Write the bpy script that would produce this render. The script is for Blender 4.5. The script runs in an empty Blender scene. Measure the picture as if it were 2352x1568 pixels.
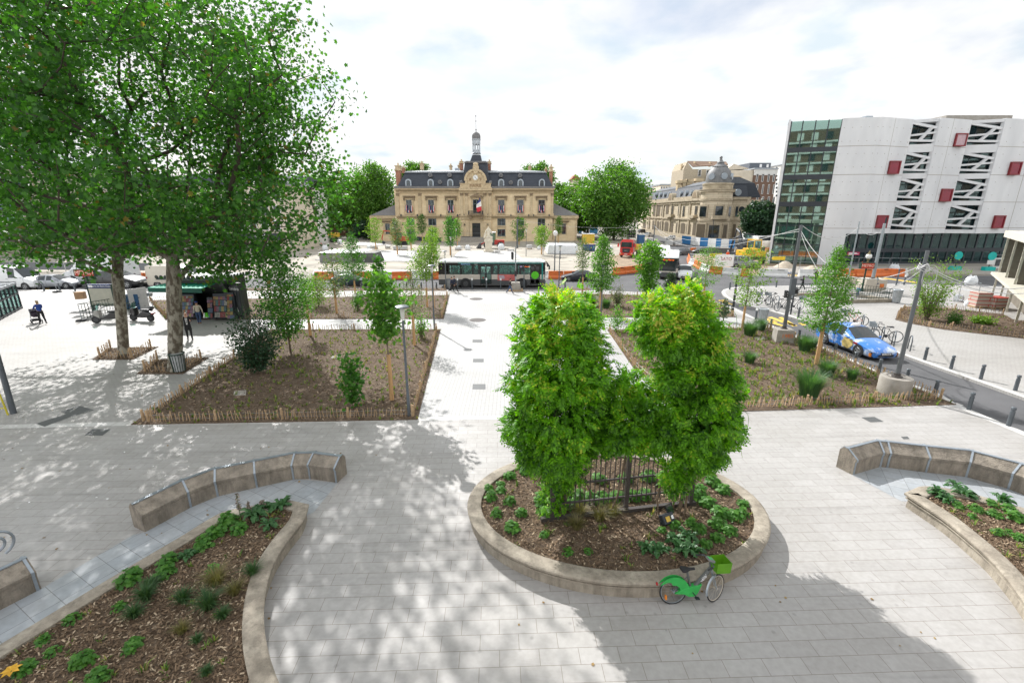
import bpy,bmesh,math,random
import numpy as np
from mathutils import Vector,Matrix
R=math.radians
SC=bpy.context.scene
COL=SC.collection
rng=np.random.default_rng(7)
random.seed(7)
HC=7.7;FPX=1050.0;PITCH=math.atan((784-486)/FPX)
cd=bpy.data.cameras.new('camera');cam=bpy.data.objects.new('camera',cd);COL.objects.link(cam)
cam.location=(0,0,HC);cam.rotation_euler=(math.pi/2-PITCH,0,0)
cd.sensor_fit='HORIZONTAL';cd.sensor_width=36.0;cd.lens=36.0*FPX/2352.0
cd.clip_start=.1;cd.clip_end=6000
SC.camera=cam
w=bpy.data.worlds.new('World');SC.world=w;w.use_nodes=True
nt=w.node_tree;nt.nodes.clear()
def N(nt,t,**k):
 n=nt.nodes.new(t)
 for a,b in k.items():setattr(n,a,b)
 return n
SUN_EL=R(38.5);SUN_AZ=R(-30.0)
sky=N(nt,'ShaderNodeTexSky',sky_type='NISHITA',sun_disc=False,sun_elevation=SUN_EL,sun_rotation=SUN_AZ)
sky.air_density=1.0;sky.dust_density=1.5;sky.ozone_density=2.0
b1=N(nt,'ShaderNodeBackground');b1 .inputs[1].default_value=.10
nt.links.new(sky.outputs[0],b1 .inputs[0])
tc=N(nt,'ShaderNodeTexCoord')
sep=N(nt,'ShaderNodeSeparateXYZ');nt.links.new(tc.outputs['Generated'],sep.inputs[0])
ad=N(nt,'ShaderNodeMath',operation='ADD');ad.inputs[1].default_value=.22;nt.links.new(sep.outputs[2],ad.inputs[0])
mx=N(nt,'ShaderNodeMath',operation='MAXIMUM');mx.inputs[1].default_value=.05;nt.links.new(ad.outputs[0],mx.inputs[0])
dx=N(nt,'ShaderNodeMath',operation='DIVIDE');nt.links.new(sep.outputs[0],dx.inputs[0]);nt.links.new(mx.outputs[0],dx.inputs[1])
dy=N(nt,'ShaderNodeMath',operation='DIVIDE');nt.links.new(sep.outputs[1],dy.inputs[0]);nt.links.new(mx.outputs[0],dy.inputs[1])
cb=N(nt,'ShaderNodeCombineXYZ');nt.links.new(dx.outputs[0],cb.inputs[0]);nt.links.new(dy.outputs[0],cb.inputs[1])
nz=N(nt,'ShaderNodeTexNoise');nz.inputs['Scale'].default_value=1.15;nz.inputs['Detail'].default_value=6;nz.inputs['Roughness'].default_value=.52
nz.inputs['Distortion'].default_value=.3
mp=N(nt,'ShaderNodeMapping');mp.inputs['Location'].default_value=(4.3,1.9,0);nt.links.new(cb.outputs[0],mp.inputs[0]);nt.links.new(mp.outputs[0],nz.inputs['Vector'])
rp=N(nt,'ShaderNodeValToRGB');rp.color_ramp.elements[0].position=.34;rp.color_ramp.elements[1].position=.50
rp.color_ramp.elements[0].color=(.45,.45,.45,1);rp.color_ramp.elements[1].color=(1,1,1,1)
nt.links.new(nz.outputs[0],rp.inputs[0])
nz2=N(nt,'ShaderNodeTexNoise');nz2 .inputs['Scale'].default_value=2.6;nz2 .inputs['Detail'].default_value=5
nt.links.new(mp.outputs[0],nz2 .inputs['Vector'])
rp2=N(nt,'ShaderNodeValToRGB');rp2 .color_ramp.elements[0].position=.33;rp2 .color_ramp.elements[1].position=.50
rp2 .color_ramp.elements[0].color=(.75,.85,.915,1);rp2 .color_ramp.elements[1].color=(1.0,1.0,1.0,1)
nt.links.new(nz2 .outputs[0],rp2 .inputs[0])
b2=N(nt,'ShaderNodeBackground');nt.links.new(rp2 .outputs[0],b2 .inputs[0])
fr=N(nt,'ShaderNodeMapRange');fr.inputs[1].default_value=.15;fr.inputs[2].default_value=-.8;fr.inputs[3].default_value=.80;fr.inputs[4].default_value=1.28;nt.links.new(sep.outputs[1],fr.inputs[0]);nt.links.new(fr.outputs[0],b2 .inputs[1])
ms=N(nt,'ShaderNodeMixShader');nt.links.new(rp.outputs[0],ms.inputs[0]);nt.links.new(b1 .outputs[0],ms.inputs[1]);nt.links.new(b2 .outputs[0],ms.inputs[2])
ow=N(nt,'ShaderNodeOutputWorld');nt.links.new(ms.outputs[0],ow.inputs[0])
sl=bpy.data.lights.new('sun','SUN');sl.energy=5.0;sl.angle=R(.6);sl.color=(1,.98,.955)
so=bpy.data.objects.new('sun',sl);COL.objects.link(so)
sd=Vector((math.sin(SUN_AZ)*math.cos(SUN_EL),math.cos(SUN_AZ)*math.cos(SUN_EL),math.sin(SUN_EL)))
so.rotation_euler=(-sd).to_track_quat('-Z','Y').to_euler();so.location=sd*300
vs=SC.view_settings;vs.view_transform='Standard';vs.look='None';vs.gamma=1;vs.exposure=0.44;vs.use_curve_mapping=False
SC.cycles.max_bounces=6;SC.cycles.diffuse_bounces=3;SC.cycles.glossy_bounces=3;SC.cycles.transparent_max_bounces=8
SC.cycles.use_denoising=True
try:SC.cycles.use_light_tree=False
except Exception:pass
CP,SP=math.cos(PITCH),math.sin(PITCH)
ZM={0:(0,0,1.70068),1:(0,800,1.742),2:(900,800,1.742),3:(1400,450,2.6133),4:(1700,850,2.6133),5:(2300,550,2.6133),6:(3000,400,2.24),7:(2800,900,1.96),8:(2000,900,1.96),'A':(0,1667,1.568),'B':(1500,1667,1.568),'C':(2900,1567,1.42545),'D':(2450,2100,4.48),'F':(0,850,3.485),'K':(500,950,3.92),'H':(3400,1150,3.485),'S1':(1200,850,3.92),'S2':(1780,820,4.2764),'S3':(2280,880,4.704),'S4':(2600,850,3.92),'S5':(3000,850,3.92),'S6':(3500,850,3.92),'S7':(0,500,1.8092),'S8':(0,1300,3.36),'T1':(3150,1220,5.88),'T2':(1700,1000,4.9),'T3':(2000,1650,1.344)}
def px(k,x,y):
 o=ZM[k]
 if k==0:return x,y
 return(o[0]+x/o[2])/1.70068,(o[1]+y/o[2])/1.70068
def ray(k,x,y):
 x,y=px(k,x,y);u=(x-1176)/FPX;v=(784-y)/FPX
 return Vector((u,CP+v*SP,v*CP-SP))
def G(k,x,y,z=0.):
 r=ray(k,x,y);t=(z-HC)/r.z;return Vector((r.x*t,r.y*t,z))
def PY(k,x,y,Y):
 r=ray(k,x,y);t=Y/r.y;return Vector((r.x*t,Y,HC+r.z*t))
def PX(k,x,y,X):
 r=ray(k,x,y);t=X/r.x;return Vector((X,r.y*t,HC+r.z*t))
def hgt(k,x,y,base):return PY(k,x,y,base.y).z
ROOTM={}
class MB:
 def __init__(s):s.v=[];s.f=[]
 def add(s,vs,fs):
  n=len(s.v);s.v.extend([tuple(p)for p in vs]);s.f.extend([tuple(i+n for i in f)for f in fs]);return s
 def bb(s,x0,x1,y0,y1,z0,z1):
  return s.add([(x0,y0,z0),(x1,y0,z0),(x1,y1,z0),(x0,y1,z0),(x0,y0,z1),(x1,y0,z1),(x1,y1,z1),(x0,y1,z1)],[(3,2,1,0),(4,5,6,7),(0,1,5,4),(1,2,6,5),(2,3,7,6),(3,0,4,7)])
 def box(s,c,d,rz=0,M=None,top=1.0):
  vs=[]
  for k in(-.5,.5):
   t=top if k>0 else 1
   for i,j in((-.5,-.5),(.5,-.5),(.5,.5),(-.5,.5)):
    p=Vector((i*d[0]*t,j*d[1]*t,k*d[2]))
    if M is not None:p=M@p
    elif rz:p=Matrix.Rotation(rz,3,'Z')@p
    vs.append(p+Vector(c))
  return s.add(vs,[(3,2,1,0),(4,5,6,7),(0,1,5,4),(1,2,6,5),(2,3,7,6),(3,0,4,7)])
 def beam(s,p0,p1,w,h=None,up=(0,0,1)):
  p0=Vector(p0);p1=Vector(p1);d=p1-p0;L=d.length
  if L<1e-6:return s
  d/=L;u=Vector(up)
  if abs(d.dot(u))>.98:u=Vector((1,0,0))
  a=d.cross(u).normalized();b=a.cross(d);h=h or w
  vs=[p+a*i*w/2+b*j*h/2 for p in(p0,p1)for i,j in((-1,-1),(1,-1),(1,1),(-1,1))]
  return s.add(vs,[(3,2,1,0),(4,5,6,7),(0,1,5,4),(1,2,6,5),(2,3,7,6),(3,0,4,7)])
 def prism(s,poly,z0,z1,inset=0):
  n=len(poly);c=[sum(p[i]for p in poly)/n for i in(0,1)]
  t=[(c[0]+(p[0]-c[0])*(1-inset),c[1]+(p[1]-c[1])*(1-inset))for p in poly]
  return s.add([(p[0],p[1],z0)for p in poly]+[(p[0],p[1],z1)for p in t],[tuple(range(n-1,-1,-1)),tuple(range(n,2*n))]+[(i,(i+1)%n,n+(i+1)%n,n+i)for i in range(n)])
 def ext(s,poly,d):
  n=len(poly);d=Vector(d)
  return s.add([tuple(p)for p in poly]+[tuple(Vector(p)+d)for p in poly],[tuple(range(n-1,-1,-1)),tuple(range(n,2*n))]+[(i,(i+1)%n,n+(i+1)%n,n+i)for i in range(n)])
 def poly(s,pts):return s.add(pts,[tuple(range(len(pts)))])
 def tube(s,pts,r,n=6,cap=True):
  pts=[Vector(p)for p in pts];rs=r if hasattr(r,'__len__')else[r]*len(pts);vs=[];a0=None
  for i,p in enumerate(pts):
   d=(pts[min(i+1,len(pts)-1)]-pts[max(i-1,0)])
   d=d.normalized()if d.length>1e-9 else Vector((0,0,1))
   if a0 is None:a0=d.cross(Vector((0,0,1))if abs(d.z)<.9 else Vector((1,0,0)))
   a=(a0-d*a0 .dot(d));a=a.normalized()if a.length>1e-6 else d.orthogonal().normalized()
   a0=a;b=d.cross(a)
   for k in range(n):
    t=2*math.pi*k/n;vs.append(p+(a*math.cos(t)+b*math.sin(t))*rs[i])
  fs=[(i*n+k,i*n+(k+1)%n,(i+1)*n+(k+1)%n,(i+1)*n+k)for i in range(len(pts)-1)for k in range(n)]
  if cap:fs+=[tuple(range(n-1,-1,-1)),tuple((len(pts)-1)*n+k for k in range(n))]
  return s.add(vs,fs)
 def cyl(s,p0,p1,r0,r1=None,n=12):return s.tube([p0,p1],[r0,r0 if r1 is None else r1],n)
 def lathe(s,prof,c=(0,0,0),n=16,sx=1,sy=1):
  vs=[(c[0]+r*sx*math.cos(2*math.pi*k/n),c[1]+r*sy*math.sin(2*math.pi*k/n),c[2]+z)for r,z in prof for k in range(n)]
  m=len(prof)
  fs=[(i*n+k,i*n+(k+1)%n,(i+1)*n+(k+1)%n,(i+1)*n+k)for i in range(m-1)for k in range(n)]
  return s.add(vs,fs+[tuple(range(n-1,-1,-1)),tuple((m-1)*n+k for k in range(n))])
 def ell(s,c,r,n=12,m=7):
  prof=[(max(.001,math.sin(math.pi*i/m)),-math.cos(math.pi*i/m))for i in range(m+1)]
  vs=[(c[0]+q*r[0]*math.cos(2*math.pi*k/n),c[1]+q*r[1]*math.sin(2*math.pi*k/n),c[2]+z*r[2])for q,z in prof for k in range(n)]
  return s.add(vs,[(i*n+k,i*n+(k+1)%n,(i+1)*n+(k+1)%n,(i+1)*n+k)for i in range(m)for k in range(n)])
 def disc(s,c,r,nrm,n=20,th=.02):
  d=Vector(nrm).normalized();return s.tube([Vector(c)-d*th/2,Vector(c)+d*th/2],r,n)
 def build(s,name,mat,parent=None,smooth=False,world=False,bevel=0):
  vs=s.v
  if world and parent is not None:
   Mi=ROOTM[parent.name].inverted();vs=[Mi@Vector(p)for p in vs]
  me=bpy.data.meshes.new(name);me.from_pydata([tuple(p)for p in vs],[],s.f)
  if mat is not None:me.materials.append(mat)
  if smooth:
   me.polygons.foreach_set('use_smooth',[True]*len(me.polygons))
   if smooth!='all':
    try:me.set_sharp_from_angle(angle=R(42))
    except Exception:pass
  o=bpy.data.objects.new(name,me);COL.objects.link(o)
  if parent is not None:o.parent=parent
  if bevel:
   b=o.modifiers.new('Bevel','BEVEL');b.width=bevel;b.segments=2;b.limit_method='ANGLE'
  return o
def each(b,name,mat,parent,**k):
 """builds every separate piece of b as an object of its own"""
 p=list(range(len(b.v)))
 def find(i):
  while p[i]!=i:p[i]=p[p[i]];i=p[i]
  return i
 for f in b.f:
  for i in f[1:]:p[find(i)]=find(f[0])
 g={}
 for f in b.f:g.setdefault(find(f[0]),[]).append(f)
 for fs in g.values():
  ids=sorted({i for f in fs for i in f});m={i:n for n,i in enumerate(ids)};MB().add([b.v[i]for i in ids],[tuple(m[i]for i in f)for f in fs]).build(name,mat,parent,**k)
def fastmesh(name,V,loops,starts,mat,parent=None,smooth=False):
 me=bpy.data.meshes.new(name);V=np.asarray(V,np.float32)
 me.vertices.add(len(V));me.vertices.foreach_set('co',V.ravel())
 me.loops.add(len(loops));me.loops.foreach_set('vertex_index',np.asarray(loops,np.int32))
 me.polygons.add(len(starts));me.polygons.foreach_set('loop_start',np.asarray(starts,np.int32))
 me.update(calc_edges=True);me.validate()
 if smooth:me.polygons.foreach_set('use_smooth',[True]*len(me.polygons))
 if mat is not None:me.materials.append(mat)
 o=bpy.data.objects.new(name,me);COL.objects.link(o)
 if parent is not None:o.parent=parent
 return o
def tag(o,label=None,cat=None,group=None,kind=None):
 if label:o['label']=label
 if cat:o['category']=cat
 if group:o['group']=group
 if kind:o['kind']=kind
 return o
def thing(name,label,cat,loc=(0,0,0),rz=0,group=None,s=1.0):
 o=bpy.data.objects.new(name,None);COL.objects.link(o);o.empty_display_size=.2
 o.location=loc;o.rotation_euler=(0,0,rz);o.scale=(s,s,s)
 ROOTM[o.name]=Matrix.Translation(Vector(loc))@Matrix.Rotation(rz,4,'Z')@Matrix.Scale(s,4)
 return tag(o,label,cat,group)
def dup(o,loc=None,rz=None,label=None,group=None,parent=None,s=None):
 c=o.copy();COL.objects.link(c)
 if parent is not None:c.parent=parent
 for ch in list(o.children):dup(ch,parent=c)
 if loc is not None:c.location=loc
 if rz is not None:c.rotation_euler=(0,0,rz)
 if s is not None:c.scale=(s,s,s)if not hasattr(s,'__len__')else s
 if label:c['label']=label
 if group:c['group']=group
 return c
ORD='first second third fourth fifth sixth seventh eighth ninth tenth eleventh twelfth thirteenth fourteenth fifteenth sixteenth seventeenth eighteenth nineteenth twentieth'.split()
def text(name,s,mat,size,M,parent=None,ex=.004,align='CENTER'):
 c=bpy.data.curves.new(name,'FONT');c.body=s;c.size=size;c.extrude=ex;c.align_x=align;c.align_y='CENTER'
 t=bpy.data.objects.new(name,c);COL.objects.link(t)
 dg=bpy.context.evaluated_depsgraph_get();me=bpy.data.meshes.new_from_object(t.evaluated_get(dg))
 bpy.data.objects.remove(t);me.transform(M);me.materials.clear();me.materials.append(mat);me.name=name
 o=bpy.data.objects.new(name,me);COL.objects.link(o)
 if parent is not None:o.parent=parent
 return o
FRONT=Matrix(((1,0,0,0),(0,0,-1,0),(0,1,0,0),(0,0,0,1)))
MATS={}
def M(name,col,rough=.75,metal=0.,var=.12,scale=4.,bump=0.,bscale=None,col2=None,spec=None,emit=0,world=False,stretch=None,coat=0):
 if name in MATS:return MATS[name]
 m=bpy.data.materials.new(name);m.use_nodes=True;t=m.node_tree;p=t.nodes['Principled BSDF']
 p.inputs['Roughness'].default_value=rough;p.inputs['Metallic'].default_value=metal
 if spec is not None:p.inputs['Specular IOR Level'].default_value=spec
 if coat:p.inputs['Coat Weight'].default_value=coat;p.inputs['Coat Roughness'].default_value=.08
 tcn=N(t,'ShaderNodeTexCoord')
 if world:
  g=N(t,'ShaderNodeNewGeometry');vec=g.outputs['Position']
 else:vec=tcn.outputs['Object']
 if stretch:
  mpp=N(t,'ShaderNodeMapping');mpp.inputs['Scale'].default_value=stretch;t.links.new(vec,mpp.inputs[0]);vec=mpp.outputs[0]
 n=N(t,'ShaderNodeTexNoise');n.inputs['Scale'].default_value=scale;n.inputs['Detail'].default_value=5;n.inputs['Roughness'].default_value=.6
 t.links.new(vec,n.inputs['Vector'])
 r=N(t,'ShaderNodeValToRGB');r.color_ramp.elements[0].position=.3;r.color_ramp.elements[1].position=.7
 c2=col2 or tuple(min(1,c*(1+var))for c in col);c1=col if col2 else tuple(c*(1-var)for c in col)
 r.color_ramp.elements[0].color=(*c1,1);r.color_ramp.elements[1].color=(*c2,1)
 t.links.new(n.outputs[0],r.inputs[0]);t.links.new(r.outputs[0],p.inputs['Base Color'])
 if bump:
  n2=N(t,'ShaderNodeTexNoise');n2 .inputs['Scale'].default_value=bscale or scale*6;n2 .inputs['Detail'].default_value=4
  t.links.new(vec,n2 .inputs['Vector'])
  bn=N(t,'ShaderNodeBump');bn.inputs['Strength'].default_value=bump;bn.inputs['Distance'].default_value=.05
  t.links.new(n2 .outputs[0],bn.inputs['Height']);t.links.new(bn.outputs[0],p.inputs['Normal'])
 if emit:
  p.inputs['Emission Color'].default_value=(*col,1);p.inputs['Emission Strength'].default_value=emit
 MATS[name]=m;return m
def leafmat(name,dark,lite,trans=.35,tint=None,odd=None,oddp=.06,rough=.5,spec=.35):
 m=bpy.data.materials.new(name);m.use_nodes=True;t=m.node_tree;p=t.nodes['Principled BSDF']
 g=N(t,'ShaderNodeNewGeometry');r=N(t,'ShaderNodeValToRGB');e=r.color_ramp.elements
 e[0].position=0;e[0].color=(*dark,1);e[1].position=1-oddp if odd else 1;e[1].color=(*lite,1)
 if odd:
  x=e.new(1-oddp+.005);x.color=(*odd,1)
 t.links.new(g.outputs['Random Per Island'],r.inputs[0]);t.links.new(r.outputs[0],p.inputs['Base Color'])
 p.inputs['Roughness'].default_value=rough;p.inputs['Specular IOR Level'].default_value=spec
 tr=N(t,'ShaderNodeBsdfTranslucent');hs=N(t,'ShaderNodeMix',data_type='RGBA',blend_type='MULTIPLY');hs.inputs[0].default_value=1
 t.links.new(r.outputs[0],hs.inputs[6]);hs.inputs[7].default_value=(*(tint or(2.0,2.2,.7)),1)
 t.links.new(hs.outputs[2],tr.inputs[0])
 mxs=N(t,'ShaderNodeMixShader');mxs.inputs[0].default_value=trans
 t.links.new(p.outputs[0],mxs.inputs[1]);t.links.new(tr.outputs[0],mxs.inputs[2])
 t.links.new(mxs.outputs[0],t.nodes['Material Output'].inputs[0]);MATS[name]=m;return m
def brickmat(name,c1,c2,mortar,bw,rh,ms,rough=.7,rot=0,offs=.5,dirt=(.25,.6),bump=.0,bias=0.,gl=None):
 m=bpy.data.materials.new(name);m.use_nodes=True;t=m.node_tree;p=t.nodes['Principled BSDF'];p.inputs['Roughness'].default_value=rough
 g=N(t,'ShaderNodeNewGeometry');mpp=N(t,'ShaderNodeMapping');mpp.inputs['Rotation'].default_value=(0,0,rot)
 t.links.new(g.outputs['Position'],mpp.inputs[0])
 b=N(t,'ShaderNodeTexBrick');b.offset=offs;t.links.new(mpp.outputs[0],b.inputs['Vector'])
 b.inputs['Color1'].default_value=(*c1,1);b.inputs['Color2'].default_value=(*c2,1);b.inputs['Mortar'].default_value=(*mortar,1)
 b.inputs['Scale'].default_value=1;b.inputs['Mortar Size'].default_value=ms;b.inputs['Mortar Smooth'].default_value=.1;b.inputs['Bias'].default_value=bias
 b.inputs['Brick Width'].default_value=bw;b.inputs['Row Height'].default_value=rh
 n=N(t,'ShaderNodeTexNoise');n.inputs['Scale'].default_value=dirt[0];n.inputs['Detail'].default_value=8;n.inputs['Roughness'].default_value=dirt[1]
 t.links.new(g.outputs['Position'],n.inputs['Vector'])
 n3=N(t,'ShaderNodeTexNoise');n3 .inputs['Scale'].default_value=9;n3 .inputs['Detail'].default_value=6;t.links.new(g.outputs['Position'],n3 .inputs['Vector'])
 r=N(t,'ShaderNodeValToRGB');r.color_ramp.elements[0].position=.32;r.color_ramp.elements[1].position=.6
 r.color_ramp.elements[0].color=(.86,.85,.83,1);r.color_ramp.elements[1].color=(1,1,1,1);t.links.new(n.outputs[0],r.inputs[0])
 r3=N(t,'ShaderNodeValToRGB');r3 .color_ramp.elements[0].position=.35;r3 .color_ramp.elements[1].position=.65
 r3 .color_ramp.elements[0].color=(.93,.93,.92,1);r3 .color_ramp.elements[1].color=(1.04,1.04,1.04,1);t.links.new(n3 .outputs[0],r3 .inputs[0])
 mm=N(t,'ShaderNodeMix',data_type='RGBA',blend_type='MULTIPLY');mm.inputs[0].default_value=1
 t.links.new(b.outputs[0],mm.inputs[6]);t.links.new(r.outputs[0],mm.inputs[7])
 m2=N(t,'ShaderNodeMix',data_type='RGBA',blend_type='MULTIPLY');m2 .inputs[0].default_value=1
 t.links.new(mm.outputs[2],m2 .inputs[6]);t.links.new(r3 .outputs[0],m2 .inputs[7])
 t.links.new(m2 .outputs[2],p.inputs['Base Color'])
 if gl:
  last=m2 .outputs[2]
  for sc_,lo,hi,dk in((2.3,.020,.05,.80),(.9,.016,.03,.72)):
   v=N(t,'ShaderNodeTexVoronoi');v.inputs['Scale'].default_value=sc_;t.links.new(g.outputs['Position'],v.inputs['Vector']);q=N(t,'ShaderNodeMapRange');q.inputs[1].default_value=lo*sc_;q.inputs[2].default_value=hi*sc_;q.inputs[3].default_value=dk;q.inputs[4].default_value=1;t.links.new(v.outputs['Distance'],q.inputs[0])
   x=N(t,'ShaderNodeMix',data_type='RGBA',blend_type='MULTIPLY');x.inputs[0].default_value=1;t.links.new(last,x.inputs[6]);t.links.new(q.outputs[0],x.inputs[7]);last=x.outputs[2]
  mw=N(t,'ShaderNodeMapping');mw.inputs['Rotation'].default_value=(0,0,R(24));mw.inputs['Scale'].default_value=(.16,1.5,1);t.links.new(g.outputs['Position'],mw.inputs[0]);nw=N(t,'ShaderNodeTexNoise');nw.inputs['Scale'].default_value=1.0;nw.inputs['Detail'].default_value=9;nw.inputs['Roughness'].default_value=.68;nw.inputs['Distortion'].default_value=.8;t.links.new(mw.outputs[0],nw.inputs['Vector'])
  q=N(t,'ShaderNodeMapRange');q.inputs[1].default_value=.52;q.inputs[2].default_value=.72;q.inputs[3].default_value=1;q.inputs[4].default_value=gl;t.links.new(nw.outputs[0],q.inputs[0]);x=N(t,'ShaderNodeMix',data_type='RGBA',blend_type='MULTIPLY');x.inputs[0].default_value=1;t.links.new(last,x.inputs[6]);t.links.new(q.outputs[0],x.inputs[7]);t.links.new(x.outputs[2],p.inputs['Base Color'])
 if bump:
  bn=N(t,'ShaderNodeBump');bn.inputs['Strength'].default_value=bump;bn.inputs['Distance'].default_value=.01;bn.invert=True
  t.links.new(b.outputs['Fac'],bn.inputs['Height']);t.links.new(bn.outputs[0],p.inputs['Normal'])
 MATS[name]=m;return m
def glassmat(name,tint,trans=.5,rough=.03,refl=1.0):
 m=bpy.data.materials.new(name);m.use_nodes=True;t=m.node_tree;p=t.nodes['Principled BSDF']
 p.inputs['Base Color'].default_value=(*[c*.25 for c in tint],1);p.inputs['Roughness'].default_value=rough;p.inputs['Specular IOR Level'].default_value=.5*refl
 tr=N(t,'ShaderNodeBsdfTransparent');tr.inputs[0].default_value=(*tint,1)
 mxs=N(t,'ShaderNodeMixShader');mxs.inputs[0].default_value=trans
 t.links.new(p.outputs[0],mxs.inputs[1]);t.links.new(tr.outputs[0],mxs.inputs[2]);t.links.new(mxs.outputs[0],t.nodes['Material Output'].inputs[0])
 MATS[name]=m;return m
m_slab=brickmat('stone_slab',(.365,.352,.34),(.398,.385,.373),(.225,.20,.178),.72,.325,.0055,rot=R(-2),dirt=(.35,.72),rough=.5,gl=.80)
m_cobble=brickmat('small_paver',(.375,.363,.35),(.405,.394,.382),(.245,.23,.217),.24,.12,.007,dirt=(.2,.6),gl=.86)
m_cobble2=brickmat('grid_paver',(.415,.412,.41),(.44,.437,.435),(.30,.297,.293),.16,.155,.009,offs=.0,dirt=(.15,.6))
m_granite=brickmat('granite_tile',(.33,.355,.38),(.38,.40,.42),(.17,.17,.17),.47,.47,.006,rot=R(28),offs=0,dirt=(1.5,.7),rough=.42)
m_kerb=brickmat('kerb_stone',(.53,.52,.50),(.6,.59,.575),(.33,.31,.29),1.0,40.,.012,offs=0)
m_asph=M('asphalt',(.098,.098,.102),.9,var=.22,scale=.35,bump=.4,bscale=60,world=True)
m_asph2=M('asphalt_fresh',(.075,.076,.08),.9,var=.2,scale=.5,bump=.4,bscale=60,world=True)
m_ground=M('ground_dust',(.24,.22,.19),.95,var=.3,scale=.05,bump=.3,bscale=8,world=True)
m_sand=M('site_ground',(.34,.31,.26),.95,var=.35,scale=.25,bump=.5,bscale=5,world=True)
m_dirt=M('dirt',(.27,.20,.135),.95,var=.35,scale=1.2,bump=.6,bscale=12,world=True)
m_soil=M('mulch_bed',(.075,.052,.035),.95,scale=16,col2=(.20,.14,.092),bump=1,bscale=40,world=True)
m_white=M('white_paint',(.8,.8,.8),.55,var=.05)
m_yel=M('yellow_marking',(.62,.42,.07),.7,var=.2,scale=5)
m_lime=M('limestone',(.40,.355,.285),.85,scale=2.2,col2=(.245,.21,.165),bump=.35,bscale=30)
m_limew=M('limestone_stained',(.33,.27,.20),.88,scale=1.7,col2=(.13,.105,.08),bump=.4,bscale=26)
m_zinc=M('zinc',(.33,.37,.41),.4,.6,var=.15,scale=6)
m_wood=M('chestnut_wood',(.42,.29,.17),.85,var=.35,scale=7)
m_dmetal=M('dark_metal',(.035,.042,.05),.45,.3,var=.1)
m_gmetal=M('grey_metal',(.11,.125,.14),.45,.4,var=.12)
m_galv=M('galvanised_steel',(.36,.40,.43),.4,.7,var=.15,scale=8)
m_black=M('black_rubber',(.018,.018,.02),.7,var=.1)
m_conc=M('concrete',(.36,.335,.30),.9,scale=2.2,col2=(.26,.235,.20),bump=.3,bscale=25)
m_iron=M('cast_iron',(.085,.075,.07),.55,.5,var=.25,scale=20)
m_manh=M('manhole_iron',(.12,.125,.125),.6,.4,var=.2,scale=25)
m_glassd=M('window_glass',(.022,.028,.034),.06,var=.5,scale=.8,spec=.8)
m_cglass=M('car_glass',(.03,.037,.04),.04,var=.2,spec=.7)
def sheet(name,pts,z,mat,th=None,kind='structure',label=None):
 b=MB();p=[(q[0],q[1])for q in pts]
 if th:b.prism(p,z-th,z)
 else:b.poly([(x,y,z)for x,y in p])
 o=b.build(name,mat);o['kind']=kind;return o
def pts(k,L,z=0.):return[G(k,x,y,z)for x,y in L]
RD=-.12
def ringgrid(name,mat,z):
 b=MB();xs=[-3000,-600,-200,-80,80,200,600,3000];ys=[-60,20,120,300,800,4500]
 for i in range(len(xs)-1):
  for j in range(len(ys)-1):b.poly([(xs[i],ys[j],z),(xs[i+1],ys[j],z),(xs[i+1],ys[j+1],z),(xs[i],ys[j+1],z)])
 o=b.build(name,mat);o['kind']='structure';return o
ringgrid('ground',m_ground,RD-.012)
kerbL=pts(0,[(1200,665.5),(1270,666),(1382,667),(1461,671),(1540,674),(1590,679),(1640,690),(1690,708),(1740,733),(1886,793),(2021,855),(2165,907),(2198,928),(2352,991),(2640,1110)])
yk=kerbL[0].y
plaza=[(-95,yk)]+[(p.x,p.y)for p in kerbL]+[(kerbL[-1].x,-9),(-95,-9)]
sheet('plaza_paving',plaza,0,m_cobble,.3)
sheet('stone_slab_paving',pts(0,[(-500,992),(0,985),(300,977),(959,966),(1150,962),(1700,945),(2198,931),(2352,993),(2600,1105)])+[Vector((14,-8.5,0)),Vector((-60,-8.5,0))],.004,m_slab)
sheet('path_paving',pts(0,[(1034,676),(1270,671),(1225,729),(1395,758),(1455,846),(1575,948),(1150,961),(958,964)]),.004,m_cobble2)
sheet('cross_path_paving',pts(0,[(560,757),(1012,757),(1018,733),(560,733)]),.0045,m_cobble2)
sheet('cross_path_paving',pts(0,[(1225,730),(1690,729),(1766,751),(1392,756)]),.0045,m_cobble2)
def strip(name,line,w,z,mat,th=None):
 L=[Vector((p[0],p[1],0))for p in line];out=[]
 for i,p in enumerate(L):
  d=(L[min(i+1,len(L)-1)]-L[max(i-1,0)]).normalized();out.append(p+Vector((d.y,-d.x,0))*w)
 b=MB()
 for i in range(len(L)-1):
  q=[L[i],L[i+1],out[i+1],out[i]]
  if th:b.prism([(p.x,p.y)for p in q],z-th,z)
  else:b.poly([(p.x,p.y,z)for p in q])
 o=b.build(name,mat);o['kind']='structure';return o
strip('kerb',[(-95,yk)]+kerbL,.34,.006,m_kerb)
strip('kerb_band',pts(0,[(-500,982),(0,975.5),(300,968.5)]),.34,.008,m_kerb)
strip('kerb_band',pts(0,[(300,969),(959,958),(1150,955)]),.32,.0085,m_kerb)
strip('kerb_band',pts(0,[(1700,938),(2198,925)]),.3,.0085,m_kerb)
rp_pts=pts(0,[(2640,1020),(2352,913),(2156,844),(2072,814),(1956,775),(1856,739),(1770,714),(1700,697),(1676,688),(1661,678),(1657,670),(1662,665),(1676,661),(1700,658.5),(1766,657),(1900,655),(2051,652),(2280,658),(2420,662)])
sheet('right_plaza_paving',rp_pts+[Vector((75,rp_pts[-1].y,0)),Vector((75,10,0)),Vector((rp_pts[0].x+3,10,0))],0,m_cobble,.3)
strip('kerb',rp_pts[:-1],.32,.006,m_kerb)
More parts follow.
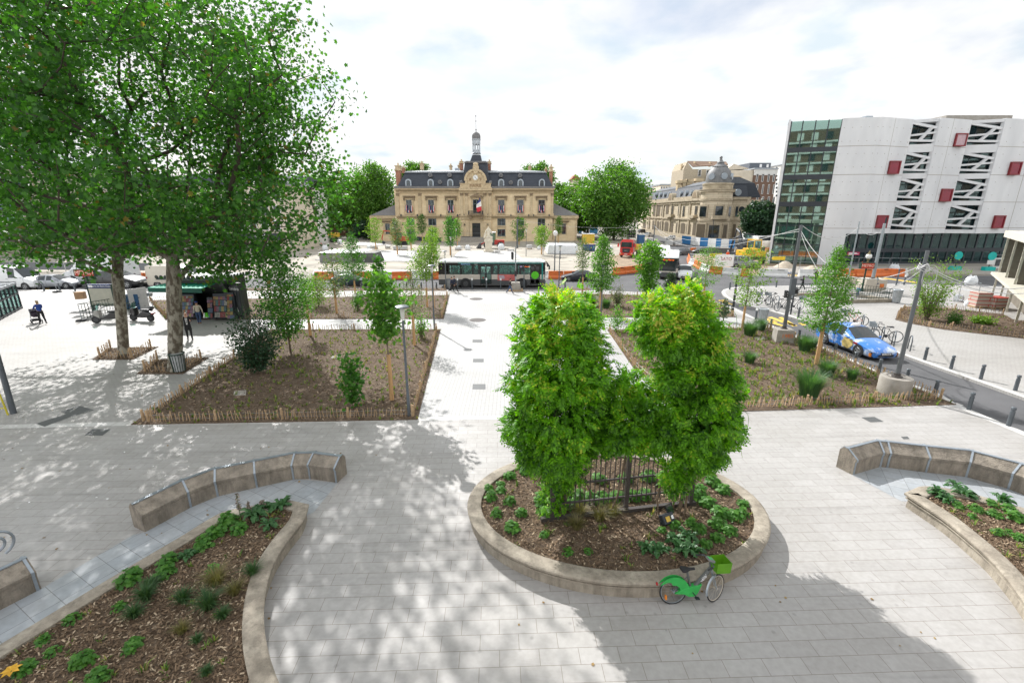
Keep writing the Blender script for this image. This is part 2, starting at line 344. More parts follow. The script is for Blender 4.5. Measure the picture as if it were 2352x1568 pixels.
av=[(-110,yk+.4),(kerbL[0].x,yk+.2)]+[(p.x-.3,p.y+.1)for p in kerbL[1:]]
far=pts(0,[(2640,640),(2352,633),(2080,634),(1770,636),(1660,627),(1600,603),(1590,590),(1602,575),(1640,566),(1620,560),(1560,559),(1520,545),(1500,533),(1476,533),(1500,546),(1535,565),(1500,590),(1474,618),(1409,633),(1340,641),(1280,643),(1000,642),(700,642),(0,631)],RD)
sheet('avenue_road',[(-110,yk-.2)]+[(p.x,p.y)for p in kerbL]+[(rp_pts[0].x,rp_pts[0].y),]+[(p.x,p.y)for p in rp_pts[1:]]+[(75,rp_pts[-1].y)]+[(p.x,p.y)for p in far]+[(-110,far[-1].y)],RD-.004,m_asph)
def mark(name,poly,mat=None,z=RD+.002,k=0):return sheet(name,pts(k,poly,RD),z,mat or m_yel)
for q in([(320,662),(345,660),(470,700),(430,703)],[(385,665),(420,660),(540,700),(500,706)],[(385,700),(410,690),(520,728),(490,732)],[(470,665),(500,662),(610,728),(580,733)],[(500,700),(525,695),(620,728),(600,733)],[(620,710),(645,707),(690,722),(660,727)]):
 mark('road_marking',q,k=7)
for q in([(10,535),(60,530),(90,545),(40,552)],[(240,662),(262,660),(300,680),(280,684)]):mark('road_marking',q,k=7)
mark('road_marking',[(545,1128),(680,1132),(690,1140),(600,1143)],k='S4');mark('road_marking',[(810,1262),(830,1258),(1060,1335),(1030,1340)],k='S4')
mark('road_marking',[(1780,628),(1985,643),(1990,645),(1780,630)]);mark('road_marking',[(1930,625),(2110,648),(2106,650),(1925,626)])
mark('road_marking',[(85,660),(118,660),(112,664),(74,664)])
sheet('site_ground',pts(0,[(-300,628),(1409,628),(1474,617),(1500,588),(1535,563),(1500,545),(1476,538),(1340,551),(800,553),(-300,566)],RD),RD-.006,m_sand)
sheet('forecourt_paving',pts(4,[(255,338),(800,338),(1005,520),(30,520)]),.0,m_cobble2,.12)
sheet('site_slab',pts('S1',[(750,372),(980,370),(1300,418),(760,420)]),-.02,m_cobble2,.1)
sheet('site_slab',pts('S1',[(120,640),(1100,500),(1680,505),(1700,660),(1100,660),(600,640)]),-.03,m_cobble2,.09)
sheet('site_slab',pts(2,[(570,440),(1420,440),(1420,468),(560,468)]),-.02,m_cobble2,.1)
sheet('dirt_road',pts('S3',[(400,560),(640,540),(1060,590),(1050,760),(540,800),(440,700)],RD),RD-.003,m_dirt)
sheet('site_ground',pts('S4',[(420,570),(760,590),(1560,600),(2400,670),(2400,860),(1100,870),(640,830),(420,690)],RD),RD-.003,m_dirt)
sheet('far_pavement',pts(0,[(1764,612),(2500,612),(2500,630),(1764,628)],0),0,m_conc,.12)
def inside(poly,n,mg=0):
 P=np.array([(p[0],p[1])for p in poly]);lo,hi=P.min(0),P.max(0);out=np.zeros((0,2))
 while len(out)<n:
  q=lo+(hi-lo)*rng.random((n*3,2));c=np.zeros(len(q),bool);j=len(P)-1
  for i in range(len(P)):
   cond=((P[i,1]>q[:,1])!=(P[j,1]>q[:,1]));xx=(P[j,0]-P[i,0])*(q[:,1]-P[i,1])/(P[j,1]-P[i,1]+1e-12)+P[i,0]
   c^=cond&(q[:,0]<xx);j=i
  q=q[c];out=np.vstack([out,q[:n-len(out)]])
 return out
m_chip=leafmat('wood_chip',(.06,.04,.026),(.235,.165,.108),0,odd=(.42,.33,.23),oddp=.11,rough=.9,spec=.1)
def chips(poly,n,z,L=.075,zf=None):
 q=inside(poly,n);a=rng.random(n)*math.pi;l=L*(.4+rng.random(n));wd=l*(.18+.25*rng.random(n));tl=(rng.random(n)-.5)*.9;tr=(rng.random(n)-.5)*.8
 zz=np.full(n,z)if zf is None else zf(q);zz=zz+rng.random(n)*.022+.004+np.abs(tl)*l*.4
 d=np.c_[np.cos(a)*np.cos(tl),np.sin(a)*np.cos(tl),np.sin(tl)]*l[:,None]/2;e=np.c_[-np.sin(a),np.cos(a),tr]*wd[:,None]/2
 c=np.c_[q,zz];V=np.stack([c-d-e,c+d-e,c+d+e,c-d+e],1).reshape(-1,3)
 o=fastmesh('wood_chips',V,np.arange(4*n),np.arange(0,4*n,4),m_chip);o['kind']='stuff';return o
m_blade=leafmat('grass_blade',(.045,.11,.022),(.19,.27,.05),.3,odd=(.33,.26,.11),oddp=.22)
m_blade2=leafmat('lavender_blade',(.05,.125,.055),(.10,.2,.075),.3)
def blades(pos,nb,h,spread,wd=.012,bend=.5):
 """clumps of bent blades at pos (n,3)"""
 n=len(pos)*nb;base=np.repeat(pos,nb,0);hh=h if np.ndim(h)==0 else np.repeat(h,nb)
 a=rng.random(n)*2*math.pi;r=spread*np.sqrt(rng.random(n));L=hh*(.45+.65*rng.random(n));b=bend*rng.random(n)
 if np.ndim(spread):r=np.repeat(spread,nb)*np.sqrt(rng.random(n))
 dirv=np.c_[np.cos(a),np.sin(a),np.zeros(n)];sd_=np.c_[-np.sin(a),np.cos(a),np.zeros(n)]*wd
 p0=base+dirv*(r*.5)[:,None];p1=p0+dirv*(L*b*.35)[:,None]+np.array([0,0,1])*(L*.6)[:,None];p2=p0+dirv*(L*b+r*.4)[:,None]+np.array([0,0,1])*(L*(1-b*.35))[:,None]
 V=np.stack([p0-sd_,p0+sd_,p1+sd_*.8,p1-sd_*.8,p2],1).reshape(-1,3);k=np.arange(n)[:,None]*5
 loops=np.hstack([k+np.array([[0,1,2,3]]),k+np.array([[3,2,4]])]).ravel();st=(np.arange(n)[:,None]*7+np.array([[0,4]])).ravel()
 return V,loops,st
def cover(poly,n,z,h=.16,nb=9):
 q=inside(poly,n);pos=np.c_[q,np.full(n,z)];hs=h*(.4+1.3*rng.random(n)**2)
 V,l,s=blades(pos,nb,hs,.10,.014,.7);o=fastmesh('ground_cover',V,l,s,m_blade);o['kind']='stuff';return o
def picket_fence(line,label,gap=.115,h=.4,post=2.4,group='low chestnut picket fences'):
 o=thing('picket_fence',label,'fence',(line[0][0],line[0][1],0),0,group);b=MB();wires=MB();ro=Vector((line[0][0],line[0][1],0))
 acc=0.;pn=0;P=[]
 for i in range(len(line)-1):
  a=Vector((line[i][0],line[i][1],0))-ro;c=Vector((line[i+1][0],line[i+1][1],0))-ro;d=c-a;L=d.length;d.normalize();t=0
  while t<L:
   p=a+d*t;hh=h*random.uniform(.82,1.12);lean=Vector((random.gauss(0,.045),random.gauss(0,.045),hh))
   w_=random.uniform(.022,.038)
   b.beam(p+Vector((0,0,-.02)),p+lean,w_,.018,up=d)
   t+=gap*random.uniform(.75,1.3)
  for hz in(.13,.3):wires.tube([a+Vector((0,0,hz)),c+Vector((0,0,hz))],.004,3)
  k=max(1,int(L/post))
  for j in range(k):P.append(a+d*(L*j/k))
 P.append(Vector((line[-1][0],line[-1][1],0))-ro)
 b.build('pickets',m_wood,o);wires.build('wire',m_galv,o)
 for p in P[:100]:
  q=MB();q.cyl((0,0,-.05),(random.gauss(0,.02),random.gauss(0,.02),h*random.uniform(1.12,1.3)),.045,.042,8);e=q.build('post',m_wood,o);e.location=p
 return o
BZ=.03
def bed(name,poly,nchip,ncov,L=.075,h=.16):
 sheet(name,poly,BZ,m_soil,.12)
 chips(poly,nchip,BZ,L)
 if ncov:cover(poly,ncov,BZ,h)
def offs(poly,d):
 c=sum((Vector((p[0],p[1],0))for p in poly),Vector())/len(poly);return[Vector((p[0],p[1],0))+(c-Vector((p[0],p[1],0))).normalized()*d for p in poly]
bedA=pts(0,[(300,976),(959,964.5),(1012,757),(620,757),(536,822)])
bedB=pts(0,[(380,734),(1019,732.5),(1032,678),(343,690)])
bedD=pts(0,[(1215,729),(1690,728),(1640,697),(1585,681),(1285,674)])
bedE=pts(0,[(1395,758),(1770,753),(1886,800),(2030,862),(2196,930),(1575,949),(1455,846)])
bedF=pts(0,[(2056.6,734.4),(2093.7,743.7),(2168,757),(2252,766.5),(2352,777),(2460,790),(2460,745),(2330,735),(2303,722),(2193,710),(2120,704),(2077,705),(2063,714)])
bed('front_left_bed',bedA,20000,800,.075,.16);bed('back_left_bed',bedB,6000,450,.12)
bed('back_right_bed',bedD,5000,600,.12,.24);bed('front_right_bed',bedE,16000,1700,.08,.22);bed('far_right_bed',bedF,6000,80,.1)
picket_fence(pts(0,[(538,823),(330,968)]),'picket fence along the slanting left edge of the front left bed')
picket_fence(pts(0,[(342,970),(949,957)]),'long picket fence along the front edge of the front left bed')
picket_fence(pts(0,[(950,955),(1003,762)]),'picket fence along the path on the right edge of the front left bed')
picket_fence(pts(0,[(625,759),(1002,758.5)]),'picket fence at the back edge of the front left bed',.14)
picket_fence(pts(0,[(640,731),(1014,730)]),'picket fence on the front edge of the back left bed',.14)
picket_fence(pts(0,[(1016,728),(1027,682)]),'picket fence along the path on the right edge of the back left bed',.14)
picket_fence(pts(0,[(345,690),(560,680),(1026,680)]),'picket fence on the back edge of the back left bed',.16)
picket_fence(pts(0,[(348,694),(383,732)]),'short picket fence at the left end of the back left bed beside the kiosk',.14)
picket_fence(pts(0,[(560,665.5),(1022,665)]),'picket fence on the narrow kerb bed left of the path',.16)
picket_fence(pts(0,[(1288,676),(1585,683),(1636,698)]),'picket fence on the back edge of the back right bed',.16)
picket_fence(pts(0,[(1638,699),(1684,726)]),'picket fence at the right end of the back right bed',.14)
picket_fence(pts(0,[(1250,727),(1680,727)]),'picket fence on the front edge of the back right bed',.16)
picket_fence(pts(0,[(1400,760),(1762,755)]),'picket fence on the back edge of the front right bed',.14)
picket_fence(pts(0,[(1402,768),(1458,843),(1560,938)]),'picket fence on the slanting left edge of the front right bed behind the wisteria')
picket_fence(pts(0,[(1690,938),(2158,917)]),'picket fence along the front edge of the front right bed')
picket_fence(pts(0,[(1768,757),(1886,806),(2025,866),(2160,917)]),'picket fence beside the side street on the right edge of the front right bed')
picket_fence(pts('H',[(385,315),(560,380),(800,440),(1100,470),(1500,520),(2091,600)]),'curved picket fence on the front of the far right bed')
picket_fence(pts('H',[(370,330),(395,260),(455,215),(1150,210),(1480,240),(1800,280)]),'picket fence on the back of the far right bed before the pallets')
picket_fence(pts('S2',[(1625,1320),(1640,1335),(2190,1335)]),'short picket fence on the kerb bed right of the path',.25)
for nm,q in(('kerb_bed_soil',[(560,662),(1026,662),(1026,668),(560,668)]),('kerb_bed_soil',[(1270,661.5),(1355,662),(1355,667),(1275,667)])):
 sheet(nm,pts(0,q),BZ-.01,m_soil,.1)
for q,nm in(([(212,826),(249,800),(364,797),(306,826)],'the farther plane tree'),([(314,859),(355,827),(479,822),(420,859)],'the nearer plane tree')):
 P=pts(0,q);sheet('tree_pit',P,BZ,m_soil,.1);chips(P,1500,BZ,.09)
 p=[P[0].lerp(P[1],.12),P[0].lerp(P[1],.92)]
 a,b_,c_,d_=P;inn=offs(P,.35)
 picket_fence([inn[0],inn[1]],'picket fence on the left side of the bed of '+nm,.16,.5)
 picket_fence([inn[0],inn[3]],'picket fence on the front side of the bed of '+nm,.16,.45)
 picket_fence([inn[3],inn[2]],'picket fence on the right side of the bed of '+nm,.16,.5)
def cover_plate(k,q,label,z=.009):
 o=sheet('access_cover',pts(k,q),z,m_manh,None,'thing');tag(o,label,'cover');return o
cover_plate(2,[(415,0),(0,0),(0,1),(1,1)],'x')if 0 else None
cover_plate('S8',[(790,1033),(1035,952),(1235,1012),(960,1093)],'wide grey access cover in the small pavers at left')
cover_plate('S8',[(470,1193),(870,1062),(955,1090),(585,1232)],'narrow grey access cover adjoining the wide cover at left')
cover_plate('A',[(517,53),(565,14),(680,14),(628,53)],'dark square cover in the slabs near the plane trees')
cover_plate('C',[(660,90),(735,87),(788,114),(712,117)],'dark grating in the slabs right of the wisteria')
cover_plate('C',[(882,198),(918,196),(932,210),(897,211)],'small rust brown cover in the slabs behind the right bench')
cover_plate(4,[(382,1245),(480,1245),(482,1275),(380,1275)],'dark rectangular cover on the path, farthest of three in line')
cover_plate(0,[(1087,824),(1111,824),(1111,832),(1086,832)],'dark rectangular cover on the path, middle of three in line')
cover_plate(0,[(1086,882),(1115,882),(1115,894),(1085,894)],'dark rectangular cover on the path, nearest of three in line')
for(x,y,nm)in((417,830,'farther'),(432,1045,'nearer')):
 p=G(4,x,y);b=MB();b.cyl((p.x,p.y,.002),(p.x,p.y,.012),.62,.6,28)
 tag(b.build('manhole_cover',m_iron),f'round brown manhole cover on the path, {nm} of two','manhole cover')
for x,y,nm in((2,720,'left bed near the maple'),(2,1285,'left bed near the dark shrub')):
 pass
for k,q,nm in((2,[(690,1030),(745,1028),(748,1045),(685,1046)],'grey cover lying in the mulch of the front left bed, smaller'),(2,[(25,1270),(110,1262),(105,1295),(20,1298)],'grey cover lying in the mulch of the front left bed, at left'),(7,[(285,820),(360,815),(370,835),(300,842)],'grey cover in the mulch beside the concrete block')):
 o=sheet('access_cover',pts(k,q,BZ),BZ+.03,m_conc,.06,'thing');tag(o,nm,'cover')
def smooth_line(P,n=4,closed=False):
 P=[Vector(p)for p in P];out=[];m=len(P)
 for i in range(m if closed else m-1):
  p0,p1,p2,p3=(P[(i+j)%m]if closed else P[max(0,min(m-1,i+j))]for j in(-1,0,1,2))
  for k in range(n):
   t=k/n;out.append(.5*((2*p1)+(p2-p0)*t+(2*p0-5*p1+4*p2-p3)*t*t+(3*p1-p0-3*p2+p3)*t**3))
 if not closed:out.append(P[-1])
 return out
def loft(line,sec,closed=False,caps=True):
 """sec: (offset to the left of travel, z)"""
 b=MB();m=len(line);vs=[]
 for i in range(m):
  if closed:d0=(line[i]-line[i-1]);d1=(line[(i+1)%m]-line[i])
  else:d0=line[i]-line[max(0,i-1)];d1=line[min(m-1,i+1)]-line[i]
  d0=Vector((d0 .x,d0 .y,0));d1=Vector((d1 .x,d1 .y,0))
  if d0 .length<1e-6:d0=d1
  if d1 .length<1e-6:d1=d0
  d0 .normalize();d1 .normalize();n0=Vector((-d0 .y,d0 .x,0));n1=Vector((-d1 .y,d1 .x,0));nn=(n0+n1).normalized();k=1/max(.5,nn.dot(n0))
  for o,z in sec:vs.append((line[i].x+nn.x*o*k,line[i].y+nn.y*o*k,z))
 q=len(sec)
 fs=[((i%m)*q+j,((i+1)%m)*q+j,((i+1)%m)*q+j+1,(i%m)*q+j+1)for i in range(m if closed else m-1)for j in range(q-1)]
 if caps and not closed:fs+=[tuple(range(q)),tuple((m-1)*q+j for j in range(q-1,-1,-1))]
 return b.add(vs,fs)
PSEC=[(.07,-.05),(.08,.24),(.025,.265),(.03,.285),(.065,.295),(.065,.33),(.0,.345),(-.01,.40),(.015,.425),(.05,.435),(.31,.435),(.345,.42),(.35,.2)]
def planter(label,outline,nchip,ncov,dens=1):
 A=sum(outline[i].x*outline[(i+1)%len(outline)].y-outline[(i+1)%len(outline)].x*outline[i].y for i in range(len(outline)))
 if A<0:outline=outline[::-1]
 c=sum(outline,Vector())/len(outline)
 t=thing('planter',label,'planter',(c.x,c.y,0))
 loft(outline,PSEC,True).build('stone_rim',m_limew if 0 else m_lime,t,smooth=True,world=True)
 inn=[];m=len(outline)
 for i in range(m):
  d=(outline[(i+1)%m]-outline[i-1]);d=Vector((d.x,d.y,0)).normalized();inn.append(outline[i]+Vector((-d.y,d.x,0))*.34)
 keep=[]
 for p in inn:
  dm=min((p-outline[i].lerp(outline[(i+1)%m],max(0,min(1,(p-outline[i]).dot(outline[(i+1)%m]-outline[i])/max(1e-9,(outline[(i+1)%m]-outline[i]).length_squared)))).copy()).length for i in range(m))
  if dm>.3:keep.append(p)
 inn=keep
 from mathutils.geometry import tessellate_polygon
 MB().add([(p.x,p.y,.36)for p in inn],tessellate_polygon([inn])).build('soil',m_soil,t,world=True)
 ch=chips(inn,int(nchip*1.7),.36,.06)
 if ncov:cover(inn,ncov,.36,.13)
 return inn
oval=[Vector((2.66+3.81*math.cos(a),10.33+2.73*math.sin(a),0))for a in np.linspace(0,2*math.pi,72,endpoint=False)]
inO=planter('oval stone planter with the wisteria growing in it',oval,9000,70)
ZT=.43
LP=[(-1100,1560),(-500,1590),(0,1325),(480,1036),(700,905),(940,763),(1130,652),(1270,565),(1390,508),(1560,478),(1700,452),(1762,440)]
LR=[(1890,468),(1860,560),(1780,662),(1705,770),(1650,890),(1622,1010),(1612,1150),(1625,1300),(1670,1470),(1735,1620),(1850,1800)]
lp=[G('A',x,y,ZT)for x,y in LP[2:]];lp0=lp[0]+(lp[0]-lp[1]).normalized()*7
lr=[G('A',x,y,ZT)for x,y in LR]
lout=smooth_line([lp0]+lp,3)+smooth_line(lr,3)
for p in lout:p.z=0
inL=planter('long pointed stone planter in the left foreground',lout,14000,90)
RL=[(905,505),(965,545),(1110,640),(1240,745),(1370,860),(1480,985),(1568,1105),(1720,1330),(2000,1760)]
RT=[(985,470),(1060,470),(1200,492),(1390,540),(1568,590),(1800,660),(2200,800)]
rl=[G('C',x,y,ZT)for x,y in RL];rt=[G('C',x,y,ZT)for x,y in RT]
rout=smooth_line(rl[::-1],3)+smooth_line(rt,3)
for p in rout:p.z=0
inR=planter('stone planter running out of the right edge of the picture',rout,7000,60)
sheet('granite_strip',pts('A',[(0,1340),(0,1125),(255,990),(815,662),(890,645),(1170,493),(1335,425),(1575,372),(1800,320),(2068,342),(1925,520),(1762,600),(700,1000)]),.008,m_granite)
p_=G('A',0,1125);q_=G('A',0,1340);d_=(G('A',0,1125)-G('A',255,990)).normalized()*7
sheet('granite_strip',[p_,p_+d_,q_+d_,q_],.008,m_granite)
sheet('granite_strip',pts('C',[(610,410),(765,365),(805,368),(1020,395),(1245,420),(1480,487),(1568,520),(1900,640),(1900,760),(1568,660),(1100,560),(885,556)]),.008,m_granite)
BSEC=[(0,-.02),(0,.40),(-.025,.42),(-.03,.49),(.02,.52),(.28,.70),(.40,.71),(.47,.62),(.5,.60),(.5,-.02)]
def weather(m,dirt=(.10,.085,.065),zz=(.05,.5),amt=.75):
 t=m.node_tree;p=t.nodes['Principled BSDF'];src=p.inputs['Base Color'].links[0].from_socket;g=N(t,'ShaderNodeNewGeometry');mp=N(t,'ShaderNodeMapping');mp.inputs['Scale'].default_value=(3.5,3.5,.7);t.links.new(g.outputs['Position'],mp.inputs[0])
 n=N(t,'ShaderNodeTexNoise');n.inputs['Scale'].default_value=1.6;n.inputs['Detail'].default_value=8;n.inputs['Roughness'].default_value=.7;t.links.new(mp.outputs[0],n.inputs['Vector'])
 r=N(t,'ShaderNodeValToRGB');r.color_ramp.elements[0].position=.42;r.color_ramp.elements[1].position=.68;t.links.new(n.outputs[0],r.inputs[0])
 f=N(t,'ShaderNodeMath',operation='MULTIPLY');f.inputs[1].default_value=amt;t.links.new(r.outputs[0],f.inputs[0]);x=N(t,'ShaderNodeMix',data_type='RGBA');t.links.new(f.outputs[0],x.inputs[0]);t.links.new(src,x.inputs[6]);x.inputs[7].default_value=(*dirt,1);t.links.new(x.outputs[2],p.inputs['Base Color'])
m_limeb=M('bench_stone',(.36,.31,.25),.88,scale=2.4,col2=(.19,.165,.135),bump=.5,bscale=30);weather(m_limeb);weather(m_lime,(.13,.11,.085),amt=.7)
def stone_bench(label,front,joints,sc=1.0):
 t=thing('stone_bench',label,'bench',(front[0].x,front[0].y,0),0,'stone benches with zinc joints')
 sec=[(o,z*sc)for o,z in BSEC]
 loft(front,sec).build('stone_body',m_limeb,t,world=True)
 L=front
 rd=loft(L,[(.27,.705*sc),(.27,.73*sc),(.35,.735*sc),(.35,.71*sc)]);rd.build('zinc_ridge',m_zinc,t,world=True)
 for i,f in joints:
  a=L[i].lerp(L[min(i+1,len(L)-1)],f);d=(L[min(i+1,len(L)-1)]-L[min(i,len(L)-2)]).normalized();n=Vector((-d.y,d.x,0));b=MB()
  S=[(-.006,0),(-.006,.40),(-.034,.42),(-.038,.49),(.012,.528),(.275,.712),(.40,.722),(.478,.63)]
  for j in range(len(S)-1):
   p0=a+n*S[j][0]+Vector((0,0,S[j][1]*sc));p1=a+n*S[j+1][0]+Vector((0,0,S[j+1][1]*sc));b.beam(p0,p1,.05,.02,up=n if abs(S[j+1][1]-S[j][1])>.05 else(0,0,1))
  b.build('zinc_joint',m_zinc,t,world=True)
 return t
b1f=pts('A',[(890,645),(1170,493),(1335,425),(1575,372),(1800,322),(1900,318),(2068,342)])
stone_bench('curved stone bench left of the oval planter, behind the pointed planter',b1f,[(1,0),(2,0),(3,0),(4,0),(5,0),(5,.96)],1.0)
b0e=G('A',255,990);b0s=G('A',0,1122);b0s=b0s+(b0s-b0e).normalized()*3
t0=stone_bench('stone bench end cut by the left edge, with a scrolled zinc ornament',[b0s,b0e],[(0,.985)],.95)
sp=MB();cc=G('A',60,985)+Vector((-.35,.25,.72));ax=(b0e-b0s).normalized()
sp.tube([cc+ax*(math.cos(a)*(.30-.022*a))+Vector((0,0,.16+math.sin(a)*(.30-.022*a)))for a in np.linspace(-1.2,9.5,44)],.028,6)
sp.build('scroll',m_zinc,t0,world=True,smooth=True)
b2f=pts('C',[(612,410),(765,366),(805,369),(1020,396),(1245,421),(1480,488),(1600,535),(1800,620)])
stone_bench('curved stone bench at the right edge behind the right planter',b2f,[(0,.03),(1,0),(2,0),(3,0),(4,0),(5,0)],1.05)
def unit(v):return v/np.maximum(1e-9,np.linalg.norm(v,axis=1,keepdims=True))
T_STAR=np.array([(0,-.5),(.22,-.34),(.5,-.16),(.27,.02),(.36,.38),(.1,.22),(0,.55),(-.1,.22),(-.36,.38),(-.27,.02),(-.5,-.16),(-.22,-.34)])
T_OVAL=np.array([(0,-.5),(.3,-.05),(.2,.3),(0,.5),(-.2,.3),(-.3,-.05)])
T_DIAM=np.array([(0,-.5),(.32,0),(0,.5),(-.32,0)])
def leafcloud(name,C,size,tmpl,mat,parent=None,up=.5,origin=None,curl=.25):
 n=len(C);nr=unit(rng.normal(size=(n,3))+np.array([0,0,up]));a=unit(np.cross(nr,rng.normal(size=(n,3))));b=np.cross(nr,a)
 s=(size*(.6+.75*rng.random(n)))[:,None];k=len(tmpl)
 V=C[:,None,:]+a[:,None,:]*(tmpl[None,:,0:1]*s[:,None,:])+b[:,None,:]*(tmpl[None,:,1:2]*s[:,None,:])
 V=V-nr[:,None,:]*(np.abs(tmpl[None,:,0:1])*s[:,None,:]*curl)
 V=V.reshape(-1,3)
 if origin is not None:V=V-np.array(origin)
 return fastmesh(name,V,np.arange(n*k),np.arange(0,n*k,k),mat,parent)
def skeleton(targets,start,kpen=.35):
 """joins crown points into one branching tree; returns nodes, parents, weights"""
 nodes=[np.array(p,float)for p in start];par=[-1]+list(range(len(start)-1));fork=nodes[-1]
 order=np.argsort(np.linalg.norm(targets-fork,axis=1));leaf=[]
 depth=[0.]
 for i in range(1,len(nodes)):depth.append(depth[-1]+np.linalg.norm(nodes[i]-nodes[i-1]))
 arr=np.array(nodes);dep=np.array(depth);first=max(1,len(start)-2)
 for ti in order:
  t=targets[ti];d=np.linalg.norm(arr[first:]-t,axis=1);cost=d+kpen*dep[first:]
  below=arr[first:,2]>t[2]+.25*d
  cost=cost+below*d*.6
  j=first+int(np.argmin(cost));p=arr[j];L=np.linalg.norm(t-p);m=max(1,int(L/1.1));prev=j;ad=[]
  for q in range(1,m+1):
   f=q/m;pt=p+(t-p)*f;
   if q<m:pt=pt+rng.normal(size=3)*.06*L*math.sin(math.pi*f)+np.array([0,0,.07*L*math.sin(math.pi*f)])
   ad.append(pt);par.append(prev);prev=len(arr)+len(ad)-1
   dep=np.append(dep,dep[par[-1]]+L/m)
  arr=np.vstack([arr,ad]);leaf.append(prev)
 w=np.zeros(len(arr));
 for l in leaf:
  while l>=0:w[l]+=1;l=par[l]
 return arr,par,w,leaf
def limbs(arr,par,w,rtip,rbase,n=6,e=.5,rmin=0):
 b=MB();wm=w.max();ch={}
 for i,p in enumerate(par):ch.setdefault(p,[]).append(i)
 rad=lambda i:max(rtip,rbase*(max(w[i],1)/wm)**e)
 stack=[(0,None)]
 todo=[(-1,0)]
 while todo:
  p,i=todo.pop();chain=([p]if p>=0 else[])+[i]
  while i in ch:
   cs=sorted(ch[i],key=lambda c:-w[c]);todo+=[(i,c)for c in cs[1:]];i=cs[0];chain.append(i)
  if len(chain)>1:
   rs=[rad(c)for c in chain]
   if p>=0:rs[0]=min(rad(p),rs[1]*1.25)
   if max(rs)>=rmin:b.tube([arr[c]for c in chain],rs,n if max(rs)>.05 else 4,cap=False)
 return b
m_bark=M('bark',(.19,.15,.11),.9,scale=9,var=.35,bump=.5,bscale=30)
m_bark_plane=M('plane_bark',(.105,.085,.06),.85,scale=4.5,col2=(.30,.28,.225),bump=.35,bscale=18,stretch=(1,1,.55))
tt_=m_bark_plane.node_tree;r_0=[n for n in tt_.nodes if n.type=='VALTORGB'][0];r_0 .color_ramp.elements[0].position=.44;r_0 .color_ramp.elements[1].position=.56;g_0=N(tt_,'ShaderNodeNewGeometry');s_0=N(tt_,'ShaderNodeSeparateXYZ');q_0=N(tt_,'ShaderNodeMapRange');q_0 .inputs[1].default_value=4.5;q_0 .inputs[2].default_value=8;x_0=N(tt_,'ShaderNodeMix',data_type='RGBA');x_0 .inputs[7].default_value=(.055,.043,.03,1)  # bark darkens with height: crown shade on the upper limbs put into the colour
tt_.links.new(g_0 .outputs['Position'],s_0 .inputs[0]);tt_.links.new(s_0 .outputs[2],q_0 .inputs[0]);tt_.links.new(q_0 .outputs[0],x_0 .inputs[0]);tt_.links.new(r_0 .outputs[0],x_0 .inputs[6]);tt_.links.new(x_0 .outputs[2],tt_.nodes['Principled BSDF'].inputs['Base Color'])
m_barkd=M('dark_bark',(.07,.055,.042),.9,scale=9,var=.3,bump=.5)
m_sleeve=M('reed_sleeve',(.50,.30,.14),.85,scale=4,var=.25,stretch=(9,9,.6))
lf_plane=leafmat('plane_leaf',(.018,.068,.014),(.06,.165,.026),.42,(2.0,2.4,.5),odd=(.15,.11,.035),oddp=.025)
lf_far=leafmat('park_leaf',(.05,.135,.022),(.11,.22,.038),.4,(1.8,2.1,.5))
lf_young=leafmat('young_leaf',(.05,.145,.022),(.12,.26,.042),.45,(1.9,2.1,.6))
lf_maple=leafmat('maple_leaf',(.028,.10,.016),(.07,.185,.026),.4,(1.8,2.2,.6))
lf_dark=leafmat('holm_leaf',(.012,.04,.018),(.03,.075,.032),.2)
lf_grey=leafmat('pear_leaf',(.055,.10,.04),(.13,.19,.085),.35,odd=(.26,.16,.08),oddp=.06)
lf_lite=leafmat('lime_leaf',(.075,.17,.022),(.19,.31,.05),.45,(1.7,1.8,.6))
lf_pine=leafmat('pine_needle',(.035,.075,.04),(.08,.12,.06),.15)
def crown_pts(n,c,r,hollow=.35,cut=None,lumps=26,lr=.34,wide=0):
 c=np.array(c);r=np.array(r);d=unit(rng.normal(size=(n*6,3)));rad=(hollow**3+(1-hollow**3)*rng.random(n*6))**(1/3)
 P=d*rad[:,None]
 ld=unit(rng.normal(size=(lumps,3)))*(.62+.3*rng.random((lumps,1)))
 dist=np.min(np.linalg.norm(P[:,None,:]-ld[None],axis=2),1)
 P=P[(dist<lr)|(rng.random(len(P))<.10)][:n]
 if wide:P[:,:2]*=np.where(P[:,2:3]<.1,1+wide*np.minimum(1,-P[:,2:3]+.1),1)
 P=c+P*r
 if cut is not None:P=P[cut(P)]
 return P
def plane_tree(label,base,lean,fork,c,r,ntar,nleaf,size,rb,cut=None):
 t=thing('plane_tree',label,'tree',base,0,'big plane trees in pits of mulch')
 b0=np.array(base);T=crown_pts(ntar,c,r,.25,cut,46,.31,.25);T=T[T[:,2]>5.0]
 st=[b0+np.array([0,0,-.05]),b0+np.array([0,0,.35]),b0+np.array(lean)*.35+np.array([0,0,fork*.35]),b0+np.array(lean)*.75+np.array([0,0,fork*.75]),b0+np.array([*lean[:2],fork])]
 arr,par,w,leaf=skeleton(T,st,.28)
 b=limbs(arr-b0,par,w,.017,rb,9,.50,.0)
 b.lathe([(rb*1.45,-.05),(rb*1.2,.15),(rb*1.03,.45)],n=12)
 b.build('trunk',m_bark_plane,t,smooth='all')
 tips=arr[leaf];per=max(1,int(nleaf/len(tips)));C=np.repeat(tips,per,0)+rng.normal(size=(per*len(tips),3))*np.array([.62,.62,.42])
 C2=[]
 for l in leaf[::2]:
  p=par[l]
  for q in range(3):
   if p>4:C2 .append(arr[p]);p=par[p]
 C2=np.repeat(np.array(C2),9,0);C2=C2+rng.normal(size=C2 .shape)*.34
 C=np.vstack([C,C2]);C=C[C[:,2]>4.0]
 leafcloud('crown',C,size,T_STAR,lf_plane,t,.25,b0)
 return t
g1=G(0,287,813);g2=G(0,406,850)
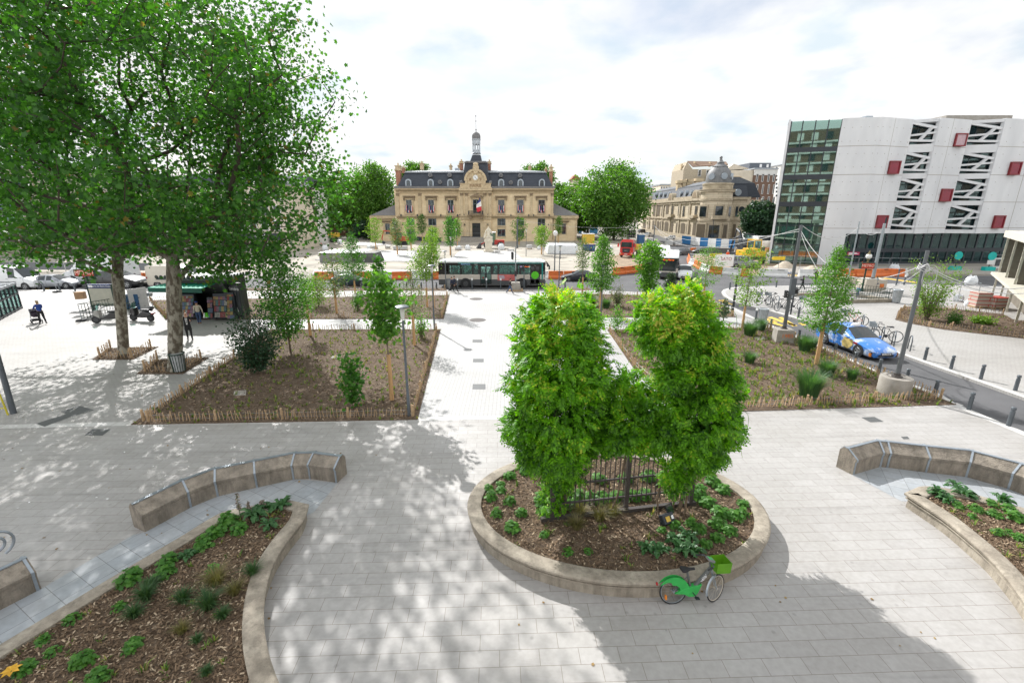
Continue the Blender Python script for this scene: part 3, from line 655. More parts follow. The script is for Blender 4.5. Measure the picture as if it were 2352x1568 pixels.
plane_tree('plane tree with the thinner trunk, farther of the two big ones',g1,(.75,.1,0),6.0,(g1 .x-.9,g1 .y+1.2,12.4),(10.2,7.5,8.2),440,34000,.185,.26)
plane_tree('plane tree with the thick mottled trunk, nearer of the two big ones',g2,(.80,.2,0),5.6,(g2 .x+.9,g2 .y+.5,11.3),(8.2,7.0,7.3),410,34000,.18,.32)
def park_tree(label,x,y,rx,rz,zc,th,ntar=150,nleaf=5200,size=.62,mat=None,bark=None,name='park_tree',group=None,ry=None,tr=.35,lumps=22):
 t=thing(name,label,'tree',(x,y,RD),0,group);b0=np.array([x,y,RD])
 ntar=int(ntar*1.5);nleaf=int(nleaf*2.1);T=crown_pts(ntar,(x,y,zc),(rx,ry or rx,rz),.3,None,lumps,.40)
 arr,par,w,leaf=skeleton(T,[b0,b0+[0,0,th*.5],b0+[0,0,th]],.3)
 limbs(arr-b0,par,w,.03,tr,6,.5,.06).build('trunk',bark or m_barkd,t,smooth='all')
 tips=arr[leaf];per=int(nleaf/len(tips));sg=rx*.13
 C=np.repeat(tips,per,0)+rng.normal(size=(per*len(tips),3))*np.array([sg,sg,sg*.75])
 leafcloud('crown',C,size,T_OVAL,mat or lf_far,t,.7,b0)
 return t
def pt_px(label,xpx,ytop,ybot,wpx,Y,**k):
 c=PY(0,xpx,(ytop+ybot)/2,Y);top=PY(0,xpx,ytop,Y).z;bot=PY(0,xpx,ybot,Y).z;rx=abs(PY(0,xpx+wpx/2,(ytop+ybot)/2,Y).x-c.x)
 return park_tree(label,c.x,Y,rx,(top-bot)/2,(top+bot)/2,max(2.5,bot+1.5),**k)
GT='tall trees behind and beside the town hall'
pt_px('tall green tree left of the town hall, nearest to its wing',858,378,520,110,140,ntar=210,nleaf=8000,group=GT)
pt_px('tall green tree left of the town hall, second from its wing',790,398,525,100,146,ntar=190,nleaf=7000,group=GT)
pt_px('green tree half hidden behind the plane trees, farthest left of the town hall',725,405,530,110,152,ntar=180,nleaf=6500,group=GT)
pt_px('tree top showing over the left part of the town hall roof',955,372,430,70,165,ntar=110,nleaf=3600,group=GT)
pt_px('tree top showing over the right part of the town hall roof',1235,376,440,75,168,ntar=110,nleaf=3600,group=GT)
pt_px('big round green tree right of the town hall, nearest the corner building',1415,368,538,150,132,ntar=260,nleaf=11000,group=GT)
pt_px('green tree just right of the town hall wing',1318,410,530,105,150,ntar=190,nleaf=7000,group=GT)
pt_px('lower green tree between the town hall wing and the big round tree',1352,430,535,80,141,ntar=150,nleaf=5500,group=GT)
pt_px('small green tree behind the right wing of the town hall',1285,420,505,75,160,ntar=110,nleaf=4000,group=GT)
pt_px('dark leafy tree between the brick block and the modern building',1745,462,552,75,103,ntar=170,nleaf=7000,size=.5,mat=lf_dark,group=None,name='dark_tree')
pt_px('low bush beside the left wing of the town hall',838,508,548,60,136,ntar=60,nleaf=1500,mat=lf_dark,name='bush')
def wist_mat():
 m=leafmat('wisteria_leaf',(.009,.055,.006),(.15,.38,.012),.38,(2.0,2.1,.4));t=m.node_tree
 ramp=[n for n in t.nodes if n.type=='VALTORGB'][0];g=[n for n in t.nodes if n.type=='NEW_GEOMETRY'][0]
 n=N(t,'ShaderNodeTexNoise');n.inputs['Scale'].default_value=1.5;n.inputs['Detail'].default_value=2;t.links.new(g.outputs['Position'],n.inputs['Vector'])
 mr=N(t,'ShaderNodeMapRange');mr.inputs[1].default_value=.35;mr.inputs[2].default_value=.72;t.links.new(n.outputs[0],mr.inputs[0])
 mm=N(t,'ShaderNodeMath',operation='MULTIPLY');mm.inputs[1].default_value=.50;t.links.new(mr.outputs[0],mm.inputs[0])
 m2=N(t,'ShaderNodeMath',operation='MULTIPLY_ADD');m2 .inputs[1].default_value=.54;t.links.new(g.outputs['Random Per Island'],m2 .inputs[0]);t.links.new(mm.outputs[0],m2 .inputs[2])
 sz=N(t,'ShaderNodeSeparateXYZ');t.links.new(g.outputs['Position'],sz.inputs[0]);mz=N(t,'ShaderNodeMapRange');mz.inputs[1].default_value=3.6;mz.inputs[2].default_value=6.2;mz.inputs[3].default_value=-.06;mz.inputs[4].default_value=.26;t.links.new(sz.outputs[2],mz.inputs[0]);m3=N(t,'ShaderNodeMath',operation='ADD');t.links.new(m2 .outputs[0],m3 .inputs[0]);t.links.new(mz.outputs[0],m3 .inputs[1])  # young top growth yellower; the sunlit look of the tops is painted in by height
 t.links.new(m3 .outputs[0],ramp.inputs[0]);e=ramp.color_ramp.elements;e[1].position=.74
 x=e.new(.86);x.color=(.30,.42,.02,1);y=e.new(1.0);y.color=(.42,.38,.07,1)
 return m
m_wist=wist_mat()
WY=9.95
def wblob(L):
 out=[]
 for x,y,r,dy in L:
  c=PY(0,x,y,WY+dy);out.append((np.array(c),r*((WY+dy)*CP+(HC-c.z)*SP)/FPX))
 return out
WL=wblob([(1285,752,76,.2),(1232,790,48,0),(1345,795,46,.3),(1285,845,84,-.2),(1222,885,40,.1),(1352,880,38,.2),(1288,940,82,-.3),(1212,975,34,-.1),(1350,968,38,.1),(1285,1020,62,-.3),(1234,1020,40,0),(1330,1015,28,.2),(1288,1085,30,-.1),(1190,985,16,.1),(1232,745,24,.4),(1345,738,24,.5),(1265,716,26,.3),(1275,1150,16,0)])
WR=wblob([(1562,722,54,.3),(1505,728,34,.2),(1610,748,42,.3),(1530,775,34,0),(1598,790,54,.1),(1632,845,42,.2),(1538,850,26,-.2),(1602,880,60,0),(1662,915,28,.2),(1538,925,28,-.1),(1598,965,66,-.2),(1525,985,34,-.2),(1650,980,36,.2),(1592,1028,40,-.2),(1618,1025,34,0),(1552,1090,20,-.1),(1486,775,16,.2),(1588,694,22,.4),(1682,990,14,.3)])
WM=wblob([(1425,915,38,.1),(1460,900,28,.1),(1440,965,50,-.1),(1405,1000,32,-.1),(1485,980,32,0),(1450,1005,22,-.1),(1498,1005,20,0),(1392,1010,18,-.1)])
def pinnate(P,O,L,sc):
 """compound leaves: base P, outward O, length L"""
 n=len(P);down=np.array([0,0,-1.]);k=11
 r=unit(O*.85+down*(.05+.75*rng.random((n,1)))*(1.15-.8*np.maximum(0,O[:,2:3]))+rng.normal(size=(n,3))*.5);nr=unit(O*.5+np.array([0,0,.8])+rng.normal(size=(n,3))*.35);s=unit(np.cross(r,nr));nr=np.cross(s,r)
 V=[]
 for j in range(k):
  side=0 if j==k-1 else(1 if j%2 else-1);f=.22+.78*(j//2)/(k//2)
  base=P+r*(L*f)[:,None]-nr*(.28*L*f*f)[:,None]
  d=unit(r*(.55 if side else 1)+s*side*.9-nr*(.25+.25*rng.random((n,1)))+rng.normal(size=(n,3))*.10);q=unit(np.cross(d,nr));ll=(sc*(1.15-.35*f)*(.85+.3*rng.random(n)))[:,None]
  V.append(np.stack([base,base+d*ll*.42+q*ll*.25,base+d*ll,base+d*ll*.42-q*ll*.25],1))
 V=np.stack(V,1).reshape(-1,3);m=n*k
 return V,np.arange(4*m),np.arange(0,4*m,4)
def wist_part(blobs,n,inner):
 extra=[]
 for c,r in blobs:
  for q in range(int(5+14*r)):
   d=unit(rng.normal(size=(1,3)))[0];rr=rng.uniform(.10,.24);extra.append((c+d*(r*rng.uniform(.88,1.05))+np.array([0,0,.05]),rr))
 blobs=blobs+extra
 A=np.array([r*r for c,r in blobs]);A=A/A.sum();P=[];O=[]
 for i,(c,r)in enumerate(blobs):
  m=int(n*A[i]*1.4);d=unit(rng.normal(size=(m,3)));rad=r*(.74+.34*rng.random(m)+.6*(rng.random(m)<.06)*rng.random(m));p=c+d*rad[:,None]*np.array([1,1,1])
  ok=np.ones(m,bool)
  for j,(c2,r2)in enumerate(blobs):
   if j!=i:ok&=np.linalg.norm(p-c2,axis=1)>r2*.70
  P.append(p[ok]);O.append(d[ok])
  m2=int(inner*A[i]);d=unit(rng.normal(size=(m2,3)));P.append(c+d*(r*.7*rng.random(m2)**.5)[:,None]);O.append(d)
 P=np.vstack(P);O=np.vstack(O);return P,O
gA=G(0,1258,1194,.36);gB=G(0,1592,1157,.36);gd=(gB-gA).normalized();gn=Vector((-gd.y,gd.x,0));gc=(gA+gB)/2
wt=thing('wisteria','two bushy columns of bright green wisteria joined over an iron gate','climbing plant',(gc.x,gc.y,.36))
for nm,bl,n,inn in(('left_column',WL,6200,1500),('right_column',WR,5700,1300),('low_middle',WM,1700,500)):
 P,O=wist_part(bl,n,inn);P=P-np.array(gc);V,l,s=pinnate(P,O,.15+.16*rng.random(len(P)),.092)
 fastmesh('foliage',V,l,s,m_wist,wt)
st=MB()
for x0,y0,x1,y1,w_ in((1285,1190,1300,1000,.05),(1300,1185,1262,950,.035),(1275,1188,1240,1040,.03),(1560,1160,1585,960,.05),(1545,1165,1560,1000,.03),(1400,1180,1440,1020,.02),(1370,1185,1330,1080,.018),(1575,1160,1620,1030,.03),(1515,1170,1535,1060,.022)):
 a=PY(0,x0,y0,gc.y-.05+random.uniform(-.15,.15));a.z=.34;b=PY(0,x1,y1,gc.y+random.uniform(-.2,.3));mid=a.lerp(b,.5)+Vector((random.uniform(-.12,.12),random.uniform(-.15,.1),0))
 st.tube(smooth_line([a,a.lerp(mid,.5)+Vector((random.uniform(-.07,.07),0,0)),mid,b],4),w_,6)
st.build('stem',M('vine_wood',(.16,.115,.075),.9,scale=12,var=.35,bump=.4),wt,world=True,smooth=True)
tn=MB()
for x,y,x2,y2 in((1210,870,1175,1010),(1690,930,1712,1000),(1380,820,1410,900),(1600,905,1560,985),(1450,740,1462,860),(1250,900,1230,985),(1655,700,1690,770),(1660,1000,1705,1050)):
 a=PY(0,x,y,gc.y-.6);b=PY(0,x2,y2,gc.y-.9);tn.tube(smooth_line([a,a.lerp(b,.4)+Vector((.12,-.1,.1)),a.lerp(b,.75)+Vector((.1,0,-.05)),b],4),.005,3)
tn.build('tendril',lf_lite,wt,world=True)
gt=thing('iron_gate','dark iron bar gate overgrown by the wisteria in the oval planter','gate',(gA.x,gA.y,.36),math.atan2(gd.y,gd.x));GL=(gB-gA).length
b=MB();x=.18
while x<GL-.1:
 b.cyl((x,0,.30),(x,0,2.55),.013,n=6);b.lathe([(.013,0),(.028,.04),(.002,.13)],(x,0,2.55),6);x+=.125
b.build('bars',m_iron,gt)
b=MB()
for z in(.42,.95,2.2):b.bb(.1,GL-.1,-.02,.02,z,z+.045)
b.build('rail',m_iron,gt)
for xx in(.1,GL*.52,GL-.1):
 b=MB();b.bb(-.05,.05,-.05,.05,-.1,2.9);b.ell((0,0,2.97),(.075,.075,.075),10,6);b.build('post',m_iron,gt).location=(xx,0,0)
kb=MB();a=G('B',960,578,.36);c=G('B',1905,472,.36);d=(c-a).normalized();n_=Vector((-d.y,d.x,0));kb.ext([a+n_*.05-Vector((0,0,.1)),a-n_*.05-Vector((0,0,.1)),a-n_*.05+Vector((0,0,.1)),a+n_*.05+Vector((0,0,.1))],c-a)
tag(kb.build('edging_board',m_iron),'dark metal edging board lying across the oval planter before the gate','edging')
fp=G('B',1730,590,.36);fl=thing('floodlight','tilted black floodlight with open glass lid in the mulch of the oval planter','floodlight',fp,R(25))
b=MB();Mx=Matrix.Rotation(R(-38),3,'X');b.box((0,0,.14),(.34,.16,.24),M=Mx);b.build('housing',m_dmetal,fl,bevel=.02)
b=MB();b.box((.2,.14,.26),(.30,.03,.24),M=Matrix.Rotation(R(-30),3,'X')@Matrix.Rotation(R(20),3,'Z'));b.build('lid',m_glassd,fl)
b=MB();b.box((-.04,-.075,.19),(.12,.01,.12),M=Mx);b.build('label',m_yel,fl);b=MB();b.box((.09,-.075,.21),(.06,.012,.08),M=Mx);b.build('plate',m_white,fl)
b=MB();b.tube([(-.19,0,.12),(-.19,0,-.05),(.19,0,-.05),(.19,0,.12)],.015,6);b.build('bracket',m_dmetal,fl)
def plant_mesh(kind,r,h):
 P=[];mat=lf_young
 if kind=='acanthus':
  n=26;a=rng.random(n)*6.283;V=[];st=[];k=0
  for i in range(n):
   L=r*(.6+.6*rng.random());zz=h*(.35+.65*rng.random());d=np.array([math.cos(a[i]),math.sin(a[i]),0]);s=np.array([-d[1],d[0],0])
   q=[d*.05*L,d*.35*L+[0,0,zz*.8],d*.75*L+[0,0,zz],d*1.05*L+[0,0,zz*.72]];wv=[.02,.22*L,.20*L,.03]
   for j in range(3):
    for sg in(1,-1):
     V+=[q[j],q[j]+s*sg*wv[j]-np.array([0,0,.04*L]),(q[j]+q[j+1])/2+s*sg*wv[j]*.55,q[j+1]+s*sg*wv[j+1]-np.array([0,0,.04*L]),q[j+1]];st.append(k);k+=5
  return np.array(V),np.arange(k),st
 if kind=='grass':
  V,l,s=blades(np.zeros((1,3)),260,h,r*.5,.006,.95);return V,l,s
 if kind=='lavender':
  V,l,s=blades(np.zeros((1,3)),900,h,r*.9,.006,.55);return V,l,s
 n=130 if kind=='leafy' else 60
 d=unit(rng.normal(size=(n,3)));d[:,2]=np.abs(d[:,2]);C=d*np.array([r,r,h])*(.45+.55*rng.random((n,1)));C[:,2]+=.03
 nr=unit(d+np.array([0,0,.9])+rng.normal(size=(n,3))*.4);a=unit(np.cross(nr,rng.normal(size=(n,3))));bb=np.cross(nr,a);s=(.085*(.6+.7*rng.random(n)))[:,None]
 T=T_STAR if kind=='leafy' else T_OVAL
 V=(C[:,None,:]+a[:,None,:]*T[None,:,0:1]*s[:,None,:]+bb[:,None,:]*T[None,:,1:2]*s[:,None,:]).reshape(-1,3);k=len(T)
 return V,np.arange(n*k),np.arange(0,n*k,k)
lf_ac=leafmat('acanthus_leaf',(.022,.085,.022),(.05,.15,.035),.25,spec=.5)
lf_lg=leafmat('bright_plant_leaf',(.04,.14,.02),(.11,.26,.04),.35)
lf_gr=leafmat('tuft_grass',(.03,.085,.03),(.075,.14,.05),.2)
lf_dg=leafmat('dry_grass',(.12,.12,.05),(.24,.20,.10),.3)
PK={'acanthus':(lf_ac,.30,.28),'leafy':(lf_lg,.2,.2),'small':(lf_lg,.15,.13),'grass':(lf_gr,.38,.5),'dry':(lf_dg,.45,.45),'lavender':(m_blade2,.42,.6),'tuft':(lf_gr,.2,.28)}
PROT={}
def plant(kind,p,label,sc=1.0,group=None,name=None,cat='plant'):
 mt,r,h=PK[kind];nm=name or{'acanthus':'acanthus_plant','leafy':'leafy_plant','small':'small_plant','grass':'grass_clump','dry':'dry_grass_clump','lavender':'lavender_bush','tuft':'grass_tuft'}[kind]
 v=random.randint(0,2)
 if(kind,v)not in PROT:
  V,l,s=plant_mesh('grass' if kind in('dry','tuft')else kind,r,h);o=fastmesh(nm,V,l,s,mt);PROT[(kind,v)]=o
 else:
  o=PROT[(kind,v)].copy();o.name=nm;COL.objects.link(o)
 o.location=p;o.rotation_euler=(0,0,random.uniform(0,6.28));o.scale=(sc,sc,sc*random.uniform(.85,1.15))
 tag(o,label,cat,group);return o
GA='plants in the pointed planter'
for i,(x,y,k,s,lb)in enumerate([(1720,500,'acanthus',1.25,'big dark acanthus at the tip of the pointed planter'),(1560,560,'acanthus',1.3,'big dark acanthus left of the flower spikes in the pointed planter'),(1650,610,'acanthus',1.0,'yellowing acanthus against the curved rim of the pointed planter'),(1600,505,'acanthus',.9,'acanthus beside the granite strip near the tip of the pointed planter'),(1400,590,'leafy',1.5,'broad bright green leafy plant, farthest of the leafy row in the pointed planter'),(1330,660,'leafy',1.7,'broad leafy plant in the middle of the leafy row'),(1250,730,'leafy',1.5,'broad leafy plant at the near end of the leafy row'),(1470,640,'leafy',1.3,'broad leafy plant below the acanthus clump'),(1150,800,'acanthus',.85,'dark glossy plant beside the yellow green bush'),(1030,835,'leafy',1.3,'yellow green bush beside the inner rim, upper'),(1010,910,'leafy',1.35,'yellow green bush beside the inner rim, lower'),(800,945,'leafy',1.6,'yellow green bush standing alone near the inner rim'),(1280,1110,'grass',1.15,'large dark grass clump in the middle of the pointed planter'),(1330,960,'dry',1.2,'pale wispy grass behind the large dark grass clump'),(1550,905,'grass',.9,'dark grass clump leaning on the curved rim'),(1440,1020,'dry',.9,'pale wispy grass right of the large dark grass clump'),(930,990,'tuft',1.4,'dark grass tuft below the lone yellow green bush'),(900,1060,'tuft',1.5,'dark grass tuft, second below the lone yellow green bush'),(1130,1075,'tuft',1.4,'dark grass tuft left of the large grass clump'),(830,1160,'tuft',1.4,'grass tuft in the open mulch of the pointed planter'),(730,1110,'small',1.2,'small green plant left of the grass tufts'),(1120,1260,'dry',.7,'dry brownish grass tuft in the lower mulch'),(815,1350,'leafy',1.15,'green leafy plant alone in the lower mulch'),(510,1450,'leafy',1.25,'green leafy plant near the bottom left, second from the corner'),(160,1490,'leafy',1.1,'green leafy plant nearest the bottom left corner'),(600,1550,'leafy',1.2,'green leafy plant cut by the bottom edge'),(450,1190,'small',1.3,'thin seedling with yellow leaves by the inner rim'),(270,1310,'small',1.2,'thin seedling with orange leaves by the inner rim'),(330,1390,'small',1.1,'thin orange tinged seedling in the mulch'),(1210,1320,'tuft',.8,'little dark tuft in the lower mulch, upper'),(1270,1510,'tuft',.8,'little dark tuft in the lower mulch, lower'),(1300,880,'small',1.2,'small blue green plant behind the pale grass'),(1370,1170,'tuft',1.1,'small grass tuft right below the large grass clump')]):
 plant(k,G('A',x,y,.36),lb,s*.8,GA)
fs=thing('pumpkin_flower','yellow flower at the bottom left corner of the pointed planter','flower',G('A',85,1535,.36));b=MB()
for k in range(7):
 a=k*.9;d=Vector((math.cos(a),math.sin(a),0));q=Vector((-d.y,d.x,0));b.poly([(0,0,.14),d*.07+q*.04+Vector((0,0,.18)),d*.14+Vector((0,0,.16)),d*.07-q*.04+Vector((0,0,.18))])
b.build('petals',M('yellow_petal',(.65,.38,.03),.6),fs);MB().cyl((0,0,0),(0,0,.15),.008).build('stem',lf_gr,fs)
for i,(x,y,y2)in enumerate([(1478,575,410),(1530,540,460),(1615,520,447)]):
 p=G('A',x,y,.36);h=PY('A',x-6,y2,p.y).z-.36;t=thing('flower_spike',f'tall acanthus flower spike, {["tallest, leftmost","middle","rightmost"][i]} of three in the pointed planter','flower',p,0,'acanthus spikes')
 MB().cyl((0,0,0),(.0,0,h),.009,.006,6).build('stem',lf_gr,t);C=np.c_[rng.normal(size=(60,2))*.028,h*(.45+.55*rng.random(60))];leafcloud('petals',C,.06,T_OVAL,leafmat('spike_petal_%d'%i,(.10,.07,.07),(.35,.30,.28),.2),t)
GB='small green plants in the oval planter'
OB=[(640,385,1.1),(715,355,1.0),(715,395,1.1),(655,440,1.3),(770,465,1.3),(690,540,1.2),(838,540,1.2),(783,630,1.5),(770,310,1.4),(860,285,1.2),(1125,775,1.4),(1253,770,1.1),(980,670,.9)]
for i,(x,y,s)in enumerate(sorted(OB)):plant('small' if x in(1125,1253)else 'leafy',G('B',x,y,.36),f'small green plant left of the gate in the oval planter, {ORD[i]} from the left',s*.7,GB)
OB2=[(1850,380,1.8),(1930,420,1.9),(2010,350,1.8),(2080,400,1.6),(1980,480,1.8),(2060,540,1.8),(2140,560,1.7),(2190,540,1.4),(2040,610,1.7),(1930,640,1.4),(1880,600,1.2),(2110,650,1.5),(2040,690,1.3),(1970,730,1.2),(1860,690,1.2),(1780,700,1.1),(1830,760,1.3),(1680,770,1.2),(1880,770,1.3),(1600,750,1.0),(1780,610,1.2),(1880,440,1.7),(1700,640,.9),(1990,300,1.4),(2200,480,1.2)]
for i,(x,y,s)in enumerate(sorted(OB2)):plant('acanthus' if y>680 and x<1900 else 'leafy',G('B',x,y,.36),f'green plant right of the gate in the oval planter, {ORD[i] if i<20 else "twenty-"+ORD[i-20]} from the left',s*.68,GB+' right of the gate')
for i,(x,y,s)in enumerate(sorted([(1190,440,1.2),(1260,450,1.2),(1330,455,1.3),(1420,440,1.3),(1510,440,1.2),(1590,430,1.2),(1050,430,1.6),(980,460,1.6),(1000,520,1.4),(1130,480,1.3),(1320,330,1.2),(1480,330,1.2),(1620,320,1.3)])):plant('leafy',G('B',x,y,.36),f'green plant under or behind the gate bars, {ORD[i]} from the left',s,'plants under the gate')
for i,(x,y)in enumerate(sorted([(1200,540),(1320,570),(1180,620),(1400,540)])):plant('dry',G('B',x,y,.36),f'wispy grass in the shade below the gate, {ORD[i]} from the left',.9,'shaded grasses below the gate')
CB=[(1080,520,1.1,'acanthus'),(1140,560,1.0,'acanthus'),(1230,530,1.2,'acanthus'),(1200,590,1.0,'leafy'),(1300,610,1.3,'leafy'),(1390,580,1.2,'leafy'),(1520,660,1.5,'leafy'),(1440,560,1.1,'acanthus'),(1280,650,1.1,'small'),(1420,740,1.4,'small'),(1540,770,1.2,'leafy'),(1480,610,1.2,'leafy'),(1400,640,1.2,'leafy'),(1180,480,1.1,'acanthus'),(1480,730,1,'small')]
for i,(x,y,s,k)in enumerate(sorted(CB)):plant(k,G('C',x,y,.36),f'green plant in the planter at the right edge, {ORD[i]} from the left',s*.72,'plants in the right planter')
def young_tree(label,base,h,crown0,rmax,prof='cone',nb=34,nleaf=1500,size=.13,mat=None,sleeve=0.,stems=1,name='young_tree',group='young trees in the new beds',tr=.045,bark=None,spread=.16,up=.35,z0=0.,tmpl=None,cat='tree'):
 t=thing(name,label,cat,base,random.uniform(0,6.28),group);b=MB();C=[]
 top=Vector((random.gauss(0,.012)*h,random.gauss(0,.012)*h,h*.96))
 if stems==1:b.tube([(0,0,-.05),(top.x*.2,top.y*.2,h*.35),(top.x*.6,top.y*.6,h*.7),top],[tr,tr*.8,tr*.45,tr*.15],7)
 ga=random.uniform(0,6)
 for i in range(nb):
  f=(i+.5)/nb;z=crown0+(h-crown0)*f
  rr={'cone':(1-f)**.75*(.35+.65*min(1,f*5)),'horn':(.72+.28*math.sin(math.pi*min(1,f*2))if f<.5 else max(.08,(1-f)/.5)**.85*.95),'column':(.55+.45*math.sin(math.pi*min(1,f*1.15)))*(1 if f<.85 else(1-f)/.15*.8+.2),'ball':math.sqrt(max(.05,1-(2*f-1)**2)),'vase':.35+.65*f if f<.8 else 1-(f-.8)*3,'open':(.5+.5*math.sin(math.pi*f))*random.uniform(.6,1.2)}[prof]
  L=rmax*rr*random.uniform(.7,1.15);a=ga+i*2.4;d=Vector((math.cos(a),math.sin(a),up*random.uniform(.6,1.5)))
  if stems==1:
   zb=max(crown0*.75,z-L*up*.8);p0=Vector((top.x*zb/h,top.y*zb/h,zb))
   p2=p0+Vector((d.x*L,d.y*L,L*d.z))
  else:
   p0=Vector((random.gauss(0,.06),random.gauss(0,.06),0));p2=Vector((d.x*L,d.y*L,z))
  p1=p0 .lerp(p2,.5)+Vector((0,0,-.06*L if stems==1 else.12*h));b.tube([p0,p1,p2],[max(.006,tr*.3),.006,.003]if stems==1 else[tr*.5,.01,.004],4,cap=False)
  m=max(3,int(nleaf/nb*(.35+.9*L/rmax)));tt=.3+.75*rng.random(m)**.8 if stems==1 else.35+.68*rng.random(m)
  q=np.array(p0)[None]*((1-tt)**2)[:,None]+2*np.array(p1)[None]*(tt*(1-tt))[:,None]+np.array(p2)[None]*(tt**2)[:,None]
  C.append(q+rng.normal(size=(m,3))*spread*np.array([1,1,.7]))
 C=np.vstack(C);C[:,2]=np.maximum(C[:,2],.06)
 b.build('trunk',bark or m_bark,t,smooth='all');leafcloud('crown',C,size,T_OVAL if tmpl is None else tmpl,mat or lf_young,t,.5)
 if sleeve:MB().tube([(0,0,-.03),(0,0,sleeve)],[tr*1.9,tr*1.6],9).build('sleeve',m_sleeve,t,smooth=True)
 return t
def yt(label,k,x,yb,yt_,ycr,wpx,z=BZ,**kw):
 """x, base y, top y, crown base y and crown width read off the photograph"""
 p=G(k,x,yb,z);xx=kw.pop('xt',x);h=PY(k,xx,yt_,p.y).z-z;c0=PY(k,x,ycr,p.y).z-z;r=abs(PY(k,x+wpx/2,(yt_+ycr)/2,p.y).x-PY(k,x,(yt_+ycr)/2,p.y).x)
 return young_tree(label,p,h,c0,r,**kw)
yt('deep green young maple on a sleeved trunk beside the lamp in the front left bed',2,1100,1325,480,900,250,xt=1060,prof='open',nb=40,nleaf=1700,size=.16,mat=lf_young,sleeve=2.0,tr=.05,spread=.21,up=.55,tmpl=T_STAR,group=None,name='young_maple')
yt('low maple sapling before the young maple in the front left bed',2,835,1400,1035,1340,140,prof='open',nb=24,nleaf=700,size=.15,mat=lf_maple,tr=.02,up=.8,tmpl=T_STAR,name='maple_sapling',group=None)
yt('tall dark green bushy tree at the left end of the front left bed',2,410,1000,430,890,330,prof='ball',nb=70,nleaf=6000,size=.12,mat=lf_maple,tr=.06,spread=.2,name='bushy_tree',group=None,up=.5)
yt('broad blue green shrub at the back left corner of the front left bed',2,195,1140,680,1120,300,prof='ball',nb=60,nleaf=5200,size=.11,mat=lf_dark,tr=.05,stems=5,spread=.17,name='dark_shrub',group=None,cat='shrub')
yt('thin pale leaved young pear at the back right of the front left bed',2,1253,955,440,760,190,xt=1215,prof='open',nb=34,nleaf=1500,size=.085,mat=lf_grey,sleeve=1.9,tr=.045,spread=.15,name='young_pear')
yt('young tree on a sleeved stake behind the dark bushy tree',2,545,890,480,700,130,prof='column',nb=30,nleaf=1300,size=.10,mat=lf_young,sleeve=2.0)
yt('bright yellow green lime tree right of the back left bed near the bus',2,1340,695,290,500,200,prof='ball',nb=44,nleaf=2600,size=.13,mat=lf_lite,sleeve=1.6,spread=.2)
yt('second sleeved sapling behind the bright lime tree',2,1385,700,190,420,120,prof='open',nb=30,nleaf=1100,size=.12,mat=lf_lite,sleeve=1.4,spread=.2)
yt('conical dark green hornbeam in the back left bed',2,850,600,200,500,190,prof='horn',nb=60,nleaf=4200,size=.12,mat=lf_maple,sleeve=1.2,spread=.17,name='young_hornbeam')
yt('grey leaved young pear at the front of the back left bed',2,725,740,340,620,200,prof='open',nb=40,nleaf=1900,size=.11,mat=lf_grey,sleeve=2.0,spread=.2,name='young_pear')
yt('pale leafy young tree left of the back left bed',2,600,690,480,670,150,prof='ball',nb=40,nleaf=1900,size=.12,mat=lf_lite,spread=.2)
yt('small upright shrub in the back left bed behind the maple',2,870,715,560,705,70,prof='column',nb=18,nleaf=500,size=.13,mat=lf_maple,stems=4,name='shrub',cat='shrub')
yt('small leafy shrub beside the lamp at the back right of the front left bed',2,1300,905,700,880,90,prof='open',nb=20,nleaf=500,size=.12,mat=lf_young,stems=4,name='shrub',cat='shrub')
yt('dark maple sapling behind the young maple',2,1020,600,350,540,90,prof='column',nb=22,nleaf=800,size=.2,mat=lf_maple,tmpl=T_STAR)
yt('conical green hornbeam on a tall sleeve in the back right bed',4,1680,985,190,730,270,xt=1700,prof='horn',nb=80,nleaf=5200,size=.13,mat=lf_young,sleeve=2.1,spread=.17,name='young_hornbeam')
yt('thin grey green young pear on a sleeve in the back right bed',4,1500,820,210,530,130,xt=1520,prof='column',nb=36,nleaf=1500,size=.11,mat=lf_grey,sleeve=1.9,spread=.18,name='young_pear')
yt('grey green shrub right of the hornbeam in the back right bed',4,1860,905,660,890,140,prof='open',nb=30,nleaf=1300,size=.08,mat=lf_grey,stems=5,name='shrub',cat='shrub')
yt('narrow sapling before the grey green shrub',4,1850,1160,905,1130,90,prof='column',nb=18,nleaf=500,size=.12,mat=lf_young,tr=.02,name='sapling')
yt('tall maple with spreading green leaves before the oncoming buses',4,2150,870,260,740,280,prof='open',nb=56,nleaf=3000,size=.18,mat=lf_young,tr=.06,spread=.22,tmpl=T_STAR,name='young_maple',up=.6)
yt('small dark pine behind the wisteria top',5,825,1560,1350,1540,160,prof='cone',nb=30,nleaf=2200,size=.16,mat=lf_pine,spread=.13,name='young_pine',up=.7)
yt('round crowned sapling on a sleeve right of the pine',5,1170,1600,1080,1490,310,prof='ball',nb=50,nleaf=2100,size=.11,mat=lf_young,sleeve=1.3,spread=.2)
yt('open crowned sapling with horizontal branches before the bicycles',7,195,745,140,560,290,xt=230,prof='open',nb=46,nleaf=2100,size=.12,mat=lf_lite,sleeve=1.5,tr=.045,spread=.17,up=.2)
yt('dense hornbeam on a tall sleeve beside the blue taxi',7,760,1025,130,760,330,xt=860,prof='horn',nb=100,nleaf=7500,size=.095,mat=lf_young,sleeve=2.2,tr=.055,spread=.14,name='young_hornbeam',up=.3)
yt('many stemmed bright green tree in the far right bed',6,1380,1900,1340,1860,430,xt=1500,prof='vase',nb=60,nleaf=4200,size=.11,mat=lf_lite,stems=6,tr=.05,spread=.2)
yt('low green bush before the bright tree in the far right bed','H',1130,400,220,390,170,prof='ball',nb=24,nleaf=1300,size=.08,mat=lf_maple,stems=5,name='bush',cat='shrub',spread=.1)
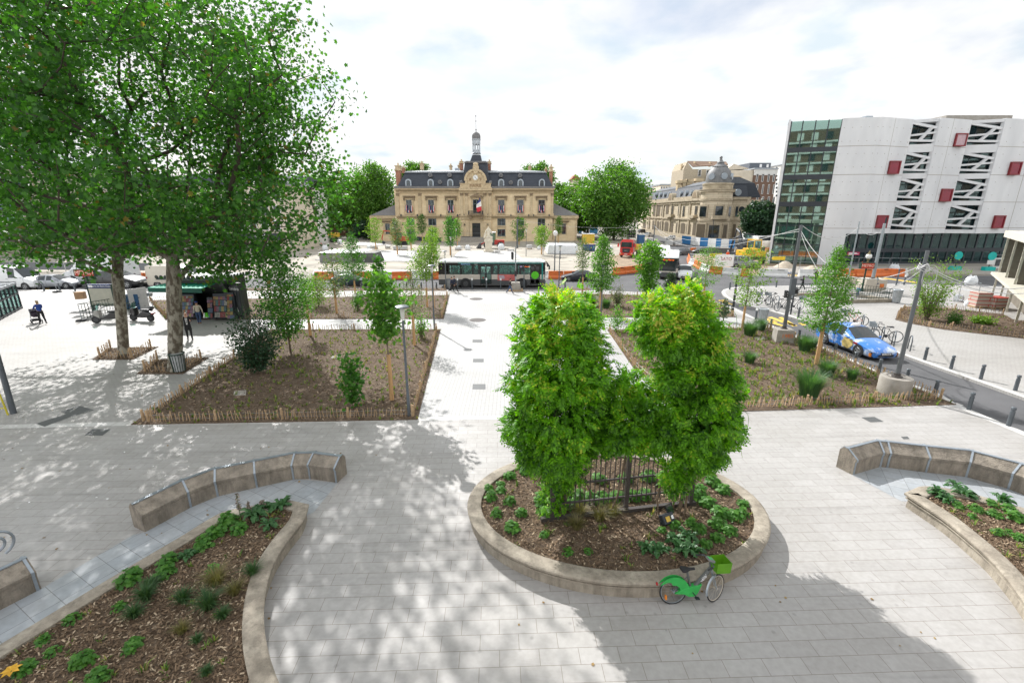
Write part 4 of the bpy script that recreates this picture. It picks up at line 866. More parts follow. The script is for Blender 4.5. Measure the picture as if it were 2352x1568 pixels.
yt('bright low leafy plant right of the bush in the far right bed','H',1500,390,290,380,260,prof='ball',nb=24,nleaf=900,size=.13,mat=lf_lite,stems=5,name='leafy_bush',cat='shrub',spread=.12)
yt('small dwarf pine beside the black striped pole',7,50,690,530,660,90,prof='cone',nb=16,nleaf=700,size=.12,mat=lf_pine,spread=.1,name='young_pine')
for x,y,s,lb in((700,1265,1.5,'biggest lavender bush near the front of the front right bed'),(840,1105,1.1,'dark lavender bush behind the biggest one'),(250,800,1.3,'tall lavender beside the concrete block with orange digits'),(670,920,1.2,'tall lavender between the concrete block and the sleeved hornbeam'),(330,760,1.2,'tall lavender left of the concrete block at the back of the bed'),(720,900,.9,'thin lavender beside the side street fence'),(250,1010,.9,'wispy lavender close to the wisteria'),(1030,1140,.7,'low lavender left of the round concrete block')):
 plant('lavender',G(7,x,y,BZ),lb,s*1.25,'lavender in the front right bed',cat='shrub')
for x,y,s,lb in((1590,900,1.0,'dark shrubby tuft left in the back right bed'),(1745,920,.8,'green tuft under the hornbeam in the back right bed')):plant('lavender',G(4,x,y,BZ),lb,s*1.6,'tufts in the back right bed',cat='shrub')
FT=[(3,1640,1320,1040,1280,170,'ball',lf_young),(3,1870,1420,1130,1330,200,'open',lf_lite),(3,2040,1300,1035,1210,90,'open',lf_young),(3,655,1300,1010,1200,100,'column',lf_maple),(3,540,1370,1050,1310,150,'ball',lf_young),(3,400,1420,1060,1330,110,'column',lf_grey),(3,180,1370,1050,1290,170,'open',lf_lite),(3,940,1430,1030,1330,120,'column',lf_maple),(3,1010,1330,1060,1240,100,'column',lf_young),(3,770,1440,1150,1400,150,'open',lf_lite)]
nm=['round young tree right of the tall pole before the town hall','thin light young tree before the right wing of the town hall','dark thin young tree at the right wing window','dark narrow young tree over the first ground floor windows','round green young tree left before the town hall facade','grey leaved young tree before the left corner of the town hall','pale open young tree before the left wing of the town hall','narrow dark hornbeam left of the town hall door','upright young tree just left of the town hall steps','bright drooping young tree behind the bus roof']
for(k,x,yb,t_,yc,wd,pf,mt),lb in zip(FT,nm):yt(lb,k,x,yb,t_,yc,wd,prof=pf,nb=34,nleaf=1500,size=.24,mat=mt,sleeve=1.6,tr=.07,spread=.3,z=0,group='young trees before the town hall')
m_th=brickmat('facade_stone',(.70,.55,.345),(.76,.62,.41),(.55,.42,.26),1.15,.62,.012,dirt=(.22,.65))
def wallbrick(m):
 t=m.node_tree;mp=[n for n in t.nodes if n.type=='MAPPING'][0];g=[n for n in t.nodes if n.type=='NEW_GEOMETRY'][0]
 s=N(t,'ShaderNodeSeparateXYZ');a=N(t,'ShaderNodeMath',operation='ADD');c=N(t,'ShaderNodeCombineXYZ')
 t.links.new(g.outputs['Position'],s.inputs[0]);t.links.new(s.outputs[0],a.inputs[0]);t.links.new(s.outputs[1],a.inputs[1])
 t.links.new(a.outputs[0],c.inputs[0]);t.links.new(s.outputs[2],c.inputs[1]);t.links.new(c.outputs[0],mp.inputs[0]);return m
wallbrick(m_th)
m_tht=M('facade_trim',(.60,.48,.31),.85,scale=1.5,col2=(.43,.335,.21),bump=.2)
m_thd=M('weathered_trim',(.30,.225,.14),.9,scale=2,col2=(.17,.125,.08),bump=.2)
m_slate=M('slate',(.022,.028,.04),.62,scale=1.2,col2=(.038,.046,.06),bump=.25,bscale=14,stretch=(1,1,4))
m_slateg=M('slate_grey',(.13,.13,.135),.75,scale=2,col2=(.20,.19,.185),bump=.3,bscale=10)
m_zroof=M('zinc_roof',(.30,.32,.34),.5,.3,var=.15,scale=2)
m_brick=wallbrick(brickmat('chimney_brick',(.33,.115,.06),(.40,.16,.09),(.3,.22,.17),.22,.075,.008))
m_clock=M('clock_face',(.78,.78,.76),.5,var=.04)
m_blue=M('flag_blue',(.015,.03,.18),.7);m_red=M('flag_red',(.55,.03,.045),.7);m_flagw=M('flag_white',(.75,.74,.72),.7)
m_wframe=M('window_frame',(.12,.15,.16),.6)
m_door=M('dark_door',(.012,.014,.016),.4)
YT=128.2
def T(x,y,d=0):return PY(3,x,y,YT+d)
r0=T(1195,1285);TH=thing('town_hall','cream stone town hall with slate mansard roof, clock gable and bell turret','town hall',(r0 .x,YT,RD))
class FB(MB):
 """pieces given by the photograph's lines on a facade plane: x0,x1,y0,y1 with a depth d0..d1 (negative = toward the square)"""
 def r(s,x0,x1,y0,y1,d0,d1):
  a=T(x0,y1,0);c=T(x1,y0,0);return s.bb(a.x,c.x,YT+d0,YT+d1,a.z,c.z)
B_=lambda b,n,m,p=TH,**k:b.build(n,m,p,world=True,**k)
B_(FB().r(398,1990,748,1290,0,16),'wall',m_th)
b=FB().r(1040,1355,748,1290,-.7,0);B_(b,'centre_bay',m_th)
for(x0,x1)in((120,398),(1990,2240)):
 b=FB().r(x0,x1,1036,1290,1.2,13);B_(b,'wing',m_th)
b=FB()
for(x0,x1)in((110,398),(1990,2252)):b.r(x0,x1,1024,1052,.5,13.3);b.r(x0+6,x1-4,1052,1066,.9,13.2)
B_(b,'wing_cornice',m_tht)
b=FB()
for(x0,x1,rx0,rx1,rd)in((112,398,165,398,0),(1990,2255,1990,2200,0)):
 z0=T(0,1024).z;a=T(x0,1024).x;c=T(x1,1024).x
 if x0<500:P=[(a,YT+.4,z0),(c,YT+.4,z0),(c,YT+13,z0),(a,YT+13,z0)];rz=T(398,885).z;Q=[(c,YT+5,rz),(c,YT+9,rz)];b.add(P+Q,[(0,1,4),(2,3,5),(3,0,4,5),(1,2,5,4)])
 else:P=[(a,YT+.4,z0),(c,YT+.4,z0),(c,YT+13,z0),(a,YT+13,z0)];rz=T(1990,885).z;Q=[(a,YT+5,rz),(a,YT+9,rz)];b.add(P+Q,[(0,1,4),(2,3,5),(1,2,5,4),(3,0,4,5)])
each(b,'wing_roof',m_slateg,TH,world=True)
b=FB().r(378,2002,748,760,-1.0,16.5).r(384,1996,760,772,-.7,16.3).r(392,1994,772,796,-.25,.05);b.r(1030,1366,752,772,-1.7,0).r(1036,1360,772,798,-1.05,0)
B_(b,'cornice',m_tht)
b=FB().r(390,1996,1018,1030,-.7,0).r(394,1992,1030,1052,-.35,0).r(1034,1362,1018,1030,-1.4,0).r(1038,1358,1030,1062,-1.0,0)
B_(b,'string_course',m_tht)
b=FB()
for x in np.arange(398,1990,11):b.r(x,x+5,1040,1048,-.5,-.3)
for x in list(np.arange(122,396,11))+list(np.arange(1992,2240,11)):b.r(x,x+5,1040,1048,.6,.95)
for x in np.arange(396,1990,9):b.r(x,x+4,768,774,-.85,-.6)
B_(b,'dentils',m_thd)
def pil(b,x,w_,y0,y1,d):b.r(x-w_/2,x+w_/2,y0+26,y1-14,d-.28,d).r(x-w_/2-4,x+w_/2+4,y1-14,y1,d-.38,d)
for xs,q in(((402,628,1766,1980),(24,796,1018,0)),((1056,1108,1292,1346),(26,796,1018,-.7)),((1062,1118,1292,1340),(30,1062,1285,-.7)),((430,1972),(26,1066,1285,0)),((140,2228),(22,1066,1285,1.2))):
 for x in xs:b=FB();pil(b,x,*q);B_(b,'pilaster',m_tht)
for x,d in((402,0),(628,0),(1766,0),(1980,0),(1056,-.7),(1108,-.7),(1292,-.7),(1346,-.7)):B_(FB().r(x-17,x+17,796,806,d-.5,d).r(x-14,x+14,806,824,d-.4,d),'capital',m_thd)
def win(x0,x1,y0,y1,d,bars,nm='window',rails=1,sill=True,mt=None):
 f=FB();t=5
 f.r(x0,x0+t,y0,y1,d-.06,d+.1).r(x1-t,x1,y0,y1,d-.06,d+.1).r(x0+t,x1-t,y0,y0+t,d-.06,d+.1).r(x0+t,x1-t,y1-t,y1,d-.06,d+.1)
 for k in range(1,bars+1):
  xx=x0+(x1-x0)*k/(bars+1);f.r(xx-2,xx+2,y0+t,y1-t,d-.05,d+.05)
 for k in range(1,rails+1):
  yy=y0+(y1-y0)*(.32 if rails==1 else k/(rails+1));f.r(x0+t,x1-t,yy-2,yy+2,d-.055,d+.05)
 o=B_(f,nm,m_wframe);p=FB().r(x0+t/2,x1-t/2,y0+t/2,y1-t/2,d-.02,d+.02);q=p.build('pane',mt or m_glassd,o,world=False)
 Mi=ROOTM[TH.name].inverted();q.data.transform(Mi);return o
FX=[519,744,943,1459,1653,1870]
sur=FB();hood=FB()
for x in FX:
 win(x-33,x+33,864,1000,-.05,1)
 sur.r(x-46,x-33,858,1010,-.22,.02).r(x+33,x+46,858,1010,-.22,.02).r(x-46,x+46,848,864,-.22,.02).r(x-42,x+42,1000,1012,-.4,.02)
 hood.r(x-62,x+62,824,834,-.75,0).r(x-56,x+56,834,846,-.45,0).r(x-58,x-47,846,872,-.4,0).r(x+47,x+58,846,872,-.4,0)
win(1170,1252,862,1000,-.75,1)
sur.r(1156,1170,856,1010,-.95,-.7).r(1252,1266,856,1010,-.95,-.7).r(1156,1266,846,862,-.95,-.7)
hood.r(1142,1282,828,838,-1.5,-.7);a=T(1148,828);c=T(1276,828);e=T(1212,800);hood.ext([(a.x,YT-1.4,a.z),(c.x,YT-1.4,c.z),(e.x,YT-1.4,e.z)],(0,.7,0))
GW=[(496,570),(716,794),(908,984),(1420,1500),(1626,1692),(1830,1906)]
for x0,x1 in GW:
 win(x0,x1,1056,1126,-.04,1,rails=0);win(x0,x1,1164,1236,-.04,1,rails=0)
 sur.r(x0-5,x1+5,1126,1136,-.28,.02).r(x0-4,x1+4,1136,1158,-.12,.02).r(x0-5,x1+5,1158,1164,-.2,.02).r(x0-6,x1+6,1236,1246,-.2,.02)
for x0,x1 in((260,318),(2082,2124)):
 win(x0,x1,1106,1216,1.16,1,rails=1)
 sur.r(x0-12,x0,1100,1222,1.0,1.22).r(x1,x1+12,1100,1222,1.0,1.22).r(x0-12,x1+12,1092,1106,1.0,1.22);hood.r(x0-34,x1+34,1078,1086,.6,1.22).r(x0-28,x1+28,1086,1094,.9,1.22)
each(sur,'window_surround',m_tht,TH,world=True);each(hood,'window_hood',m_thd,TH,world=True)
dr=B_(FB().r(1163,1250,1100,1242,-.80,-.6),'door',m_door)
for x in(1185,1228):
 q=FB().r(x-14,x+14,1128,1150,-.85,-.8);q=q.build('pane',m_glassd,dr);q.data.transform(ROOTM[TH.name].inverted())
B_(FB().r(1140,1163,1078,1250,-1.0,-.7).r(1250,1274,1078,1250,-1.0,-.7).r(1140,1274,1072,1100,-1.05,-.7).r(1163,1250,1242,1290,-.8,-.6),'door_surround',m_tht)
B_(FB().r(1126,1282,1014,1024,-2.3,-.7),'balcony',m_thd)
b=FB()
for x in np.arange(1130,1282,8):b.r(x,x+2.5,982,1014,-2.25,-2.2)
b.r(1128,1280,976,982,-2.3,-2.15).r(1128,1140,976,1014,-2.3,-2.0).r(1268,1280,976,1014,-2.3,-2.0)
B_(b,'balcony_railing',m_iron)
b=FB()
for x in(1150,1262):b.r(x-14,x+14,1030,1058,-2.0,-1.0)
each(b,'bracket',m_thd,TH,world=True)
def mansard(b,xb0,xb1,yb,xt0,xt1,yt,db0,db1,dt0,dt1):
 a=T(xb0,yb);c=T(xb1,yb);e=T(xt0,yt);f=T(xt1,yt)
 P=[(a.x,YT+db0,a.z),(c.x,YT+db0,a.z),(c.x,YT+db1,a.z),(a.x,YT+db1,a.z),(e.x,YT+dt0,e.z),(f.x,YT+dt0,e.z),(f.x,YT+dt1,e.z),(e.x,YT+dt1,e.z)]
 return b.add(P,[(0,1,5,4),(1,2,6,5),(2,3,7,6),(3,0,4,7),(4,5,6,7),(3,2,1,0)])
b=mansard(FB(),400,1982,724,455,1922,578,-.2,16,2.6,13.5);rf=B_(b,'roof',m_slate)
b=FB().r(376,2006,728,748,-1.15,16.6);B_(b,'gutter',m_slateg)
b=mansard(FB(),448,1930,580,462,1914,566,2.2,13.8,2.4,13.6);mansard(b,462,1914,566,640,1760,538,2.4,13.6,7.5,8.5);B_(b,'upper_roof',m_zroof)
b=mansard(FB(),1058,1340,724,1084,1310,484,-.7,7,.5,5.5);B_(b,'pavilion_roof',m_slate)
b=FB().r(1078,1314,474,486,.1,5.9).r(1090,1302,466,474,.5,5.5);B_(b,'pavilion_cap',m_slateg)
b=mansard(FB(),1136,1254,466,1158,1240,397,1.2,4.8,1.8,4.2);B_(b,'turret_base',m_slate)
cx=T(1195,300).x;cy=YT+3;zt=lambda y:T(1195,y,3).z;px3=abs(T(1196,300,3).x-T(1195,300,3).x)
b=MB();b.lathe([(44*px3,zt(398)),(46*px3,zt(392)),(40*px3,zt(386)),(40*px3,zt(382))],(cx,cy,0),16);B_(b,'turret_sill',m_zinc)
m_lant=M('lantern_zinc',(.42,.45,.48),.5,.3,var=.3,scale=2)
b=MB()
for k in range(8):
 a=k*math.pi/4+.39;p=(cx+37*px3*math.cos(a),cy+37*px3*math.sin(a));b.cyl((*p,zt(385)),(*p,zt(298)),5*px3,4.5*px3,8)
 q=(cx+37*px3*math.cos(a+math.pi/4),cy+37*px3*math.sin(a+math.pi/4));b.beam((*p,zt(362)),(*q,zt(362)),.12,.35);b.beam((*p,zt(292)),(*q,zt(292)),.25,.6);b.beam((*p,zt(385)),(*q,zt(345)),.06,.06)
b.lathe([(41*px3,zt(298)),(43*px3,zt(290)),(41*px3,zt(262)),(46*px3,zt(256)),(46*px3,zt(248))],(cx,cy,0),16);B_(b,'lantern',m_lant)
b=MB();b.lathe([(46*px3,zt(250)),(43*px3,zt(244)),(44*px3,zt(225)),(42*px3,zt(205)),(34*px3,zt(188)),(20*px3,zt(178)),(6*px3,zt(172)),(3*px3,zt(160))],(cx,cy,0),16);B_(b,'dome',m_slateg,smooth=True)
b=MB();b.ell((cx,cy,zt(150)),(7*px3,7*px3,8*px3),10,6);b.cyl((cx,cy,zt(145)),(cx,cy,zt(0)),.05,.03,6)
for y in(62,10):b.ell((cx,cy,zt(y)),(.14,.14,.18),6,4)
B_(b,'finial',m_slateg)
z1=lambda y:T(1198,y).z;gx=T(1198,640).x;k3=T(1199,640).x-gx
arc=[(gx+104*k3*math.cos(a),YT-1.2,z1(672)+104*k3*math.sin(a))for a in np.linspace(0,math.pi,20)]
b=MB();b.ext([(gx-104*k3,YT-1.2,z1(700)),(gx+104*k3,YT-1.2,z1(700))]+arc,(0,1.4,0));B_(b,'clock_gable',m_tht)
b=MB()
for i in range(19):
 p0=Vector(arc[i]);p1=Vector(arc[i+1]);b.beam(p0+Vector((0,-.1,0)),p1+Vector((0,-.1,0)),.5,.55)
B_(b,'gable_moulding',m_tht)
b=FB().r(1044,1354,704,742,-1.5,0).r(1036,1362,740,750,-1.7,0).r(1040,1358,698,705,-1.65,0).r(1096,1114,664,700,-1.6,-1.2).r(1282,1300,664,700,-1.6,-1.2);B_(b,'name_band',m_tht)
b=MB();b.disc((gx,YT-1.28,z1(640)),28*k3,(0,1,0),28,.14);ck=B_(b,'clock',m_clock)
b=MB()
for k in range(12):
 a=k*math.pi/6;b.beam((gx+22*k3*math.sin(a),YT-1.37,z1(640)+22*k3*math.cos(a)),(gx+26*k3*math.sin(a),YT-1.37,z1(640)+26*k3*math.cos(a)),.09,.03)
b.beam((gx,YT-1.38,z1(640)),(gx+18*k3,YT-1.38,z1(640)-18*k3),.12,.03);b.beam((gx,YT-1.38,z1(640)),(gx-9*k3,YT-1.38,z1(640)+10*k3),.14,.03)
h=b.build('hands',m_door,ck);h.data.transform(ROOTM[TH.name].inverted())
b=MB()
for i in range(24):
 a=i*math.pi/12;c=a+math.pi/12;b.beam((gx+30*k3*math.cos(a),YT-1.3,z1(640)+30*k3*math.sin(a)),(gx+30*k3*math.cos(c),YT-1.3,z1(640)+30*k3*math.sin(c)),.22,.25)
B_(b,'clock_ring',m_tht)
b=MB();b.ext([T(1168,520,-1.5),T(1180,508,-1.5),T(1216,508,-1.5),T(1228,520,-1.5),T(1228,560,-1.5),T(1216,590,-1.5),T(1197,600,-1.5),T(1178,590,-1.5),T(1168,560,-1.5)],(0,.7,0));b.ell(T(1197,500,-1.2),(.7,.4,.45),10,6);B_(b,'coat_of_arms',m_tht)
m_let=M('carved_letters',(.22,.12,.06),.9)
TL=ROOTM[TH.name].inverted()
for s,x,y,sz in(('MAIRIE',1200,723,1.1),('R',1146,662,1.1),('F',1252,662,1.1)):
 p=T(x,y);text('lettering',s,m_let,sz*.55*1.7,TL@Matrix.Translation((p.x,YT-1.53 if len(s)>1 else YT-1.24,p.z))@FRONT,TH,.03)
for x in(510,738,938,1458,1655,1873):
 c=T(x,690);w_=T(x+25,690).x-c.x;z0=T(x,734).z;zc=T(x,684).z;b=MB()
 o_=[(c.x-w_*1.25,YT-.15,z0),(c.x+w_*1.25,YT-.15,z0)]+[(c.x+w_*1.25*math.cos(a),YT-.15,zc+w_*1.25*math.sin(a))for a in np.linspace(0,math.pi,12)]
 b.ext(o_,(0,2.4,0));d=B_(b,'dormer',m_zinc)
 i_=[(c.x-w_*.72,YT-.2,z0+.3),(c.x+w_*.72,YT-.2,z0+.3)]+[(c.x+w_*.72*math.cos(a),YT-.2,zc+w_*.72*math.sin(a))for a in np.linspace(0,math.pi,12)]
 q=MB().ext(i_,(0,.1,0)).build('pane',m_glassd,d);q.data.transform(TL)
 f=MB().bb(c.x-.06,c.x+.06,YT-.26,YT-.2,z0+.3,zc+w_*.7).bb(c.x-w_*.7,c.x+w_*.7,YT-.255,YT-.2,zc-.15,zc-.03).build('frame',m_wframe,d);f.data.transform(TL)
for x,y in((740,620),(936,620),(1455,622),(1650,625),(838,692),(1556,697)):
 c=T(x,y,1.2 if y>650 else 2.0);dd=(0,-1,.25);b=MB();b.disc(c+Vector((0,-.5,0)),21*k3,dd,18,1.4);o=B_(b,'round_dormer',m_slateg);q=MB().disc(c+Vector((0,-1.24,.18)),12*k3,dd,16,.1).build('pane',m_glassd,o);q.data.transform(TL)
b=FB()
for x in(445,610,664,848,1016,1084,1040,1322,1557,1738,1788,1944):b.r(x-5,x+5,1010,1024,-1.3,-.9).r(x-4,x+4,1024,1034,-1.2,-1.0)
each(b,'spotlight',m_dmetal,TH,world=True)
b=FB()
for x in(458,1088,1324,1938):b.r(x-4,x+4,1108,1124,-1.0,-.6)
each(b,'wall_lamp',m_dmetal,TH,world=True)
b=MB()
for x in(1050,1348):b.ell(T(x,684,-1.3)+Vector((0,0,0)),(.45,.45,.45),8,5);b.cyl(T(x,704,-1.3),T(x,672,-1.3),.18,.08,8)
each(b,'urn',m_slateg,TH,world=True)
for x,y0,y1,w_,d,sc in((404,505,718,34,3,1),(1968,520,722,34,3,1),(643,487,556,26,8,0),(1050,466,560,28,6,1),(1336,470,560,28,6,1),(940,512,556,20,9,0),(1752,525,575,26,8,0),(455,530,590,22,11,1),(1916,545,590,20,11,1),(1028,508,556,22,10,0)):
 a=T(x-w_/2,y1,d);c=T(x+w_/2,y0,d);zc=c.z;b=MB().bb(a.x,c.x,YT+d,YT+d+1.6,a.z,zc-(zc-a.z)*.28);o=B_(b,'chimney',m_brick if sc else m_tht)
 h_=(zc-a.z)*.28;q=MB().bb(a.x-.2,c.x+.2,YT+d-.2,YT+d+1.8,zc-h_,zc-h_*.72).bb(a.x,c.x,YT+d,YT+d+1.6,zc-h_*.72,zc-h_*.3).bb(a.x-.15,c.x+.15,YT+d-.15,YT+d+1.75,zc-h_*.3,zc-h_*.12);q.cyl(((a.x+c.x)/2,YT+d+.8,zc-h_*.12),((a.x+c.x)/2,YT+d+.8,zc+.5),.22,.18,8)
 q=q.build('chimney_cap',m_tht,o);q.data.transform(TL)
B_(FB().r(952,994,515,548,7,9),'roof_vent',m_zinc)
b=MB();a=T(1050,1290,-1);c=T(1286,1290,-1)
for i in range(7):b.bb(a.x,c.x,YT-1-.42*(i+1)-.3,YT-.7,RD+(6-i)*.17,RD+(7-i)*.17)
B_(b,'steps',m_conc)
def cloth(p,d,w_,h,k=6,wave=.12,droop=0):
 V=[];F=[]
 d=Vector(d)
 for i in range(k+1):
  for j in range(5):
   f=i/k;q=p+d*w_*f+Vector((0,0,-h*j/4-droop*f));q+=Vector((0,math.sin(f*7+j*.6)*wave,0));V.append(q)
 F=[(i*5+j,(i+1)*5+j,(i+1)*5+j+1,i*5+j+1)for i in range(k)for j in range(4)]
 return MB().add(V,F)
def banner(o,quad,mats):
 """a hanging flag: three vertical bands side by side between the top and bottom edges"""
 (a,b_,c,d)=[Vector(q)for q in quad]
 for i,m_ in enumerate(mats):
  V=[]
  for j in range(6):
   f=j/5
   for g in(i/3,(i+1)/3):V.append(a.lerp(b_,g).lerp(d.lerp(c,g),f)+Vector((0,.08*math.sin(f*6+g*5),0)))
  MB().add(V,[(2*j,2*j+1,2*j+3,2*j+2)for j in range(5)]).build(['blue_band','white_band','red_band'][i]if len(mats)==3 else 'cloth',m_,o,world=True)
fl=thing('flag','large blue white red flag on a staff over the town hall door','flag',T(1215,1000,-2.2))
MB().cyl(T(1205,985,-2.2),T(1238,822,-4.2),.06,.05,8).build('staff',m_wood,fl,world=True)
P=[[T(1234,836,-4.1),T(1210,920,-3.4)],[T(1240,838,-4.2),T(1252,880,-4.2)]]
for nm,m_,q in(('blue_band',m_blue,[(1236,836),(1226,870),(1206,912),(1250,878),(1244,850)]),('white_band',m_flagw,[(1206,912),(1250,878),(1256,930),(1228,938),(1204,946)]),('red_band',m_red,[(1204,946),(1228,938),(1256,930),(1258,972),(1236,982),(1218,992),(1208,972)])):
 b=MB();b.ext([T(x,y,-3.8+.15*(i%2))for i,(x,y)in enumerate(q)],(0,.12,0));b.build(nm,m_,fl,world=True)
for i,x in enumerate(FX):
 hn=['leftmost','second','third','fourth','fifth','rightmost'][i]
 for j,(dx_,dy_,ms_,w2)in enumerate(((-30 if i not in(0,)else-38,0,[m_blue,m_flagw,m_red],12),(-16 if i==0 else-10,4,[m_blue],16),(16,6,[m_blue,m_flagw,m_red],16),(-14,52,[m_blue,m_flagw,m_red],18))):
  y0=918+dy_;xx=x+dx_;hh=60 if j<3 else 26
  f=thing('small_flag',f'{["tilted tricolour flag at the left side","blue starred flag","tricolour flag at the right side","low tricolour drape"][j]} of the {hn} first floor window','flag',T(xx,y0,-.9),0,'flags on the town hall windows')
  if j<3:MB().cyl(T(xx+6,y0+62,-.5),T(xx+(2 if j else-3),y0-12,-1.0),.035,.03,6).build('staff',m_wood,f,world=True)
  banner(f,[T(xx,y0,-.95),T(xx+w2,y0-2,-.95),T(xx+w2+2,y0+hh,-.8),T(xx-2,y0+hh-4,-.8)],ms_)
def PV(k,x,y,A,B):
 r=ray(k,x,y);d=(B[0]-A[0],B[1]-A[1]);t=(A[0]*d[1]-A[1]*d[0])/(r.x*d[1]-r.y*d[0]);return Vector((r.x*t,r.y*t,HC+r.z*t))
m_pc=M('pale_concrete',(.58,.59,.605),.8,scale=.35,col2=(.70,.71,.72),bump=.12,bscale=6,world=True,stretch=(1,1,.35))
m_pcd=M('concrete_joint',(.33,.30,.27),.9)
def facade_glass(name,tint,refl,body,gl):
 m=bpy.data.materials.new(name);m.use_nodes=True;t=m.node_tree;t.nodes.remove(t.nodes['Principled BSDF']);tr=N(t,'ShaderNodeBsdfTransparent');tr.inputs[0].default_value=(*tint,1);g=N(t,'ShaderNodeBsdfGlossy');g.inputs[0].default_value=(*refl,1);g.inputs[1].default_value=.02
 d=N(t,'ShaderNodeBsdfDiffuse');d.inputs[0].default_value=(*body,1);m1=N(t,'ShaderNodeMixShader');m1 .inputs[0].default_value=.45;t.links.new(d.outputs[0],m1 .inputs[1]);t.links.new(tr.outputs[0],m1 .inputs[2]);m2=N(t,'ShaderNodeMixShader');m2 .inputs[0].default_value=gl;t.links.new(m1 .outputs[0],m2 .inputs[1]);t.links.new(g.outputs[0],m2 .inputs[2]);t.links.new(m2 .outputs[0],t.nodes['Material Output'].inputs[0]);MATS[name]=m;return m
m_gg=facade_glass('green_glass',(.55,.82,.74),(.62,.86,.78),(.02,.055,.045),.26)
m_gd=facade_glass('dark_glass',(.25,.40,.42),(.5,.68,.70),(.012,.03,.035),.13)
m_redg=M('red_glass',(.21,.008,.025),.2,var=.15,scale=1.5);m_redf=M('red_frame',(.20,.012,.018),.4)
m_floor=M('office_floor',(.45,.46,.45),.8);m_back=M('office_wall',(.20,.25,.24),.85,scale=.4,var=.4)
pln=[(200,160,72.5),(655,140,70.7),(1000,128,69.7),(1280,150,71.6),(1515,135,70.3),(1790,155,72.0),(2085,140,70.7),(2760,165,73.4)]
PP=[PY(6,x,y,Y)for x,y,Y in pln];H=PP[0].z
MBL=thing('concrete_office_building','white concrete office block with glass corner, slanted trusses and red box windows','building',(PP[2].x,PP[2].y,RD))
def wq(b,A,B,u0,u1,z0,z1,d0,d1):
 """a slab on the vertical plane A-B, u along it, d behind (+) or before (-) it"""
 A=Vector((A[0],A[1],0));d=Vector((B[0]-A[0],B[1]-A[1],0));n=Vector((-d.y,d.x,0)).normalized();n=n if n.y>0 else-n
 a=A+d*u0;c=A+d*u1;return b.prism([tuple((a+n*d0)[:2]),tuple((c+n*d0)[:2]),tuple((c+n*d1)[:2]),tuple((a+n*d1)[:2])],z0,z1)
b_=lambda b,n,m,**k:b.build(n,m,MBL,world=True,**k)
zb=PV(6,1060,1145,PP[2],PP[3]).z
zz=lambda y,i=1:PV(6,(pln[i][0]),y,PP[i],PP[i+1]).z
gz=[PV(6,150,y,PP[0],PP[1]).z for y in(400,440,635,678,870,910)]
b=MB()
for i in(1,2,4,6):wq(b,PP[i],PP[i+1],0,1,zb,H,0,.5)
each(b,'concrete_panel',m_pc,MBL,world=True)
b=MB();wq(b,PP[1],PP[2],0,.66,RD,zb,0,.6);b_(b,'concrete_leg',m_pc)
EX=PY(6,178,190,98).x
b=MB();b.prism([(PP[0].x-.35,PP[0].y-.1),(PP[0].x,PP[0].y-.1),(EX+.4,98),(EX,98)],RD,H+.1);b_(b,'end_wall',m_pc)
b=MB();b.prism([(p.x,p.y+.6)for p in PP]+[(PP[-1].x,98),(EX+.3,98)],H-.6,H-.2);b_(b,'roof',m_zroof)
b=MB();b.bb(PY(6,1560,130,84).x,PP[-1].x,84,98,H-.2,PY(6,1650,113,84).z);b_(b,'roof_block',m_conc)
b=MB();b.bb(PY(6,860,120,76).x,PY(6,920,120,76).x,76,78,H-.2,PY(6,880,118,76).z);b_(b,'roof_vent',m_zinc)
jz=[PV(6,1000,y,PP[2],PP[3]).z for y in(380,633,872,1100)]
b=MB()
for i in(1,2,4,6):
 for z in jz:wq(b,PP[i],PP[i+1],0,1,z-.035,z+.035,-.012,.1)
 if i!=1:wq(b,PP[i],PP[i+1],.42,.425,zb,H,-.012,.1)
b_(b,'joints',m_pcd)
b=MB()
for i in(1,2,4,6):
 for k in range(len(jz)+1):
  for f in np.linspace(.08,.94,5):
   A=PP[i].lerp(PP[i+1],f);z=(([H-.6]+jz)[k]+(jz+[zb])[k])/2
   for s in(-.9,.9):b.disc((A.x,A.y-.01,z+s),.05,(0,1,0),6,.03)
b_(b,'tie_holes',m_pcd)
b=MB();wq(b,PP[0],PP[1],.0,1,RD+.05,H-.15,.05,.09);b_(b,'glazing',m_gg)
b=MB()
for k in range(3):wq(b,PP[0],PP[1],0,1,gz[2*k+1],gz[2*k],-.03,.14)
for u in(0,.25,.5,.75,1):wq(b,PP[0],PP[1],max(0,u-.008),min(1,u+.008),RD,H-.1,-.02,.12)
wq(b,PP[0],PP[1],0,.03,RD,H-.1,-.05,.3)
for z in(PV(6,80,1075,PP[0],PP[1]).z,PV(6,60,1240,PP[0],PP[1]).z):wq(b,PP[0],PP[1],0,1,z-.06,z+.06,-.02,.1)
b_(b,'mullions',m_dmetal)
b=MB()
for z in[(gz[2*k]+gz[2*k+1])/2 for k in range(3)]:b.prism([(PP[0].x+.3,73.2),(PP[7].x,73.2),(PP[7].x,84),(PP[0].x+.4+(EX-PP[0].x)*.45,84)],z-.25,z+.25)
each(b,'floor_slab',m_floor,MBL,world=True)
b=MB();b.bb(PP[0].x+.4+(EX-PP[0].x)*.46,PP[7].x,84,84.3,RD,H-.7);b_(b,'rear_wall',m_back)
m_in=M('office_cupboard',(.62,.60,.55),.8)  # plain pale colour of the furniture boxes inside the glass corner
b=MB()
for k in range(4):
 z=[gz[1],gz[3],gz[5],RD][k]
 for j in range(7):b.bb(PP[0].x+2+j*1.3,PP[0].x+2+j*1.3+random.uniform(.4,1.0),75.5,76.2,z+.2,z+random.uniform(.9,2.3))
b.bb(PP[0].x+.5,PP[1].x,76.5,77,RD+2.2,RD+3.2);each(b,'cupboard',m_in,MBL,world=True)
